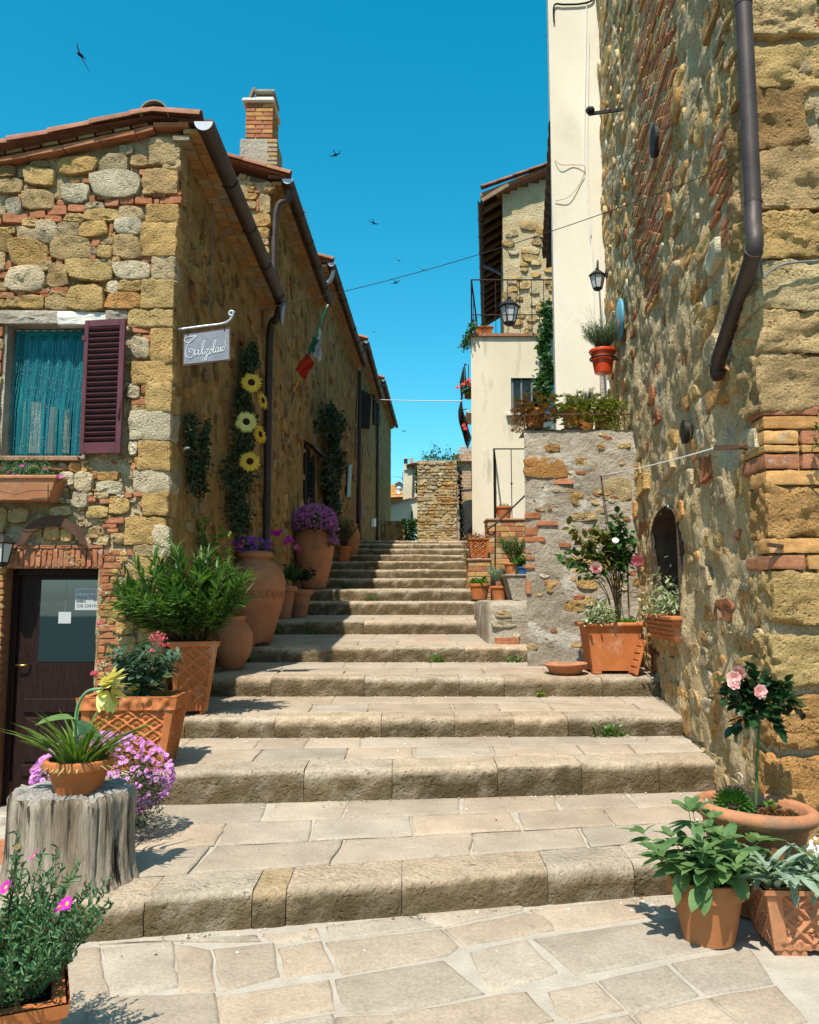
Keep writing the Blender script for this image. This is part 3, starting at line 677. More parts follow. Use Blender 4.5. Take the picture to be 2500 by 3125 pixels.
# paper notices behind the glass
M['paper'] = flat('white_paper', (.42, .43, .41)); M['ink'] = flat('dark_ink', (.1, .1, .11))
def text(name, s, fr, u, v, size, wd, mat_, parent, font_shear=0, align='LEFT', space=1.0, ext=.0004, roll=0.0):
    c = bpy.data.curves.new(name, 'FONT'); c.body = s; c.size = size; c.shear = font_shear; c.align_x = align; c.extrude = ext; c.space_character = space
    o = bpy.data.objects.new(name, c); C.objects.link(o)
    mt = Matrix((fr.u, fr.v, fr.u.cross(fr.v))).transposed().to_4x4() @ Matrix.Rotation(roll, 4, 'Z')
    bpy.context.view_layer.update()
    me = bpy.data.meshes.new_from_object(o.evaluated_get(bpy.context.evaluated_depsgraph_get())); bpy.data.objects.remove(o); bpy.data.curves.remove(c)
    me.transform(mt); me.materials.clear(); me.materials.append(mat_)
    loc = fr.p(u, v, wd)
    return link(name, me, parent, loc)
a = DF.px(*Z3(440, 502)); b = DF.px(*Z3(600, 375))
pn = obj('paper_notice', fbox(DF, a[0], b[0], a[1], b[1], .006, .008, .0003), M['paper'], None); tag(pn, 'handwritten paper notice stuck in the cottage door glass', 'notice')
for (s, yv, sz) in (('CHIUSO IL', 402, .04), ('MARTEDI', 440, .053), ('cell. Simone', 458, .02), ('338 534191', 486, .043)):
    u, v = DF.px(*Z3(448, yv)); text('lettering', s, DF, u, v, sz, .0095, M['ink'], pn, .05)
a = DF.px(*Z3(343, 580)); b = DF.px(*Z3(420, 500))
tg = thing('card_sign', 'small pale card hanging from a string behind the cottage door glass', 'card', DF.p((a[0] + b[0]) / 2, a[1], .01))
obj('card', fbox(DF, a[0], b[0], a[1], b[1] - .02, .006, .008, .0003), M['paper'], tg)
mu = (a[0] + b[0]) / 2; obj('string', tube([DF.p(mu, b[1] - .02, .007), DF.p(mu, DF.px(*Z3(380, 330))[1], .007)], .0012, 5), M['paper'], tg)
# threshold
a = atH(0, 2440, -.15)
obj('threshold', bbox(du0 - .3, du1 + .12, LFY - .2, LFY + .2, -.3, -.16, .015), M['grey_render'], house)
# ---- verge of roof tiles and eaves
def roofpt(x, y, Y): return at(*Z1(x, y), Y)
VY = LFY - .1
def halftile(a, b, r0, r1, n=8, th=.012):
    """barrel tile between two points, open side down"""
    a = Vector(a); b = Vector(b); d = (b - a).normalized(); s = d.cross(Vector((0, 0, 1))).normalized(); u = s.cross(d)
    v = []; f = []
    for (p, r) in ((a, r0), (b, r1)):
        for rr in (r, r - th):
            for k in range(n + 1):
                t = math.pi * k / n; v.append(tuple(p + s * math.cos(t) * rr + u * math.sin(t) * rr))
    m = n + 1
    for k in range(n):
        f += [(k, k + 1, 2 * m + k + 1, 2 * m + k), (m + k + 1, m + k, 3 * m + k, 3 * m + k + 1), (k + 1, k, m + k, m + k + 1), (2 * m + k, 2 * m + k + 1, 3 * m + k + 1, 3 * m + k)]
    f += [(0, 2 * m, 3 * m, m), (n, m + n, 3 * m + n, 2 * m + n)]
    return v, f
def tilec(r): q = r.uniform(.8, 1.15); return (.31 * q, .13 * q * r.uniform(.9, 1.15), .085 * q)
roof = obj('roof', ([tuple(roofpt(-700, 500, VY) + Vector((0, 0, .05))), tuple(at(462, 352, VY)), tuple(at(606, 366, VY)), tuple(at(606, 366, VY) + Vector((0, 5, 0))), tuple(at(462, 352, VY) + Vector((0, 5, 0))), tuple(roofpt(-700, 500, VY) + Vector((0, 5, .05)))],
       [(0, 1, 4, 5), (1, 2, 3, 4)]), M['tile'], house); roof.color = (.3, .12, .07, 1)
for (x0, y0, x1, y1) in ((-220, 408, 85, 375), (60, 372, 325, 322), (300, 325, 560, 268), (540, 272, 798, 215), (775, 222, 910, 192)):
    obj('verge_tile', halftile(roofpt(x0, y0, VY), roofpt(x1, y1, VY), .09, .075), M['tile'], roof, smooth=True, color=tilec(rl), auto=40)
obj('verge_tile', halftile(roofpt(1178, 218, VY), roofpt(900, 196, VY), .085, .08), M['tile'], roof, smooth=True, color=tilec(rl), auto=40)
obj('ridge_tile', halftile(at(468, 345, VY - .06), at(468, 345, VY - .06) + Vector((0, .45, .0)), .14, .13, 10), M['tile'], roof, smooth=True, color=(.3, .25, .19), auto=40)
for (x0, y0, x1, y1) in ((-180, 510, 0, 478), (0, 475, 170, 445), (172, 442, 380, 402), (385, 400, 590, 355), (592, 352, 800, 312), (803, 310, 905, 285), (908, 270, 1110, 268)):
    a, b = roofpt(x0, y0, LFY - .05), roofpt(x1, y1, LFY - .05)
    obj('verge_brick', bar(a, b, .12, .045), M['brick'], house, color=tint('b', rl))
for i in range(9):   # thin packing bricks between the two rows
    x = -60 + i * 105; a = roofpt(x, 400 - i * 21 + 42, LFY - .02); b = roofpt(x + 90, 400 - (i + .85) * 21 + 42, LFY - .02)
    obj('packing_brick', bar(a, b, .06, .03), M['brick'], house, color=tint('t' if i % 2 else 'b', rl))
# alley walls
def ywall(name, y0, x0, y1, x1, h0, h1, parent, res, amp, m, sd=0, hole=None):
    fr = Frame((x0, y0, 0), (x1 - x0, y1 - y0, 0), (0, 0, 1), (y1 - y0, -(x1 - x0), 0)); L = math.hypot(x1 - x0, y1 - y0)
    o = obj(name, grid(fr, 0, L, h0, h1, res, res, lambda u, v: amp * (.6 * fbm(u * 3, v * 3, sd) + .5 * mn.noise(Vector((u * 9, v * 9, sd))) + .35 * mn.noise(Vector((u * 22, v * 22, sd)))), hole), m, parent, smooth=True)
    return fr, L
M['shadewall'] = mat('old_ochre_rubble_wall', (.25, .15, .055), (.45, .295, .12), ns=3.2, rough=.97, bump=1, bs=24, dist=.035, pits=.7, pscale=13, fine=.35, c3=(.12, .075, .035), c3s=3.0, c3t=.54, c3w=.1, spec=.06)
gut0 = at(622, 372, 7.42); GH = gut0.z
HX = house
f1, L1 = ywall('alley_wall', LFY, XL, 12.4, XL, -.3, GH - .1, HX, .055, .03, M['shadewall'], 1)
def gutter(a, b, r, parent, m=M['copper'], cap=True):
    a = Vector(a); b = Vector(b); d = (b - a).normalized(); s = d.cross(Vector((0, 0, 1))).normalized(); u = Vector((0, 0, 1)); n = 10; v = []; f = []
    for p in (a, b):
        for rr in (r, r - .004):
            for k in range(n + 1):
                t = math.pi * k / n; v.append(tuple(p + s * math.cos(t) * rr - u * math.sin(t) * rr))
    m_ = n + 1
    for k in range(n):
        f += [(k, 2 * m_ + k, 2 * m_ + k + 1, k + 1), (m_ + k, m_ + k + 1, 3 * m_ + k + 1, 3 * m_ + k)]
    f += [(0, m_, 3 * m_, 2 * m_), (n, 2 * m_ + n, 3 * m_ + n, m_ + n)]
    g = obj('gutter', (v, f), m, parent, smooth=True, auto=40)
    if cap:
        for p, sgn in ((a, -1), (b, 1)):
            cv = [tuple(p + d * sgn * .003 + s * math.cos(math.pi * k / n) * (r + .002) - u * math.sin(math.pi * k / n) * (r + .002)) for k in range(n + 1)]
            q = [tuple(Vector(x) + d * sgn * .006) for x in cv]; N_ = len(cv)
            obj('end_cap', (cv + q, [tuple(range(N_)), tuple(range(2 * N_ - 1, N_ - 1, -1))] + [(k, k + N_, (k + 1) % N_ + N_, (k + 1) % N_) for k in range(N_)]), M['zinc'], g)
    L = (b - a).length
    for k in range(1, int(L / 1.1) + 1):
        p = a + d * (k * 1.1); pts = [p + s * math.cos(math.pi * j / 8) * (r + .006) - u * math.sin(math.pi * j / 8) * (r + .006) for j in range(9)]
        obj('gutter_strap', tube(pts, .008, 5), M['iron'], g)
    return g
def eaves(y0, x0, y1, x1, H, parent, n, rows=2, over=.24):
    """stepped brick eaves under the tiles on the alley side"""
    for r in range(rows):
        for i in range(n):
            t0, t1 = i / n, (i + .93) / n
            a = Vector((x0 + (x1 - x0) * t0 + .03 + r * .1, y0 + (y1 - y0) * t0, H - .16 + r * .065)); b = Vector((x0 + (x1 - x0) * t1 + .03 + r * .1, y0 + (y1 - y0) * t1, H - .16 + r * .065))
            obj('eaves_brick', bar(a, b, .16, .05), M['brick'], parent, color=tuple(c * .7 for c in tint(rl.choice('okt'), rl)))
    obj('eaves_tiles', hexa([(x0, y0, H), (x0 + over + .1, y0, H - .02), (x1 + over + .1, y1, H - .02), (x1, y1, H), (x0, y0, H + .05), (x0 + over + .1, y0, H + .025), (x1 + over + .1, y1, H + .025), (x1, y1, H + .05)]), M['tile'], parent).color = (.2, .1, .06, 1)
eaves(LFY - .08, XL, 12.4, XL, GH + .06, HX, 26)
gutter(gut0, (gut0.x + .01, 12.2, GH), .088, HX)
# corner quoins on the alley side, seen edge-on, and back wall
obj('rear_wall', hexa([(-5.6, 12.4, -.3), (XL - .02, 12.4, -.3), (XL - .02, 12.5, -.3), (-5.6, 12.5, -.3), (-5.6, 12.4, GH - .1), (XL - .02, 12.4, GH - .1), (XL - .02, 12.5, GH - .1), (-5.6, 12.5, GH - .1)]), M['shadewall'], HX)
# ---- the further houses of the row
def row_house(name, label, y0, x0, y1, x1, H, ztop, res, sd, amp=.03, nb=22, zb=0.0, gx=.32, rr=.085):
    h = thing(name, label, 'house', (x0 - 1.5, y0, zb))
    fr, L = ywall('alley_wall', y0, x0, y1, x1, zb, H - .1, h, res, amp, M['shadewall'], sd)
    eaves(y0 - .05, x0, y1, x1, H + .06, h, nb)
    gutter((x0 + gx, y0 - .12, H), (x1 + gx, y1 - .1, H), rr, h)
    ff = Frame((x0, y0, 0), (1, 0, 0), (0, 0, 1), (0, -1, 0))
    sl = .3
    obj('gable_wall', grid(ff, -2.6, 0, zb, H + 1.2, .1 if y0 < 15 else .2, .1 if y0 < 15 else .2, lambda u, v: .03 * fbm(u * 4, v * 4, sd), lambda u, v: v > H + (-u if u > -1.1 else 2.2 + u) * sl - .02), M['mortar'], h, smooth=True)
    obj('rear_wall', hexa([(x0 - 3.4, y1, zb), (x1, y1, zb), (x1, y1 + .05, zb), (x0 - 3.4, y1 + .05, zb), (x0 - 3.4, y1, H), (x1, y1, H), (x1, y1 + .05, H), (x0 - 3.4, y1 + .05, H)]), M['mortar'], h)
    rf = obj('roof', ([(x0 + .36, y0 - .12, H + .06), (x1 + .36, y1, H + .06), (x1 - 1.1, y1, H + .06 + 1.46 * sl), (x0 - 1.1, y0 - .12, H + .06 + 1.46 * sl), (x0 - 3.2, y0 - .12, H - .6), (x1 - 3.2, y1, H - .6)], [(0, 1, 2, 3), (3, 2, 5, 4)]), M['tile'], h); rf.color = (.3, .12, .07, 1)
    k = 0; x = x0 + .36
    while x > x0 - 1.0:
        a = Vector((x, y0 - .12, H + .05 + (x0 + .36 - x) * sl)); b = Vector((x - .42, y0 - .12, H + .05 + (x0 + .36 - x + .42) * sl))
        obj('verge_tile', halftile(a, b, .085, .075), M['tile'], rf, smooth=True, color=tilec(rl), auto=40); x -= .38
    return h, fr, ff
g2 = at(868, 548, 12.35)
h2, fr2, ff2 = row_house('stone_house', 'second stone house of the left row, with the brick chimney and flag', 12.45, XL, 17.8, -2.1, g2.z, 0, .07, 4)
g3 = at(1026, 803, 17.8)
h3, fr3, ff3 = row_house('stone_house', 'third stone house of the left row, behind the flag', 17.9, -2.08, 25.9, -1.75, g3.z, 0, .1, 7, nb=24, zb=1.0)
g4 = at(1112, 1040, 25.9)
h4, fr4, ff4 = row_house('stone_house', 'fourth house of the left row, with the open dark shutter', 26.0, -1.72, 33.8, -1.45, g4.z, 0, .16, 9, nb=16, zb=2.0)
g5 = at(1157, 1158, 33.8)
h5, fr5, ff5 = row_house('stone_house', 'farthest house at the end of the left row', 33.9, -1.42, 43.3, -1.0, g5.z, 0, .2, 12, nb=14, zb=3.0)
# stones showing on the sunlit gable of the second house
for (x0, y0, x1, y1, k) in ((480, 890, 540, 930, 'y'), (665, 950, 750, 1025, 's'), (545, 990, 610, 1035, 'y'), (530, 1040, 625, 1095, 'y'), (540, 1100, 620, 1170, 't'), (640, 1060, 735, 1200, 's'), (590, 1205, 735, 1310, 'y'), (610, 1320, 725, 1400, 'y'), (640, 1410, 720, 1460, 's'), (660, 1470, 725, 1530, 'y'), (605, 1020, 645, 1040, 'b'), (560, 950, 600, 975, 'y'), (620, 1090, 640, 1190, 'b')):
    addst(lambda x, y: (550 + x * .3768, 200 + y * .3768), h2, ff2, x0, y0, x1, y1, k, rl, .04)
# rubble showing through the render of the shaded alley walls
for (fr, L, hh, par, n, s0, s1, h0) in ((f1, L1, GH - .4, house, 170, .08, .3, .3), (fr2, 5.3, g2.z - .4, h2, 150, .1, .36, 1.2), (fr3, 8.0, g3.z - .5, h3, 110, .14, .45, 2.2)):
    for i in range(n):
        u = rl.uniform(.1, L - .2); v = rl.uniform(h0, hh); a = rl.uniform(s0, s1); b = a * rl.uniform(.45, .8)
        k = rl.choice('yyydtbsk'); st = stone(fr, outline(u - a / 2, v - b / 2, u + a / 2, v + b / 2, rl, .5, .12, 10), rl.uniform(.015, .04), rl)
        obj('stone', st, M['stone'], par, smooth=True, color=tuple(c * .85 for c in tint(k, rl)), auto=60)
# chimney on the second house
chy = 12.75
ZC = lambda x, y: (550 + x * .3768, 200 + y * .3768)
def cp(x, y, Y=chy): return at(*ZC(x, y), Y)
chim = thing('brick_chimney', 'square brick chimney with mortared base on the second house roof', 'chimney', cp(630, 850))
a = cp(478, 860); b = cp(783, 590)
cb = obj('base', bbox(a.x, b.x, chy, chy + .62, a.z - .4, b.z, .02), M['grey_render'], chim)
a = cp(528, 585); b = cp(752, 305); x0, x1, z0, z1 = a.x, b.x, a.z, b.z
obj('core', box(x0 + .01, x1 - .012, chy + .02, chy + .56, z0 - .02, z1), M['joint'], chim)
for r in range(8):
    h = (z1 - z0) / 8; zb = z0 + r * h; s = .62 if r % 2 else .36; xm = x0 + (x1 - x0) * s
    for (a_, b_) in ((x0, xm - .006), (xm + .006, x1)):
        obj('brick', bbox(a_, b_, chy + rl.uniform(-.003, .003), chy + .1, zb + .006, zb + h - .006, .005), M['brick'], chim, color=tint(rl.choice('bo'), rl))
    for q in range(3):
        obj('brick', bbox(x1 - .1, x1 + .004, chy + .11 + q * .16 - (.05 if r % 2 else 0), chy + .25 + q * .16 - (.05 if r % 2 else 0), zb + .006, zb + h - .006, .005), M['brick'], chim, color=tint(rl.choice('bo'), rl))
for r in range(7):
    c_ = cp(705 + 8 * (r % 2), 600 + r * 36); d_ = cp(783, 625 + r * 36)
    obj('brick', bbox(c_.x, d_.x + .008, chy - .012, chy + .15, d_.z, c_.z, .005), M['brick'], chim, color=tint('k' if r % 3 else 'o', rl))
a = cp(505, 305); b = cp(768, 272)
obj('slab', bbox(a.x, b.x, chy - .06, chy + .66, a.z, b.z, .02), M['white_pl'], chim)
a = cp(590, 272); b = cp(750, 215)
obj('cowl', hexa([(a.x, chy - .02, a.z), (b.x, chy - .02, a.z), (b.x, chy + .55, a.z), (a.x, chy + .55, a.z), (a.x + .03, chy + .1, b.z), (b.x, chy + .1, b.z), (b.x, chy + .5, b.z), (a.x + .03, chy + .5, b.z)]), M['white_pl'], chim)
a = cp(600, 215); b = cp(765, 188)
obj('cap_slab', bbox(a.x, b.x, chy + .0, chy + .55, a.z, b.z, .015), M['grey_render'], chim)
obj('cowl_side', halftile(cp(575, 275), cp(612, 192), .05, .05), M['tile'], chim, color=(.3, .16, .09))
# ================================================================ right side
rr_ = random.Random(21)
RW = Frame(RWp, RWd, (0, 0, 1), (-RWd.y, RWd.x, 0))
def onRW(px, py, off=0.0): return onp(px, py, RW.p(0, 0, off), RW.w)
def inpoly(x, y, P):
    c = False; j = len(P) - 1
    for i in range(len(P)):
        if (P[i][1] > y) != (P[j][1] > y) and x < (P[j][0] - P[i][0]) * (y - P[i][1]) / (P[j][1] - P[i][1]) + P[i][0]: c = not c
        j = i
    return c
rh = thing('stone_house', 'tall rough stone and brick house wall rising along the right', 'house', (2.6, 6, 0))
M['rubble'] = mat('rubble_wall_mortar', (.5, .345, .16), (.74, .575, .345), ns=2.6, rough=.97, bump=1.0, bs=26, dist=.05, pits=.8, pscale=15, fine=.4, c3=(.45, .38, .285), c3s=1.3, c3t=.6, c3w=.1, spec=.06)
BRK = [[(1950, -60), (2035, -60), (2068, 280), (2055, 560), (2000, 790), (1935, 810), (1930, 560), (1955, 300)], [(2165, 420), (2275, 320), (2275, 700), (2195, 770)], [(2185, -50), (2260, -50), (2262, 90), (2200, 70)], [(1960, 800), (2010, 780), (2020, 900), (1975, 960)]]
nA = RW.px(2084, 1870); nB = RW.px(1994, 1585)
nu0, nu1, nv0, nv1 = nA[0], nB[0], RW.px(2040, 1885)[1], RW.px(2040, 1545)[1]
def nhole(u, v):
    if not (nu0 < u < nu1 and nv0 < v < nv1): return False
    m = (nu0 + nu1) / 2; r = (nu1 - nu0) / 2; vt = nv1 - .22
    return v < vt or ((u - m) / r) ** 2 + ((v - vt) / .22) ** 2 < 1
def rdisp(u, v):
    d = .05 * fbm(u * 2.2, v * 2.2, 5) + .03 * mn.noise(Vector((u * 7, v * 7, 2))) + .016 * mn.noise(Vector((u * 18, v * 18, 4)))
    px, py = proj(RW.p(u, v))
    if any(inpoly(px, py, P) for P in BRK): d *= .25
    if u < .25: d *= u / .25
    return d
obj('alley_wall', grid(RW, 0, 7.9, -.1, 13, .045, .045, rdisp, nhole), M['rubble'], rh, smooth=True)
RF = Frame((RWp.x, RWp.y, 0), (1, 0, 0), (0, 0, 1), (0, -1, 0))
obj('front_wall', grid(RF, 0, 2.6, -.1, 13, .06, .06, lambda u, v: .03 * fbm(u * 3, v * 3, 8) - .01), M['mortar'], rh, smooth=True)
obj('roof', hexa([(2.27, 5.14, 13), (6, 5.14, 13), (6, 13, 13), (3.2, 13, 13), (2.27, 5.14, 13.2), (6, 5.14, 13.2), (6, 13, 13.2), (3.2, 13, 13.2)]), M['tile'], rh).color = (.3, .12, .07, 1)
# niche
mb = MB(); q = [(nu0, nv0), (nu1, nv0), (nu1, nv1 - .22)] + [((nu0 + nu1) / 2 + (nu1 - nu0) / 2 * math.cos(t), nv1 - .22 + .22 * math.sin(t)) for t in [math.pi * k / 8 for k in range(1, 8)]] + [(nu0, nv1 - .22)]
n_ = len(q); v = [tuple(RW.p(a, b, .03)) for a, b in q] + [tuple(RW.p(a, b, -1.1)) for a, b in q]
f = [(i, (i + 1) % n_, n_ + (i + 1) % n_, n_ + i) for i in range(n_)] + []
obj('niche', (v, f), mat('shade_painted_brick', (.05, .034, .024), (.11, .07, .045), ns=6, rough=1, bump=.8, bs=30, dist=.02), rh)  # inner shade of the niche put into the brick colour
obj('niche_back', (v[n_:], [tuple(range(n_))]), M['black'], rh)  # black sheet painted in as the niche's deep shade
GRY = [[(2060, 0), (2170, 0), (2180, 300), (2090, 420)], [(2080, 420), (2170, 460), (2190, 720), (2100, 760)], [(1880, 960), (1990, 860), (2120, 840), (2140, 1100), (2080, 1500), (1990, 1560), (1930, 1300)], [(2080, 1500), (2170, 1500), (2140, 1950), (2085, 1950)], [(2170, 1250), (2250, 1300), (2230, 2000), (2180, 2000)]]
pieces = []
def try_piece(u0, v0, u1, v1, brk, row=0):
    uc, vc = (u0 + u1) / 2, (v0 + v1) / 2
    if nhole(uc, vc) or nhole(u0, vc) or nhole(u1, vc): return
    px, py = proj(RW.p(uc, vc))
    if not (1740 < px < 2420 and -200 < py < 2750): return
    inb = any(inpoly(px, py, P) for P in BRK)
    ing = any(inpoly(px, py, P) for P in GRY)
    if brk != inb: return
    a = proj(RW.p(u0, v0)); b = proj(RW.p(u1, v1)); size = abs(a[0] - b[0]) * abs(a[1] - b[1])
    d0 = rdisp(uc, vc)
    if brk:
        if rr_.random() < .06: return
        st = stone(RW, outline(u0, v0, u1, v1, rr_, .1, .02, 10), .01 + .022 * ((row * 7919) % 11) / 11 + rr_.uniform(0, .008), rr_, tilt=.03, back=.05, rough=.3, edge=.004, inset=.05); k = rr_.choice('bbbodk')
    else:
        if ing and rr_.random() < .65: return
        if rr_.random() < .07: return
        sz = min(u1 - u0, v1 - v0)
        k = rr_.choice('yyyyoowtsssgdwb' if rr_.random() < .6 else 'yyoowtsssgdw') if not ing else rr_.choice('bbogsgy')
        st = stone(RW, outline(u0, v0, u1, v1, rr_, .22, .12, 11), rr_.uniform(.004, .014) + sz * rr_.uniform(.02, .1), rr_, back=.06, rough=.75, tilt=.06)
    st = ([tuple(Vector(p) + RW.w * (d0 - .008)) for p in st[0]], st[1])
    pieces.append((size, brk, st, tuple(min(.8, c * 1.15) for c in tint(k, rr_, .18))))
v = 0.0
while v < 11.8:
    h = rr_.uniform(.09, .27); u = .06 + rr_.uniform(0, .1)
    while u < 7.8:
        L = h * rr_.uniform(.9, 2.3); hh = h * rr_.uniform(.75, 1.05)
        try_piece(u + .006, v + .005, u + L - .006, v + hh - .005, False); u += L
    v += h
v = 0.0; r = 0
while v < 11.8:
    u = .06 + .13 * (r % 2)
    while u < 7.8: try_piece(u + .002, v + .007, u + .263, v + .06, True, r); u += .265
    v += .068; r += 1
pieces.sort(key=lambda t: -t[0])
cnt = {True: 0, False: 0}; rest = {True: (MB(), []), False: (MB(), [])}
for s, brk, st, c in pieces:
    if cnt[brk] < 298:
        cnt[brk] += 1; obj('brick' if brk else 'stone', st, M['brick'] if brk else M['stone'], rh, smooth=True, color=c, auto=38)
    else:
        rest[brk][0].add(st); rest[brk][1].extend([(*c, 1)] * len(st[0]))
for brk, nm in ((True, 'brickwork'), (False, 'rubble')):
    o = obj(nm, rest[brk][0].vf, M['stone_mass'], rh, smooth=True, kind='stuff'); colattr(o.data, rest[brk][1])
# corner quoins
ZA = lambda x, y: (1650 + x * .4928, y * .4928)
ZB = lambda x, y: (1800 + x * .5102, 900 + y * .5102)
Z8 = lambda x, y: (1900 + x * .487, 1900 + y * .487)
def quoin(z, ytop, ybot, k, lx, wd, dp, amp=.042, m='stone', n=20, kk=24):
    a = RF.px(*z(lx, ybot)); b = RF.px(*z(lx, ytop))
    x0 = RWp.x - .035 + rr_.uniform(0, .03)
    return obj('quoin', rblock(x0, x0 + wd, RWp.y - .045, RWp.y + dp, a[1] - .008, b[1] + .008, n, kk, amp, 7, rr_.uniform(0, 50)), M[m], rh, smooth=True, color=tint(k, rr_, .06), auto=32)
for (z, a, b, k, lx, wd, dp) in ((ZA, -250, 8, 'y', 1390, .6, .3), (ZA, 18, 225, 's', 1395, .5, .35), (ZA, 312, 552, 'y', 1372, .8, .3), (ZA, 572, 935, 'd', 1405, .38, .4), (ZA, 945, 1300, 't', 1420, .8, .3), (ZA, 1335, 1600, 'y', 1430, .55, .4), (ZA, 1640, 1925, 's', 1440, .8, .3),
                                 (ZB, 105, 345, 's', 1120, .6, .4), (ZB, 368, 690, 't', 1075, .8, .3), (ZB, 1150, 1450, 'o', 1020, .8, .3), (ZB, 1660, 1950, 'y', 1180, .7, .3), (Z8, 100, 395, 'y', 965, .8, .22), (Z8, 468, 785, 'o', 1040, .8, .25), (Z8, 850, 1260, 'o', 1010, .8, .3), (Z8, 1265, 1500, 'y', 1000, .8, .3)):
    quoin(z, a, b, k, lx, wd, dp)
for (y0, y1) in ((672, 728), (733, 808), (815, 898), (903, 948), (954, 1046), (1052, 1142), (1456, 1548), (1556, 1645)):
    x = 1150 if y0 < 1400 else 1190
    a = RF.px(*ZB(x, y1)); b = RF.px(*ZB(x, y0)); c = rr_.choice((-1, 1)) * .07
    obj('brick', rblock(RWp.x - .02 + max(-.02, 0), RWp.x + .27 + c, RWp.y - .04, RWp.y + .26 - c, a[1] + .003, b[1] - .003, 7, 26, .009, 12, rr_.uniform(0, 9)), M['brick'], rh, smooth=True, color=tint(rr_.choice('obo'), rr_, .12), auto=38)
    obj('brick', rblock(RWp.x + .285 + c, RWp.x + .6, RWp.y - .04, RWp.y + .1, a[1] + .003, b[1] - .003, 6, 26, .009, 12, rr_.uniform(0, 9)), M['brick'], rh, smooth=True, color=tint(rr_.choice('obo'), rr_, .12), auto=38)
for i in range(60):   # smaller stones on the front face beyond the quoins
    u = rr_.uniform(.3, .75); v = rr_.uniform(.2, 6.3); a = rr_.uniform(.06, .18)
    obj('stone', stone(RF, outline(u - a / 2, v - a * .3, u + a / 2, v + a * .3, rr_, .5, .12, 9), .03, rr_), M['stone'], rh, smooth=True, color=tint(rr_.choice('ytwbsg'), rr_), auto=38)
# rain pipe down the corner
pp = [at(2278, -180, 5.15), at(2280, 60, 5.15), at(2293, 500, 5.15), at(2300, 650, 5.15)]
pp = [Vector((2.2, 5.0, p.z)) for p in pp]
low = [onRW(2300, 770, .085), onRW(2190, 1110, .085), onRW(2196, 1150, .07)]
pts = pp[:3] + [pp[3], pp[3].lerp(low[0], .45) + Vector((-.0, 0, 0)), low[0], low[0].lerp(low[1], .5), low[1], low[2]]
dp = thing('rain_pipe', 'brown metal rain pipe kinking away at the right stone corner', 'pipe', (2.2, 5.15, 3))
obj('pipe', tube(smoothpath(pts, 5), .052, 16), M['copper'], dp, smooth=True, auto=50)
for p, d in ((pp[1], Vector((0, 0, 1))), (pp[3], Vector((0, 0, 1))), (low[0], low[1] - low[0]), (low[1], low[1] - low[0])):
    d = d.normalized(); obj('joint_collar', tube([p - d * .012, p + d * .012], .0555, 16), M['copper'], dp, smooth=True, auto=40)
d = Vector((0, 0, 1)); obj('pipe_clip', tube([pp[1] + d * .05, pp[1] + d * .062], .058, 16), M['iron'], dp); obj('pipe_clip', tube([pp[1] + d * .075, pp[1] + d * .08], .058, 16), M['iron'], dp)
# ---- grey rendered terrace wall with the roses in front
GY = 9.85
gx0, gx1 = 1.4, rwx(GY) + .05
ter = thing('terrace_wall', 'grey patched render terrace wall behind the big rose planter', 'wall', (2, GY, .9))
GW = Frame((0, GY, 0), (1, 0, 0), (0, 0, 1), (0, -1, 0))
gt = GW.px(1700, 1312)[1]
Z7 = lambda x, y: (1350 + x * .4348, 1350 + y * .4348)
gdisp = lambda u, v: .025 * fbm(u * 2.5, v * 2.5, 2) + .012 * mn.noise(Vector((u * 11, v * 11, 3))) + .006 * mn.noise(Vector((u * 31, v * 31, 3)))
gl_ = lambda v: gx0 - (v - .9) * .012
obj('render_coat', grid(GW, gx0, gx1, .8, gt, .03, .03, gdisp), M['grey_render'], ter, smooth=True)
obj('core', hexa([(gx0, GY + .01, .8), (gx1, GY + .01, .8), (gx1 + .35, 12.05, .8), (gx0 + .42, 12.05, .8), (gx0, GY + .01, gt - .01), (gx1, GY + .01, gt - .01), (gx1 + .35, 12.05, gt - .01), (gx0 + .42, 12.05, gt - .01)]), M['grey_render'], ter)
obj('coping', grid(Frame((0, GY - .01, gt), (1, 0, 0), (0, 1, 0), (0, 0, 1)), gx0, gx1, 0, .5, .06, .06, lambda u, v: .012 * fbm(u * 5, v * 5, 2)), M['grey_render'], ter, smooth=True)
for t in '''575 105 870 255 o;715 15 825 65 o;935 110 1070 225 y;1225 5 1320 45 y;905 350 1000 440 y;1130 250 1325 420 s;730 255 915 295 b;910 490 1085 550 s;580 490 690 535 b;665 550 810 585 b;580 590 670 655 b;580 662 720 700 b;820 705 900 735 b;585 800 650 825 b;580 860 650 885 b;900 800 1060 860 y;735 970 830 1055 y;588 965 622 1065 b;850 1110 1000 1190 y;1000 1080 1070 1150 y;940 950 1090 1030 y;1170 600 1230 650 o;1190 940 1250 1010 y;1340 950 1395 1010 y;790 1070 830 1095 b;715 970 780 1000 b;1090 12 1140 50 o;590 760 620 780 b;1240 765 1300 800 o;740 450 770 475 b'''.split(';'):
    q = t.split(); addst(Z7, ter, GW, *[float(a) for a in q[:4]], q[4], rr_, .012)
gf = MB(); gc = []
for i in range(60):
    u = rr_.uniform(gx0 + .03, gx1 - .1); v = rr_.uniform(1.0, gt - .05); s_ = rr_.uniform(.01, .045); st = stone(GW, outline(u - s_ * 1.4, v - s_ * .7, u + s_ * 1.4, v + s_ * .7, rr_, .4, .16, 8), gdisp(u, v) + .006, rr_, rough=.6); gf.add(st); gc += [(*tint(rr_.choice('bboytskw'), rr_), 1)] * len(st[0])
o = obj('render_fragments', gf.vf, M['stone_mass'], ter, smooth=True, kind='stuff'); colattr(o.data, gc)
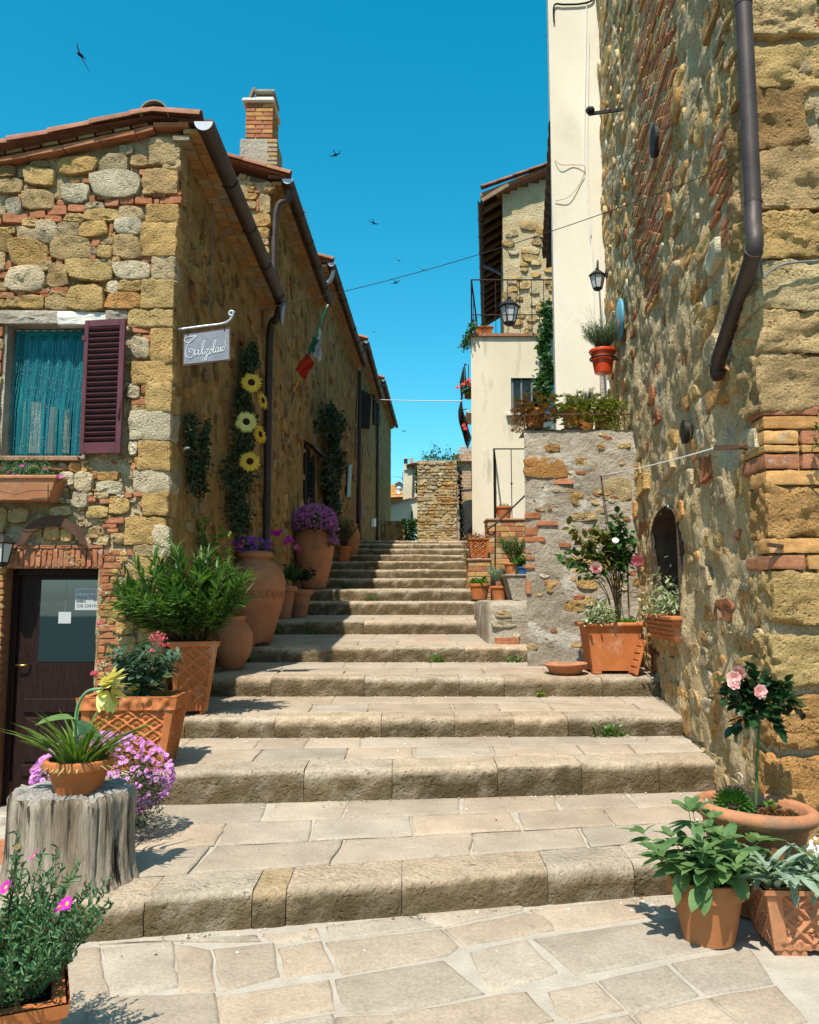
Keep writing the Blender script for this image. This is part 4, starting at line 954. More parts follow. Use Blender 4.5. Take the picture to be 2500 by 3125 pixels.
# low sloping block beside the steps
LY = 10.75
a = at(1488, 1832, LY); b = at(1606, 1832, LY)
blk = thing('low_wall', 'low grey rendered block beside the steps with flower pots on top', 'wall', ((a.x + b.x) / 2, LY, 1.1))
bx0, bx1, bz = a.x, b.x + .35, a.z
bb = MB(); n = 10
obj('block', rblock(bx0 + .0, bx1, LY, LY + 2.6, .95, bz, 12, 14, .02, 4, 3), M['grey_render'], blk, smooth=True, auto=38)
LFr = Frame((0, LY, 0), (1, 0, 0), (0, 0, 1), (0, -1, 0))
for (x0, y0, x1, y1, k) in ((370, 1370, 540, 1425, 'b'), (345, 1245, 545, 1300, 'w'), (495, 1340, 545, 1375, 'w'), (370, 1180, 480, 1230, 'k')):
    addst(Z7, blk, LFr, x0, y0, x1, y1, k, rr_, .02)
# ---- cream tower on the terrace
TY = 12.0
cream_t = thing('cream_house', 'tall narrow cream plastered house rising beside the right stone wall', 'house', (2.6, TY, 3.6))
tx0 = 2.19
TWx1 = rwx(TY) + .1
TF = Frame((0, TY, 0), (1, 0, 0), (0, 0, 1), (0, -1, 0))
M['cream_st'] = mat('stained_cream_plaster', (.62, .54, .39), (.71, .63, .48), ns=1.2, rough=.9, bump=.25, bs=50, dist=.008, fine=.08, c3=(.29, .24, .155), c3s=2.4, c3t=.55, c3w=.2, stretch=(1.4, 1.4, .28), spec=.15)
obj('wall', grid(TF, tx0, TWx1, 2.8, 16.5, .12, .25, lambda u, v: .006 * fbm(u, v, 2)), M['cream'], cream_t, smooth=True)
obj('side_wall', hexa([(tx0, TY, 2.8), (tx0 + .05, TY, 2.8), (tx0 + .75, 16, 2.8), (tx0 + .7, 16, 2.8), (tx0, TY, 16.5), (tx0 + .05, TY, 16.5), (tx0 + .75, 16, 16.5), (tx0 + .7, 16, 16.5)]), M['cream'], cream_t)
obj('roof', hexa([(tx0, TY, 16.5), (4.5, TY, 16.5), (4.5, 16, 16.5), (tx0 + .7, 16, 16.5), (tx0, TY, 16.6), (4.5, TY, 16.6), (4.5, 16, 16.6), (tx0 + .7, 16, 16.6)]), M['tile'], cream_t).color = (.3, .12, .07, 1)
a = TF.px(1832, 1236); b = TF.px(1884, 1000)
obj('door_frame', fbox(TF, a[0], b[0] + .2, a[1] - .3, b[1], .0, .05), M['grey_render'], cream_t)
dd = obj('door', fbox(TF, a[0] + .05, b[0] + .2, a[1] - .3, b[1] - .05, .05, .07), flat('pale_grey_door', (.33, .31, .29)), cream_t)
obj('panel', fbox(TF, a[0] + .09, b[0] + .1, a[1] - .2, a[1] + .35, .07, .08), M['white'], dd)
# cables on the tower
for i, pt in enumerate((((1790, -20), (1788, 140), (1783, 480), (1797, 700), (1806, 760), (1812, 950), (1818, 1060)), ((1797, 130), (1792, 480), (1803, 720)))):
    o = obj('white_cable', tube(smoothpath([TF.p(*TF.px(*p), .02) for p in pt], 5), .008, 6), M['whitewire'], None)
    tag(o, ('long white cable running down the cream house edge', 'shorter white cable beside the long one on the cream house')[i], 'cable')
o = obj('loose_cable', tube(smoothpath([TF.p(*TF.px(*p), .02 + .03 * (i % 2)) for i, p in enumerate(((1692, 488), (1710, 508), (1750, 505), (1783, 515), (1770, 560), (1735, 605), (1694, 615)))], 6), .006, 6), flat('beige_cable', (.4, .32, .2)), None)
tag(o, 'loose beige cable looping across the cream house wall', 'cable')
o = obj('black_cable', tube(smoothpath([TF.p(*TF.px(*p), .03) for p in ((1690, 70), (1691, 20), (1720, 18), (1770, 16), (1806, 5), (1812, -20))], 6), .014, 6), M['black'], None); tag(o, 'black cable crossing the top of the cream house', 'cable')
# eave of the wing behind the tower
wing = thing('tiled_eave', 'stepped clay tile eave peeping out left of the cream house', 'roof', (2.3, 14, 8))
e0 = at(1688, 408, 12.3); e1 = at(1664, 835, 17.3)
for i in range(12):
    t = i / 12; p = e0.lerp(Vector((e1.x, e1.y, e0.z)), t); 
    obj('roof_tile', halftile(p + Vector((-.02, 0, 0)), p + Vector((.5, 0, .12)), .2, .18, 8, .03), M['tile'], wing, smooth=True, color=(.2, .1, .055), auto=40)
obj('soffit', hexa([(e0.x + .02, 12.3, e0.z - .12), (e0.x + .6, 12.3, e0.z), (e1.x + .6, 17.3, e0.z), (e1.x + .02, 17.3, e0.z - .12), (e0.x + .02, 12.3, e0.z - .06), (e0.x + .6, 12.3, e0.z + .06), (e1.x + .6, 17.3, e0.z + .06), (e1.x + .02, 17.3, e0.z - .06)]), M['darkwood'], wing)
# ---- lower cream house with roof terrace
CYb = 17.0
CF = Frame((0, CYb, 0), (1, 0, 0), (0, 0, 1), (0, -1, 0))
ch_ = thing('cream_house', 'low stained cream house with a railed roof terrace', 'house', (2, CYb, 2.3))
c0 = CF.px(1441, 1500)[0]; ct = CF.px(1500, 1028)[1]
wA = CF.px(1562, 1262); wB = CF.px(1652, 1150)
obj('wall', grid(CF, c0, 3.6, 1.8, ct, .06, .06, lambda u, v: .006 * fbm(u, v, 6), lambda u, v: wA[0] < u < wB[0] + .3 and wA[1] < v < wB[1]), M['cream_st'], ch_, smooth=True)
obj('side_wall', hexa([(c0, CYb, 1.8), (c0 + .05, CYb, 1.8), (c0 + .5, 21, 1.8), (c0 + .45, 21, 1.8), (c0, CYb, ct), (c0 + .05, CYb, ct), (c0 + .5, 21, ct), (c0 + .45, 21, ct)]), M['cream_st'], ch_)
obj('terrace_edge', hexa([(c0 - .05, CYb - .06, ct), (3.6, CYb - .06, ct), (3.6, 21, ct), (c0 + .42, 21, ct), (c0 - .05, CYb - .06, ct + .06), (3.6, CYb - .06, ct + .06), (3.6, 21, ct + .06), (c0 + .42, 21, ct + .06)]), M['brick'], ch_).color = (.33, .16, .09, 1)
win = obj('window', fbox(CF, wA[0], wB[0] + .3, wA[1], wB[1], -.12, -.1), M['glass'], ch_)
for (x0, x1) in ((wA[0], wA[0] + .05), (wA[0] + .2, wA[0] + .24), (wA[0] + .42, wA[0] + .46)):
    obj('glazing_bar', fbox(CF, x0, x1, wA[1], wB[1], -.1, -.05), flat('grey_window_paint', (.16, .16, .17)), win)
obj('sill', fbox(CF, wA[0] - .12, wB[0] + .3, wA[1] - .06, wA[1], 0, .1), M['white_pl'], ch_)
rail = thing('balcony_railing', 'black iron railing round the cream house roof terrace', 'railing', (c0, CYb, ct))
rz0, rz1 = ct + .06, CF.px(1500, 855)[1]
def railing(parent, pts, z0, z1, n, m=M['iron'], knob=True, low=None):
    for (a, b) in zip(pts[:-1], pts[1:]):
        a = Vector(a); b = Vector(b)
        obj('top_rail', bar((a.x, a.y, z1), (b.x, b.y, z1), .035, .02), m, parent)
        if low: obj('lower_rail', bar((a.x, a.y, z0 + low), (b.x, b.y, z0 + low), .02, .02), m, parent)
        for i in range(n + 1):
            p = a.lerp(b, i / n); thick = .018 if i in (0, n) else .009
            o = obj('baluster', tube([(p.x, p.y, z0), (p.x, p.y, z1)], thick, 6), m, parent)
            if knob: obj('collar', lathe([(.01, -.025), (.026, 0), (.01, .025)], 8, (p.x, p.y, z0 + (z1 - z0) * .5)), m, o)
xr = CF.px(1690, 900)[0] + .3
railing(rail, [(c0 + .02, CYb - .02), (xr, CYb - .02)], rz0, rz1, 8, low=.42)
railing(rail, [(c0 + .02, CYb - .02), (c0 + .35, 19.6)], rz0, rz1, 3, low=.42)
# ---- stone house behind the terrace
FY = 21.0
FF = Frame((0, FY, 0), (1, 0, 0), (0, 0, 1), (0, -1, 0))
fh = thing('stone_house', 'far pale rubble house with deep timber eaves above the terrace railing', 'house', (3.2, FY, 3))
q0 = FF.px(1536, 800)[0]
def fgab(u): a = FF.px(1468, 606); b = FF.px(1690, 528); return a[1] + (b[1] - a[1]) * (u - a[0]) / (b[0] - a[0])
obj('wall', grid(FF, q0, 5.2, 3, 14.5, .1, .1, lambda u, v: .03 * fbm(u * 3, v * 3, 4), lambda u, v: v > fgab(u) - .1), mat('yellow_lime_wall', (.5, .38, .2), (.62, .5, .3), ns=4, rough=.95, bump=1, bs=20, dist=.05, fine=.3), fh, smooth=True)
for i in range(90):
    u = rr_.uniform(q0 + .1, q0 + 1.5); v = rr_.uniform(ct + .3, 11.8); a = rr_.uniform(.15, .42)
    if v > fgab(u) - .3: continue
    obj('stone', stone(FF, outline(u - a / 2, v - a * .3, u + a / 2, v + a * .3, rr_, .5, .12, 9), .05, rr_), M['stone'], fh, smooth=True, color=tint(rr_.choice('syytw'), rr_), auto=38)
for r in range(20):
    z = ct + .25 + r * .11
    for s_ in range(2):
        x = q0 + 1.22 + s_ * .26 + (.1 if r % 2 else 0); obj('brick', bbox(x, x + .24, FY - .03, FY + .1, z, z + .095, .008), M['brick'], fh, color=tuple(c * .9 + .08 for c in tint('o', rr_)))
ea = at(1470, 606, FY - .3); eb = Vector((ea.x + 1.0, 31, ea.z)); wi = q0 + .02
obj('side_wall', hexa([(q0, FY + .02, 3), (q0 + .05, FY + .02, 3), (q0 + 1.1, 31, 3), (q0 + 1.05, 31, 3), (q0, FY + .02, fgab(q0)), (q0 + .05, FY + .02, fgab(q0)), (q0 + 1.1, 31, fgab(q0)), (q0 + 1.05, 31, fgab(q0))]), M['mortar'], fh)
obj('soffit', ([(ea.x, ea.y, ea.z), (wi + .1, ea.y, fgab(wi + .1) + .03), (wi + 1.1, 31, fgab(wi + .1) + .03), (eb.x, eb.y, eb.z)], [(0, 1, 2, 3)]), M['darkwood'], fh)
for i in range(16):
    t = i / 16; a = ea.lerp(eb, t); b = Vector((wi + .1 + t, a.y, fgab(wi + .1) + .03))
    obj('rafter', bar(a - Vector((0, 0, .06)), b - Vector((0, 0, .06)), .09, .1), mat('pale_rafter', (.2, .14, .08), (.3, .21, .12), ns=8) if i == 0 else bpy.data.materials['pale_rafter'], fh)
gutter(ea + Vector((-.02, 0, -.02)), eb + Vector((-.02, 0, -.02)), .09, fh, cap=False)
rfv = [tuple(ea + Vector((-.03, 0, .05))), tuple(FF.p(5.2, fgab(5.2) + .1, .3)), tuple(FF.p(5.2, fgab(5.2) + .1, -9)), tuple(eb + Vector((0, 0, .05)))]
obj('roof', (rfv + [tuple(Vector(p) + Vector((0, 0, .1))) for p in rfv], BF), M['tile'], fh).color = (.32, .14, .08, 1)
for i in range(7):
    u = ea.x + i * .42; obj('verge_tile', halftile((u, FY - .32, fgab(u) + .12), (u + .44, FY - .32, fgab(u + .44) + .12), .09, .08), M['tile'], fh, smooth=True, color=tilec(rr_))
a = at(1578, 545, 23); obj('chimney', bbox(a.x, a.x + .4, 23, 23.4, a.z - .6, a.z + .1, .02), M['brick'], fh).color = (.35, .15, .08, 1)
obj('gutter_elbow', tube(smoothpath([at(1480, 812, 23.5), at(1510, 825, 23), at(1538, 840, 22.5)], 4), .05, 8), M['copper'], fh, smooth=True)
# ================================================================ end of the alley
rf_ = random.Random(31)
ZE = lambda x, y: (1150 + x * .2029, 1300 + y * .2029)
PY = 36.0
PF = Frame((0, PY, 0), (1, 0, 0), (0, 0, 1), (0, -1, 0))
ru = thing('stone_pier', 'ruined rubble stone pier overgrown on top at the head of the steps', 'wall', (1.2, PY, 3.3))
a = PF.px(*ZE(612, 1730)); b = PF.px(*ZE(1198, 520))
px0, px1, pz1 = a[0], b[0], b[1]
obj('core', grid(PF, px0, px1, 3, pz1, .08, .08, lambda u, v: .04 * fbm(u * 3, v * 3, 3)), M['mortar'], ru, smooth=True)
obj('body', hexa([(px0, PY + .02, 3), (px1, PY + .02, 3), (px1 + .1, PY + 1.2, 3), (px0 + .1, PY + 1.2, 3), (px0, PY + .02, pz1), (px1, PY + .02, pz1), (px1 + .1, PY + 1.2, pz1), (px0 + .1, PY + 1.2, pz1)]), M['mortar'], ru)
v = 3.9
while v < pz1 - .05:
    h = rf_.uniform(.1, .24); u = px0
    while u < px1 - .08:
        L = rf_.uniform(.14, .42); L = min(L, px1 - u)
        if px1 - u - L < .5 and rf_.random() < .5 and h > .15: L = px1 - u
        k = rf_.choice('yytosw') if v < pz1 - 1.2 else rf_.choice('gksw')
        if px1 - (u + L) < .05 and L > .3: k = 'o'
        if rf_.random() < .93: obj('stone', stone(PF, outline(u + .01, v + .01, u + L - .01, v + h * rf_.uniform(.75, 1), rf_, .6, .16, 9), rf_.uniform(.02, .06), rf_, rough=1.4), M['stone'], ru, smooth=True, color=tint(k, rf_), auto=60)
        u += L
    v += h
# dark low wall
low_ = thing('low_wall', 'low dark stone wall in shade at the top left of the steps', 'wall', (-.5, 37, 3.3))
a = at(1170, 1652, 37); b = at(1243, 1588, 37)
obj('body', rblock(a.x, b.x, 37, 37.5, a.z - .6, b.z, 9, 12, .05, 2, 2), M['shadewall'], low_, smooth=True)
a2 = at(1226, 1590, 37)
obj('coping_stone', rblock(a2.x, a2.x + .2, 36.95, 37.5, b.z - .02, b.z + .1, 5, 6, .02, 4, 4), M['grey_render'], low_, smooth=True)
# far cream house
Y2 = 46.0
fc = thing('cream_house', 'small far cream house with a striped flue behind the stone pier', 'house', (-.3, Y2, 3))
def quad(nm, P, Y, m, par, th=.4):
    A = [at(*ZE(*p), Y) for p in P]; B = [p + Vector((0, th, 0)) for p in A]; n = len(A)
    return obj(nm, ([tuple(p) for p in A + B], [tuple(range(n)), tuple(range(2 * n - 1, n - 1, -1))] + [(i, n + i, n + (i + 1) % n, (i + 1) % n) for i in range(n)]), m, par)
M['cream_far'] = mat('aged_cream_plaster', (.5, .44, .31), (.62, .56, .42), ns=1.1, rough=.95, bump=.2, fine=.1, c3=(.33, .29, .14), c3s=.9, c3t=.58, c3w=.15)
quad('wall', [(395, 1200), (700, 1200), (700, 590), (460, 620), (400, 640)], Y2, M['cream_far'], fc, 3)
quad('low_wall', [(120, 1420), (130, 1190), (400, 1115), (620, 1075), (640, 1500), (120, 1500)], Y2 - .6, M['cream_far'], fc, .5)
for i in range(10):
    x = 140 + i * 50; y = 1185 - i * 13
    quad('coping_tile', [(x, y + 12), (x + 54, y - 2), (x + 54, y - 20), (x, y - 8)], Y2 - .75, M['tile'], fc, .7).color = (.35, .2, .12, 1)
fl = quad('flue', [(410, 660), (462, 660), (462, 478), (412, 478)], Y2 - .1, M['cream_far'], fc, .6)
for i in range(4): quad('flue_band', [(408, 500 + i * 16), (464, 500 + i * 16), (464, 492 + i * 16), (408, 492 + i * 16)], Y2 - .15, M['iron'], fl, .7)
quad('chimney', [(500, 560), (555, 560), (552, 488), (498, 488)], Y2 + .5, M['brick'], fc, .6).color = (.5, .3, .22, 1)
rff = quad('roof', [(455, 622), (640, 580), (640, 545), (465, 575)], Y2 - .2, M['tile'], fc, 3); rff.color = (.36, .15, .08, 1)
for i in range(8):
    a = at(*ZE(468 + i * 22, 600 - i * 5), Y2 - .3); obj('roof_tile', halftile(a, a + Vector((0, .6, .12)), .1, .09), M['tile'], rff, color=tilec(rf_))
obj('drain_pipe', tube([at(*ZE(556, 600), Y2 - .12), at(*ZE(540, 1060), Y2 - .12), at(*ZE(528, 1400), Y2 - .8)], .05, 6), M['copper'], fc)
# tiled roof beyond
Y3 = 62.0
th_ = thing('tiled_house', 'far house with lichen yellow tiled roof and small dormer', 'house', (-2, Y3, 3))
quad('wall', [(60, 1200), (395, 1200), (395, 1100), (60, 1100)], Y3, M['shadewall'], th_, 2)
A = [at(*ZE(60, 1110), Y3 - .4), at(*ZE(420, 1100), Y3 - .4)]; B = [at(*ZE(60, 905), Y3 + 5), at(*ZE(420, 905), Y3 + 5)]
rt = obj('roof', ([tuple(p) for p in (A[0], A[1], B[1], B[0])], [(0, 1, 2, 3)]), M['tile'], th_); rt.color = (.4, .18, .07, 1)
for i in range(16):
    t = i / 15; p0 = A[0].lerp(A[1], t); p1 = B[0].lerp(B[1], t)
    for j in range(5):
        obj('roof_tile', halftile(p0.lerp(p1, j / 5) + Vector((0, 0, .04)), p0.lerp(p1, (j + 1.05) / 5) + Vector((0, 0, .03)), .16, .13, 6), M['tile'], rt, smooth=True, color=((.52, .27, .06) if rf_.random() < .6 else (.42, .2, .1)))
dm = quad('dormer', [(283, 1000), (392, 1000), (392, 870), (338, 835), (283, 870)], Y3 + 1.5, M['cream_far'], th_, 2)
quad('pane', [(308, 965), (380, 965), (380, 880), (308, 880)], Y3 + 1.45, M['glass'], dm, .04); quad('dormer_roof', [(272, 880), (338, 845), (400, 880), (400, 868), (338, 828), (272, 868)], Y3 + 1.3, M['tile'], dm, 2.4).color = (.3, .13, .08, 1)
a = at(*ZE(333, 1040), Y3 + .8); b = at(*ZE(333, 950), Y3 + .8)
fp = obj('flue_pipe', tube([a - Vector((0, 0, .3)), b], .12, 8), M['white'], th_); obj('flue_cap', lathe([(.2, 0), (.24, .1), (.05, .2)], 8, tuple(b)), M['white'], fp)
ant = thing('antenna', 'thin television antenna standing by the far cream house', 'antenna', at(*ZE(392, 830), Y2 + 4))
obj('mast', tube([at(*ZE(392, 840), Y2 + 4), at(*ZE(392, 690), Y2 + 4)], .02, 5), M['wire'], ant); obj('boom', tube([at(*ZE(250, 765), Y2 + 4), at(*ZE(396, 772), Y2 + 4)], .015, 5), M['wire'], ant)
for x in (262, 290, 320, 350): obj('element', tube([at(*ZE(x, 766), Y2 + 3.8), at(*ZE(x, 766), Y2 + 4.2)], .012, 5), M['wire'], ant)
obj('mast_box', box(*[c for p in (0,) for c in (at(*ZE(378, 800), Y2 + 4).x, at(*ZE(392, 800), Y2 + 4).x)], Y2 + 3.9, Y2 + 4, at(*ZE(378, 802), Y2 + 4).z, at(*ZE(378, 782), Y2 + 4).z), M['blue'], ant)
# brick house with the archway
Y4 = 46.0
ah = thing('brick_house', 'far pinkish brick house with a dark archway below', 'house', (3, Y4, 3.3))
AF = Frame((0, Y4, 0), (1, 0, 0), (0, 0, 1), (0, -1, 0))
M['pinkbrick'] = mat('pink_brick_wall', (.36, .2, .13), (.46, .28, .19), ns=3, rough=.95, bump=.4, bs=14, fine=.2)
ac = AF.px(*ZE(1430, 1300)); au0 = AF.px(*ZE(1250, 1300))[0]; arcR = ac[0] - au0; atop = AF.px(*ZE(1440, 1120))[1]
obj('wall', grid(AF, AF.px(*ZE(1190, 1300))[0], 5.2, 2.5, AF.px(*ZE(1300, 530))[1], .07, .07, lambda u, v: 0, lambda u, v: au0 < u < au0 + 2 * arcR and v < atop - .75 * arcR * (1 - math.sqrt(max(0, 1 - ((u - au0 - arcR) / arcR) ** 2)))), M['pinkbrick'], ah)
for r in range(14):
    for s_ in range(7):
        v = AF.px(*ZE(1300, 930))[1] + r * .17; u = AF.px(*ZE(1215, 900))[0] + s_ * .3 + (.15 if r % 2 else 0)
        obj('brick', fbox(AF, u, u + .28, v, v + .15, .0, .02, .01), M['brick'], ah, color=tuple(c * .7 + .12 for c in tint('o', rf_)))
for i in range(11):
    t = math.pi * (.5 + .5 * i / 10); c_, s_ = math.cos(t), math.sin(t); p = AF.p(au0 + arcR + c_ * arcR * 1.06, atop - .75 * arcR + s_ * arcR * .8, .03)
    obj('arch_brick', bar(p, p + Vector((c_, 0, s_)) * .28, .1, .2, (0, 1, 0)), M['brick'], ah, color=tint('t', rf_))
obj('passage', hexa([(au0 - .1, Y4 + .05, 2.5), (au0, Y4 + .05, 2.5), (au0 + .5, 50, 2.5), (au0 + .4, 50, 2.5), (au0 - .1, Y4 + .05, 7), (au0, Y4 + .05, 7), (au0 + .5, 50, 7), (au0 + .4, 50, 7)]), M['pinkbrick'], ah)
z_ = AF.px(*ZE(1400, 1400))[1]
obj('inner_arch', grid(Frame((0, 50, 0), (1, 0, 0), (0, 0, 1), (0, -1, 0)), au0 - .5, 6, 2.5, 9, .08, .08, lambda u, v: 0, lambda u, v: (1.05 * (au0 + arcR) - 1.1 * arcR < u - .4 < 1.05 * (au0 + arcR) + 1.1 * arcR) and v < z_ + .1 - .8 * (((u - .4 - 1.05 * (au0 + arcR)) / (1.1 * arcR)) ** 2)), M['pinkbrick'], ah)
obj('gate', box(at(*ZE(1328, 1500), 51).x, 6, 51, 51.1, 2.5, 8), flat('red_wood_gate', (.2, .07, .06)), ah)
rr4 = quad('roof', [(1180, 530), (1500, 530), (1500, 515), (1180, 515)], Y4 - .3, M['tile'], ah, 4); rr4.color = (.4, .2, .12, 1)
quad('upper_wall', [(1160, 520), (1160, 440), (1450, 380), (1520, 380), (1520, 520)], Y4 + 3, M['white_pl'], ah, 1); quad('upper_roof', [(1150, 448), (1450, 384), (1520, 375), (1520, 360), (1450, 370), (1150, 436)], Y4 + 2.8, M['tile'], ah, 3).color = (.36, .17, .1, 1)
quad('string_course', [(1250, 965), (1500, 950), (1500, 942), (1250, 957)], Y4 - .06, M['copper'], ah, .1); sh5 = quad('shutter', [(1422, 930), (1500, 925), (1500, 655), (1425, 662)], Y4 - .05, M['darkwood'], ah, .05)
for i in range(12): quad('slat', [(1428, 920 - i * 22), (1500, 916 - i * 22), (1500, 908 - i * 22), (1428, 912 - i * 22)], Y4 - .07, M['darkwood'], sh5, .03)
# ================================================================ pots and plants: builders
rq = random.Random(77)
def leaf(W=.3, seg=4, fold=.2, curl=.25, shape='lance', wave=0.0):
    """unit leaf: base at origin, along +Y, face +Z"""
    v = [(0, 0, 0)]; f = []
    for i in range(1, seg):
        t = i / seg
        wd = {'lance': math.sin(math.pi * t ** .8) ** .9, 'oval': math.sin(math.pi * t ** .9) ** .6, 'round': math.sin(math.pi * t ** .65) ** .5, 'strap': min(1, t * 5) * (1 - t ** 4)}[shape] * W / 2
        z = -curl * t * t; zz = z + wd * fold * 2
        v += [(-wd, t, zz + wave * math.sin(i * 2.1)), (0, t, z), (wd, t, zz - wave * math.sin(i * 2.1))]
    v.append((0, 1, -curl)); n = len(v) - 1
    f += [(0, 2, 1), (0, 3, 2)]
    for i in range(seg - 2):
        a = 1 + i * 3; f += [(a, a + 1, a + 4, a + 3), (a + 1, a + 2, a + 5, a + 4)]
    a = 1 + (seg - 2) * 3; f += [(a, a + 1, n), (a + 1, a + 2, n)]
    return v, f
def dm(p, d, s=1.0, roll=0.0, sx=1.0):
    y = Vector(d).normalized(); up = Vector((0, 0, 1))
    x = y.cross(up)
    if x.length < .05: x = Vector((1, 0, 0))
    x.normalize(); z = x.cross(y)
    if roll:
        q = Matrix.Rotation(roll, 3, y); x = q @ x; z = q @ z
    m = Matrix.Identity(4)
    for i in range(3): m[i][0] = x[i] * s * sx; m[i][1] = y[i] * s; m[i][2] = z[i] * s; m[i][3] = p[i]
    return m
def mass(name, tmpl, mats, m, parent, smooth=True, kind='stuff'):
    if not mats: return None
    tv_ = np.asarray(tmpl[0], dtype=float); A = np.array([[list(r) for r in q] for q in mats])
    V = np.einsum('nij,vj->nvi', A[:, :3, :3], tv_) + A[:, None, :3, 3]
    n = len(tv_); F_ = [tuple(i + k * n for i in q) for k in range(len(mats)) for q in tmpl[1]]
    o = obj(name, (V.reshape(-1, 3), F_), m, parent, smooth=smooth)
    if kind: o['kind'] = kind
    return o
TM = {}
def tmesh(name, tmpl, m, smooth=True):
    key = (name, m.name, id(tmpl))
    if key not in TM: TM[key] = mesh(name, tmpl[0], tmpl[1], m, smooth)
    return TM[key]
def parts(name, tmpl, mats, m, parent, limit=300):
    me = tmesh(name, tmpl, m)
    for q in mats[:limit]:
        o = bpy.data.objects.new(name, me); C.objects.link(o); o.parent = parent; WL[o.name] = q.translation
        o.matrix_basis = Matrix.Translation(q.translation - WL[parent.name]) @ q.to_3x3().to_4x4()
    if len(mats) > limit: mass('small_leaves' if 'leaf' in name else name, tmpl, mats[limit:], m, parent)
def rdir(rng, up=.2, sp=1.0):
    a = rng.uniform(0, 2 * math.pi); z = rng.uniform(-1, 1); r = math.sqrt(1 - z * z)
    return (Vector((r * math.cos(a), r * math.sin(a), z)) * sp + Vector((0, 0, up))).normalized()
def ball(rng, c, rad_, n, shell=.5):
    out = []
    for i in range(n):
        d = rdir(rng, 0); r = rng.uniform(shell, 1) ** .6
        out.append((Vector(c) + Vector((d.x * rad_[0] * r, d.y * rad_[1] * r, d.z * rad_[2] * r)), d))
    return out
def daisy(n=16, r=1.0, ctr=.2, cup=.15, wd=None):
    v = []; f = []; wd = wd or 2.2 / n
    for k in range(n):
        a = 2 * math.pi * k / n; c, s = math.cos(a), math.sin(a); b = len(v); px_, py_ = -s * wd, c * wd; z = cup * (1 + .4 * math.sin(k * 2.3))
        v += [(c * ctr * .6, s * ctr * .6, 0), (c * .6 * r + px_, s * .6 * r + py_, z * .5), (c * r, s * r, z), (c * .6 * r - px_, s * .6 * r - py_, z * .5)]
        f.append((b, b + 1, b + 2, b + 3))
    return v, f
def dome(n=10, r=.2, h=.08):
    v = [(0, 0, h)] + [(r * .6 * math.cos(2 * math.pi * k / n), r * .6 * math.sin(2 * math.pi * k / n), h * .75) for k in range(n)] + [(r * math.cos(2 * math.pi * k / n), r * math.sin(2 * math.pi * k / n), 0) for k in range(n)]
    f = [(0, 1 + k, 1 + (k + 1) % n) for k in range(n)] + [(1 + k, 1 + n + k, 1 + n + (k + 1) % n, 1 + (k + 1) % n) for k in range(n)]
    return v, f
def rosette_flower(rings=((9, 1.0, .25), (7, .7, .55), (5, .4, .8)), wd=.5):
    v = []; f = []
    for (n, r, tilt) in rings:
        for k in range(n):
            a = 2 * math.pi * (k + r) / n; c, s = math.cos(a), math.sin(a); w_ = wd * r; z = tilt * r * 1.1; b = len(v)
            v += [(0, 0, 0), (c * r * .6 - s * w_, s * r * .6 + c * w_, z * .45), (c * r, s * r, z), (c * r * .6 + s * w_, s * r * .6 - c * w_, z * .45), (c * r * .55, s * r * .55, z * .3)]
            f += [(b, b + 1, b + 4), (b, b + 4, b + 3), (b + 1, b + 2, b + 4), (b + 4, b + 2, b + 3)]
    return v, f
# ---- plant colours
M['oleander'] = leafmat('oleander_leaf', (.02, .07, .014), (.115, .22, .04), .32, .5)
M['darkleaf'] = leafmat('dark_climber_leaf', (.008, .022, .008), (.025, .05, .014), .2, .5)
M['midleaf'] = leafmat('green_leaf', (.02, .065, .014), (.06, .14, .03), .3, .45)
M['freshleaf'] = leafmat('fresh_leaf', (.045, .13, .015), (.11, .23, .03), .35, .45)
M['valerian'] = leafmat('blue_green_leaf', (.03, .07, .045), (.075, .13, .08), .2, .5)
M['sage'] = leafmat('sage_leaf', (.04, .105, .03), (.14, .22, .07), .25, .65, under=(.22, .3, .17))
M['lamb'] = leafmat('woolly_grey_leaf', (.17, .24, .16), (.3, .36, .27), .2, .9)
M['rose_l'] = leafmat('rose_leaf', (.008, .032, .01), (.03, .07, .02), .15, .28, spec=.55)
M['ice'] = leafmat('ice_plant_leaf', (.045, .13, .045), (.12, .23, .08), .15, .5)
M['grass'] = leafmat('grass_blade', (.05, .11, .015), (.15, .23, .04), .3, .45)
M['rosemary'] = leafmat('rosemary_leaf', (.03, .075, .03), (.08, .13, .06), .15, .6)
M['laven'] = leafmat('lavender_leaf', (.08, .13, .075), (.18, .24, .14), .2, .7)
M['varieg'] = leafmat('cream_edged_leaf', (.1, .17, .06), (.5, .52, .33), .2, .5, ns=90)
M['succ'] = leafmat('yellow_green_succulent', (.1, .15, .02), (.3, .3, .05), .15, .5)
M['succ_r'] = leafmat('red_tipped_succulent', (.14, .13, .03), (.32, .12, .05), .15, .5)
M['semp'] = leafmat('houseleek_leaf', (.04, .12, .02), (.09, .2, .03), .15, .45)
M['semp_tip'] = leafmat('houseleek_dark_tip', (.05, .02, .03), (.09, .04, .04), .1, .5)
M['dryleaf'] = leafmat('dry_leaf', (.15, .09, .03), (.28, .18, .07), .2, .8)
M['magenta'] = leafmat('magenta_petal', (.5, .01, .32), (.65, .03, .45), .25, .5, back=(1, 1, 1))
M['pinkpale'] = leafmat('pale_pink_petal', (.45, .12, .4), (.7, .33, .62), .25, .5, back=(1, 1, 1), ns=25)
M['lilac'] = leafmat('purple_pink_petal', (.3, .05, .22), (.52, .15, .42), .25, .5, back=(1, 1, 1), ns=25)
M['violet'] = leafmat('violet_petal', (.09, .02, .25), (.2, .05, .4), .2, .5, back=(1, 1, 1))
M['redp'] = leafmat('red_petal', (.5, .012, .02), (.65, .04, .06), .25, .5, back=(1, 1, 1))
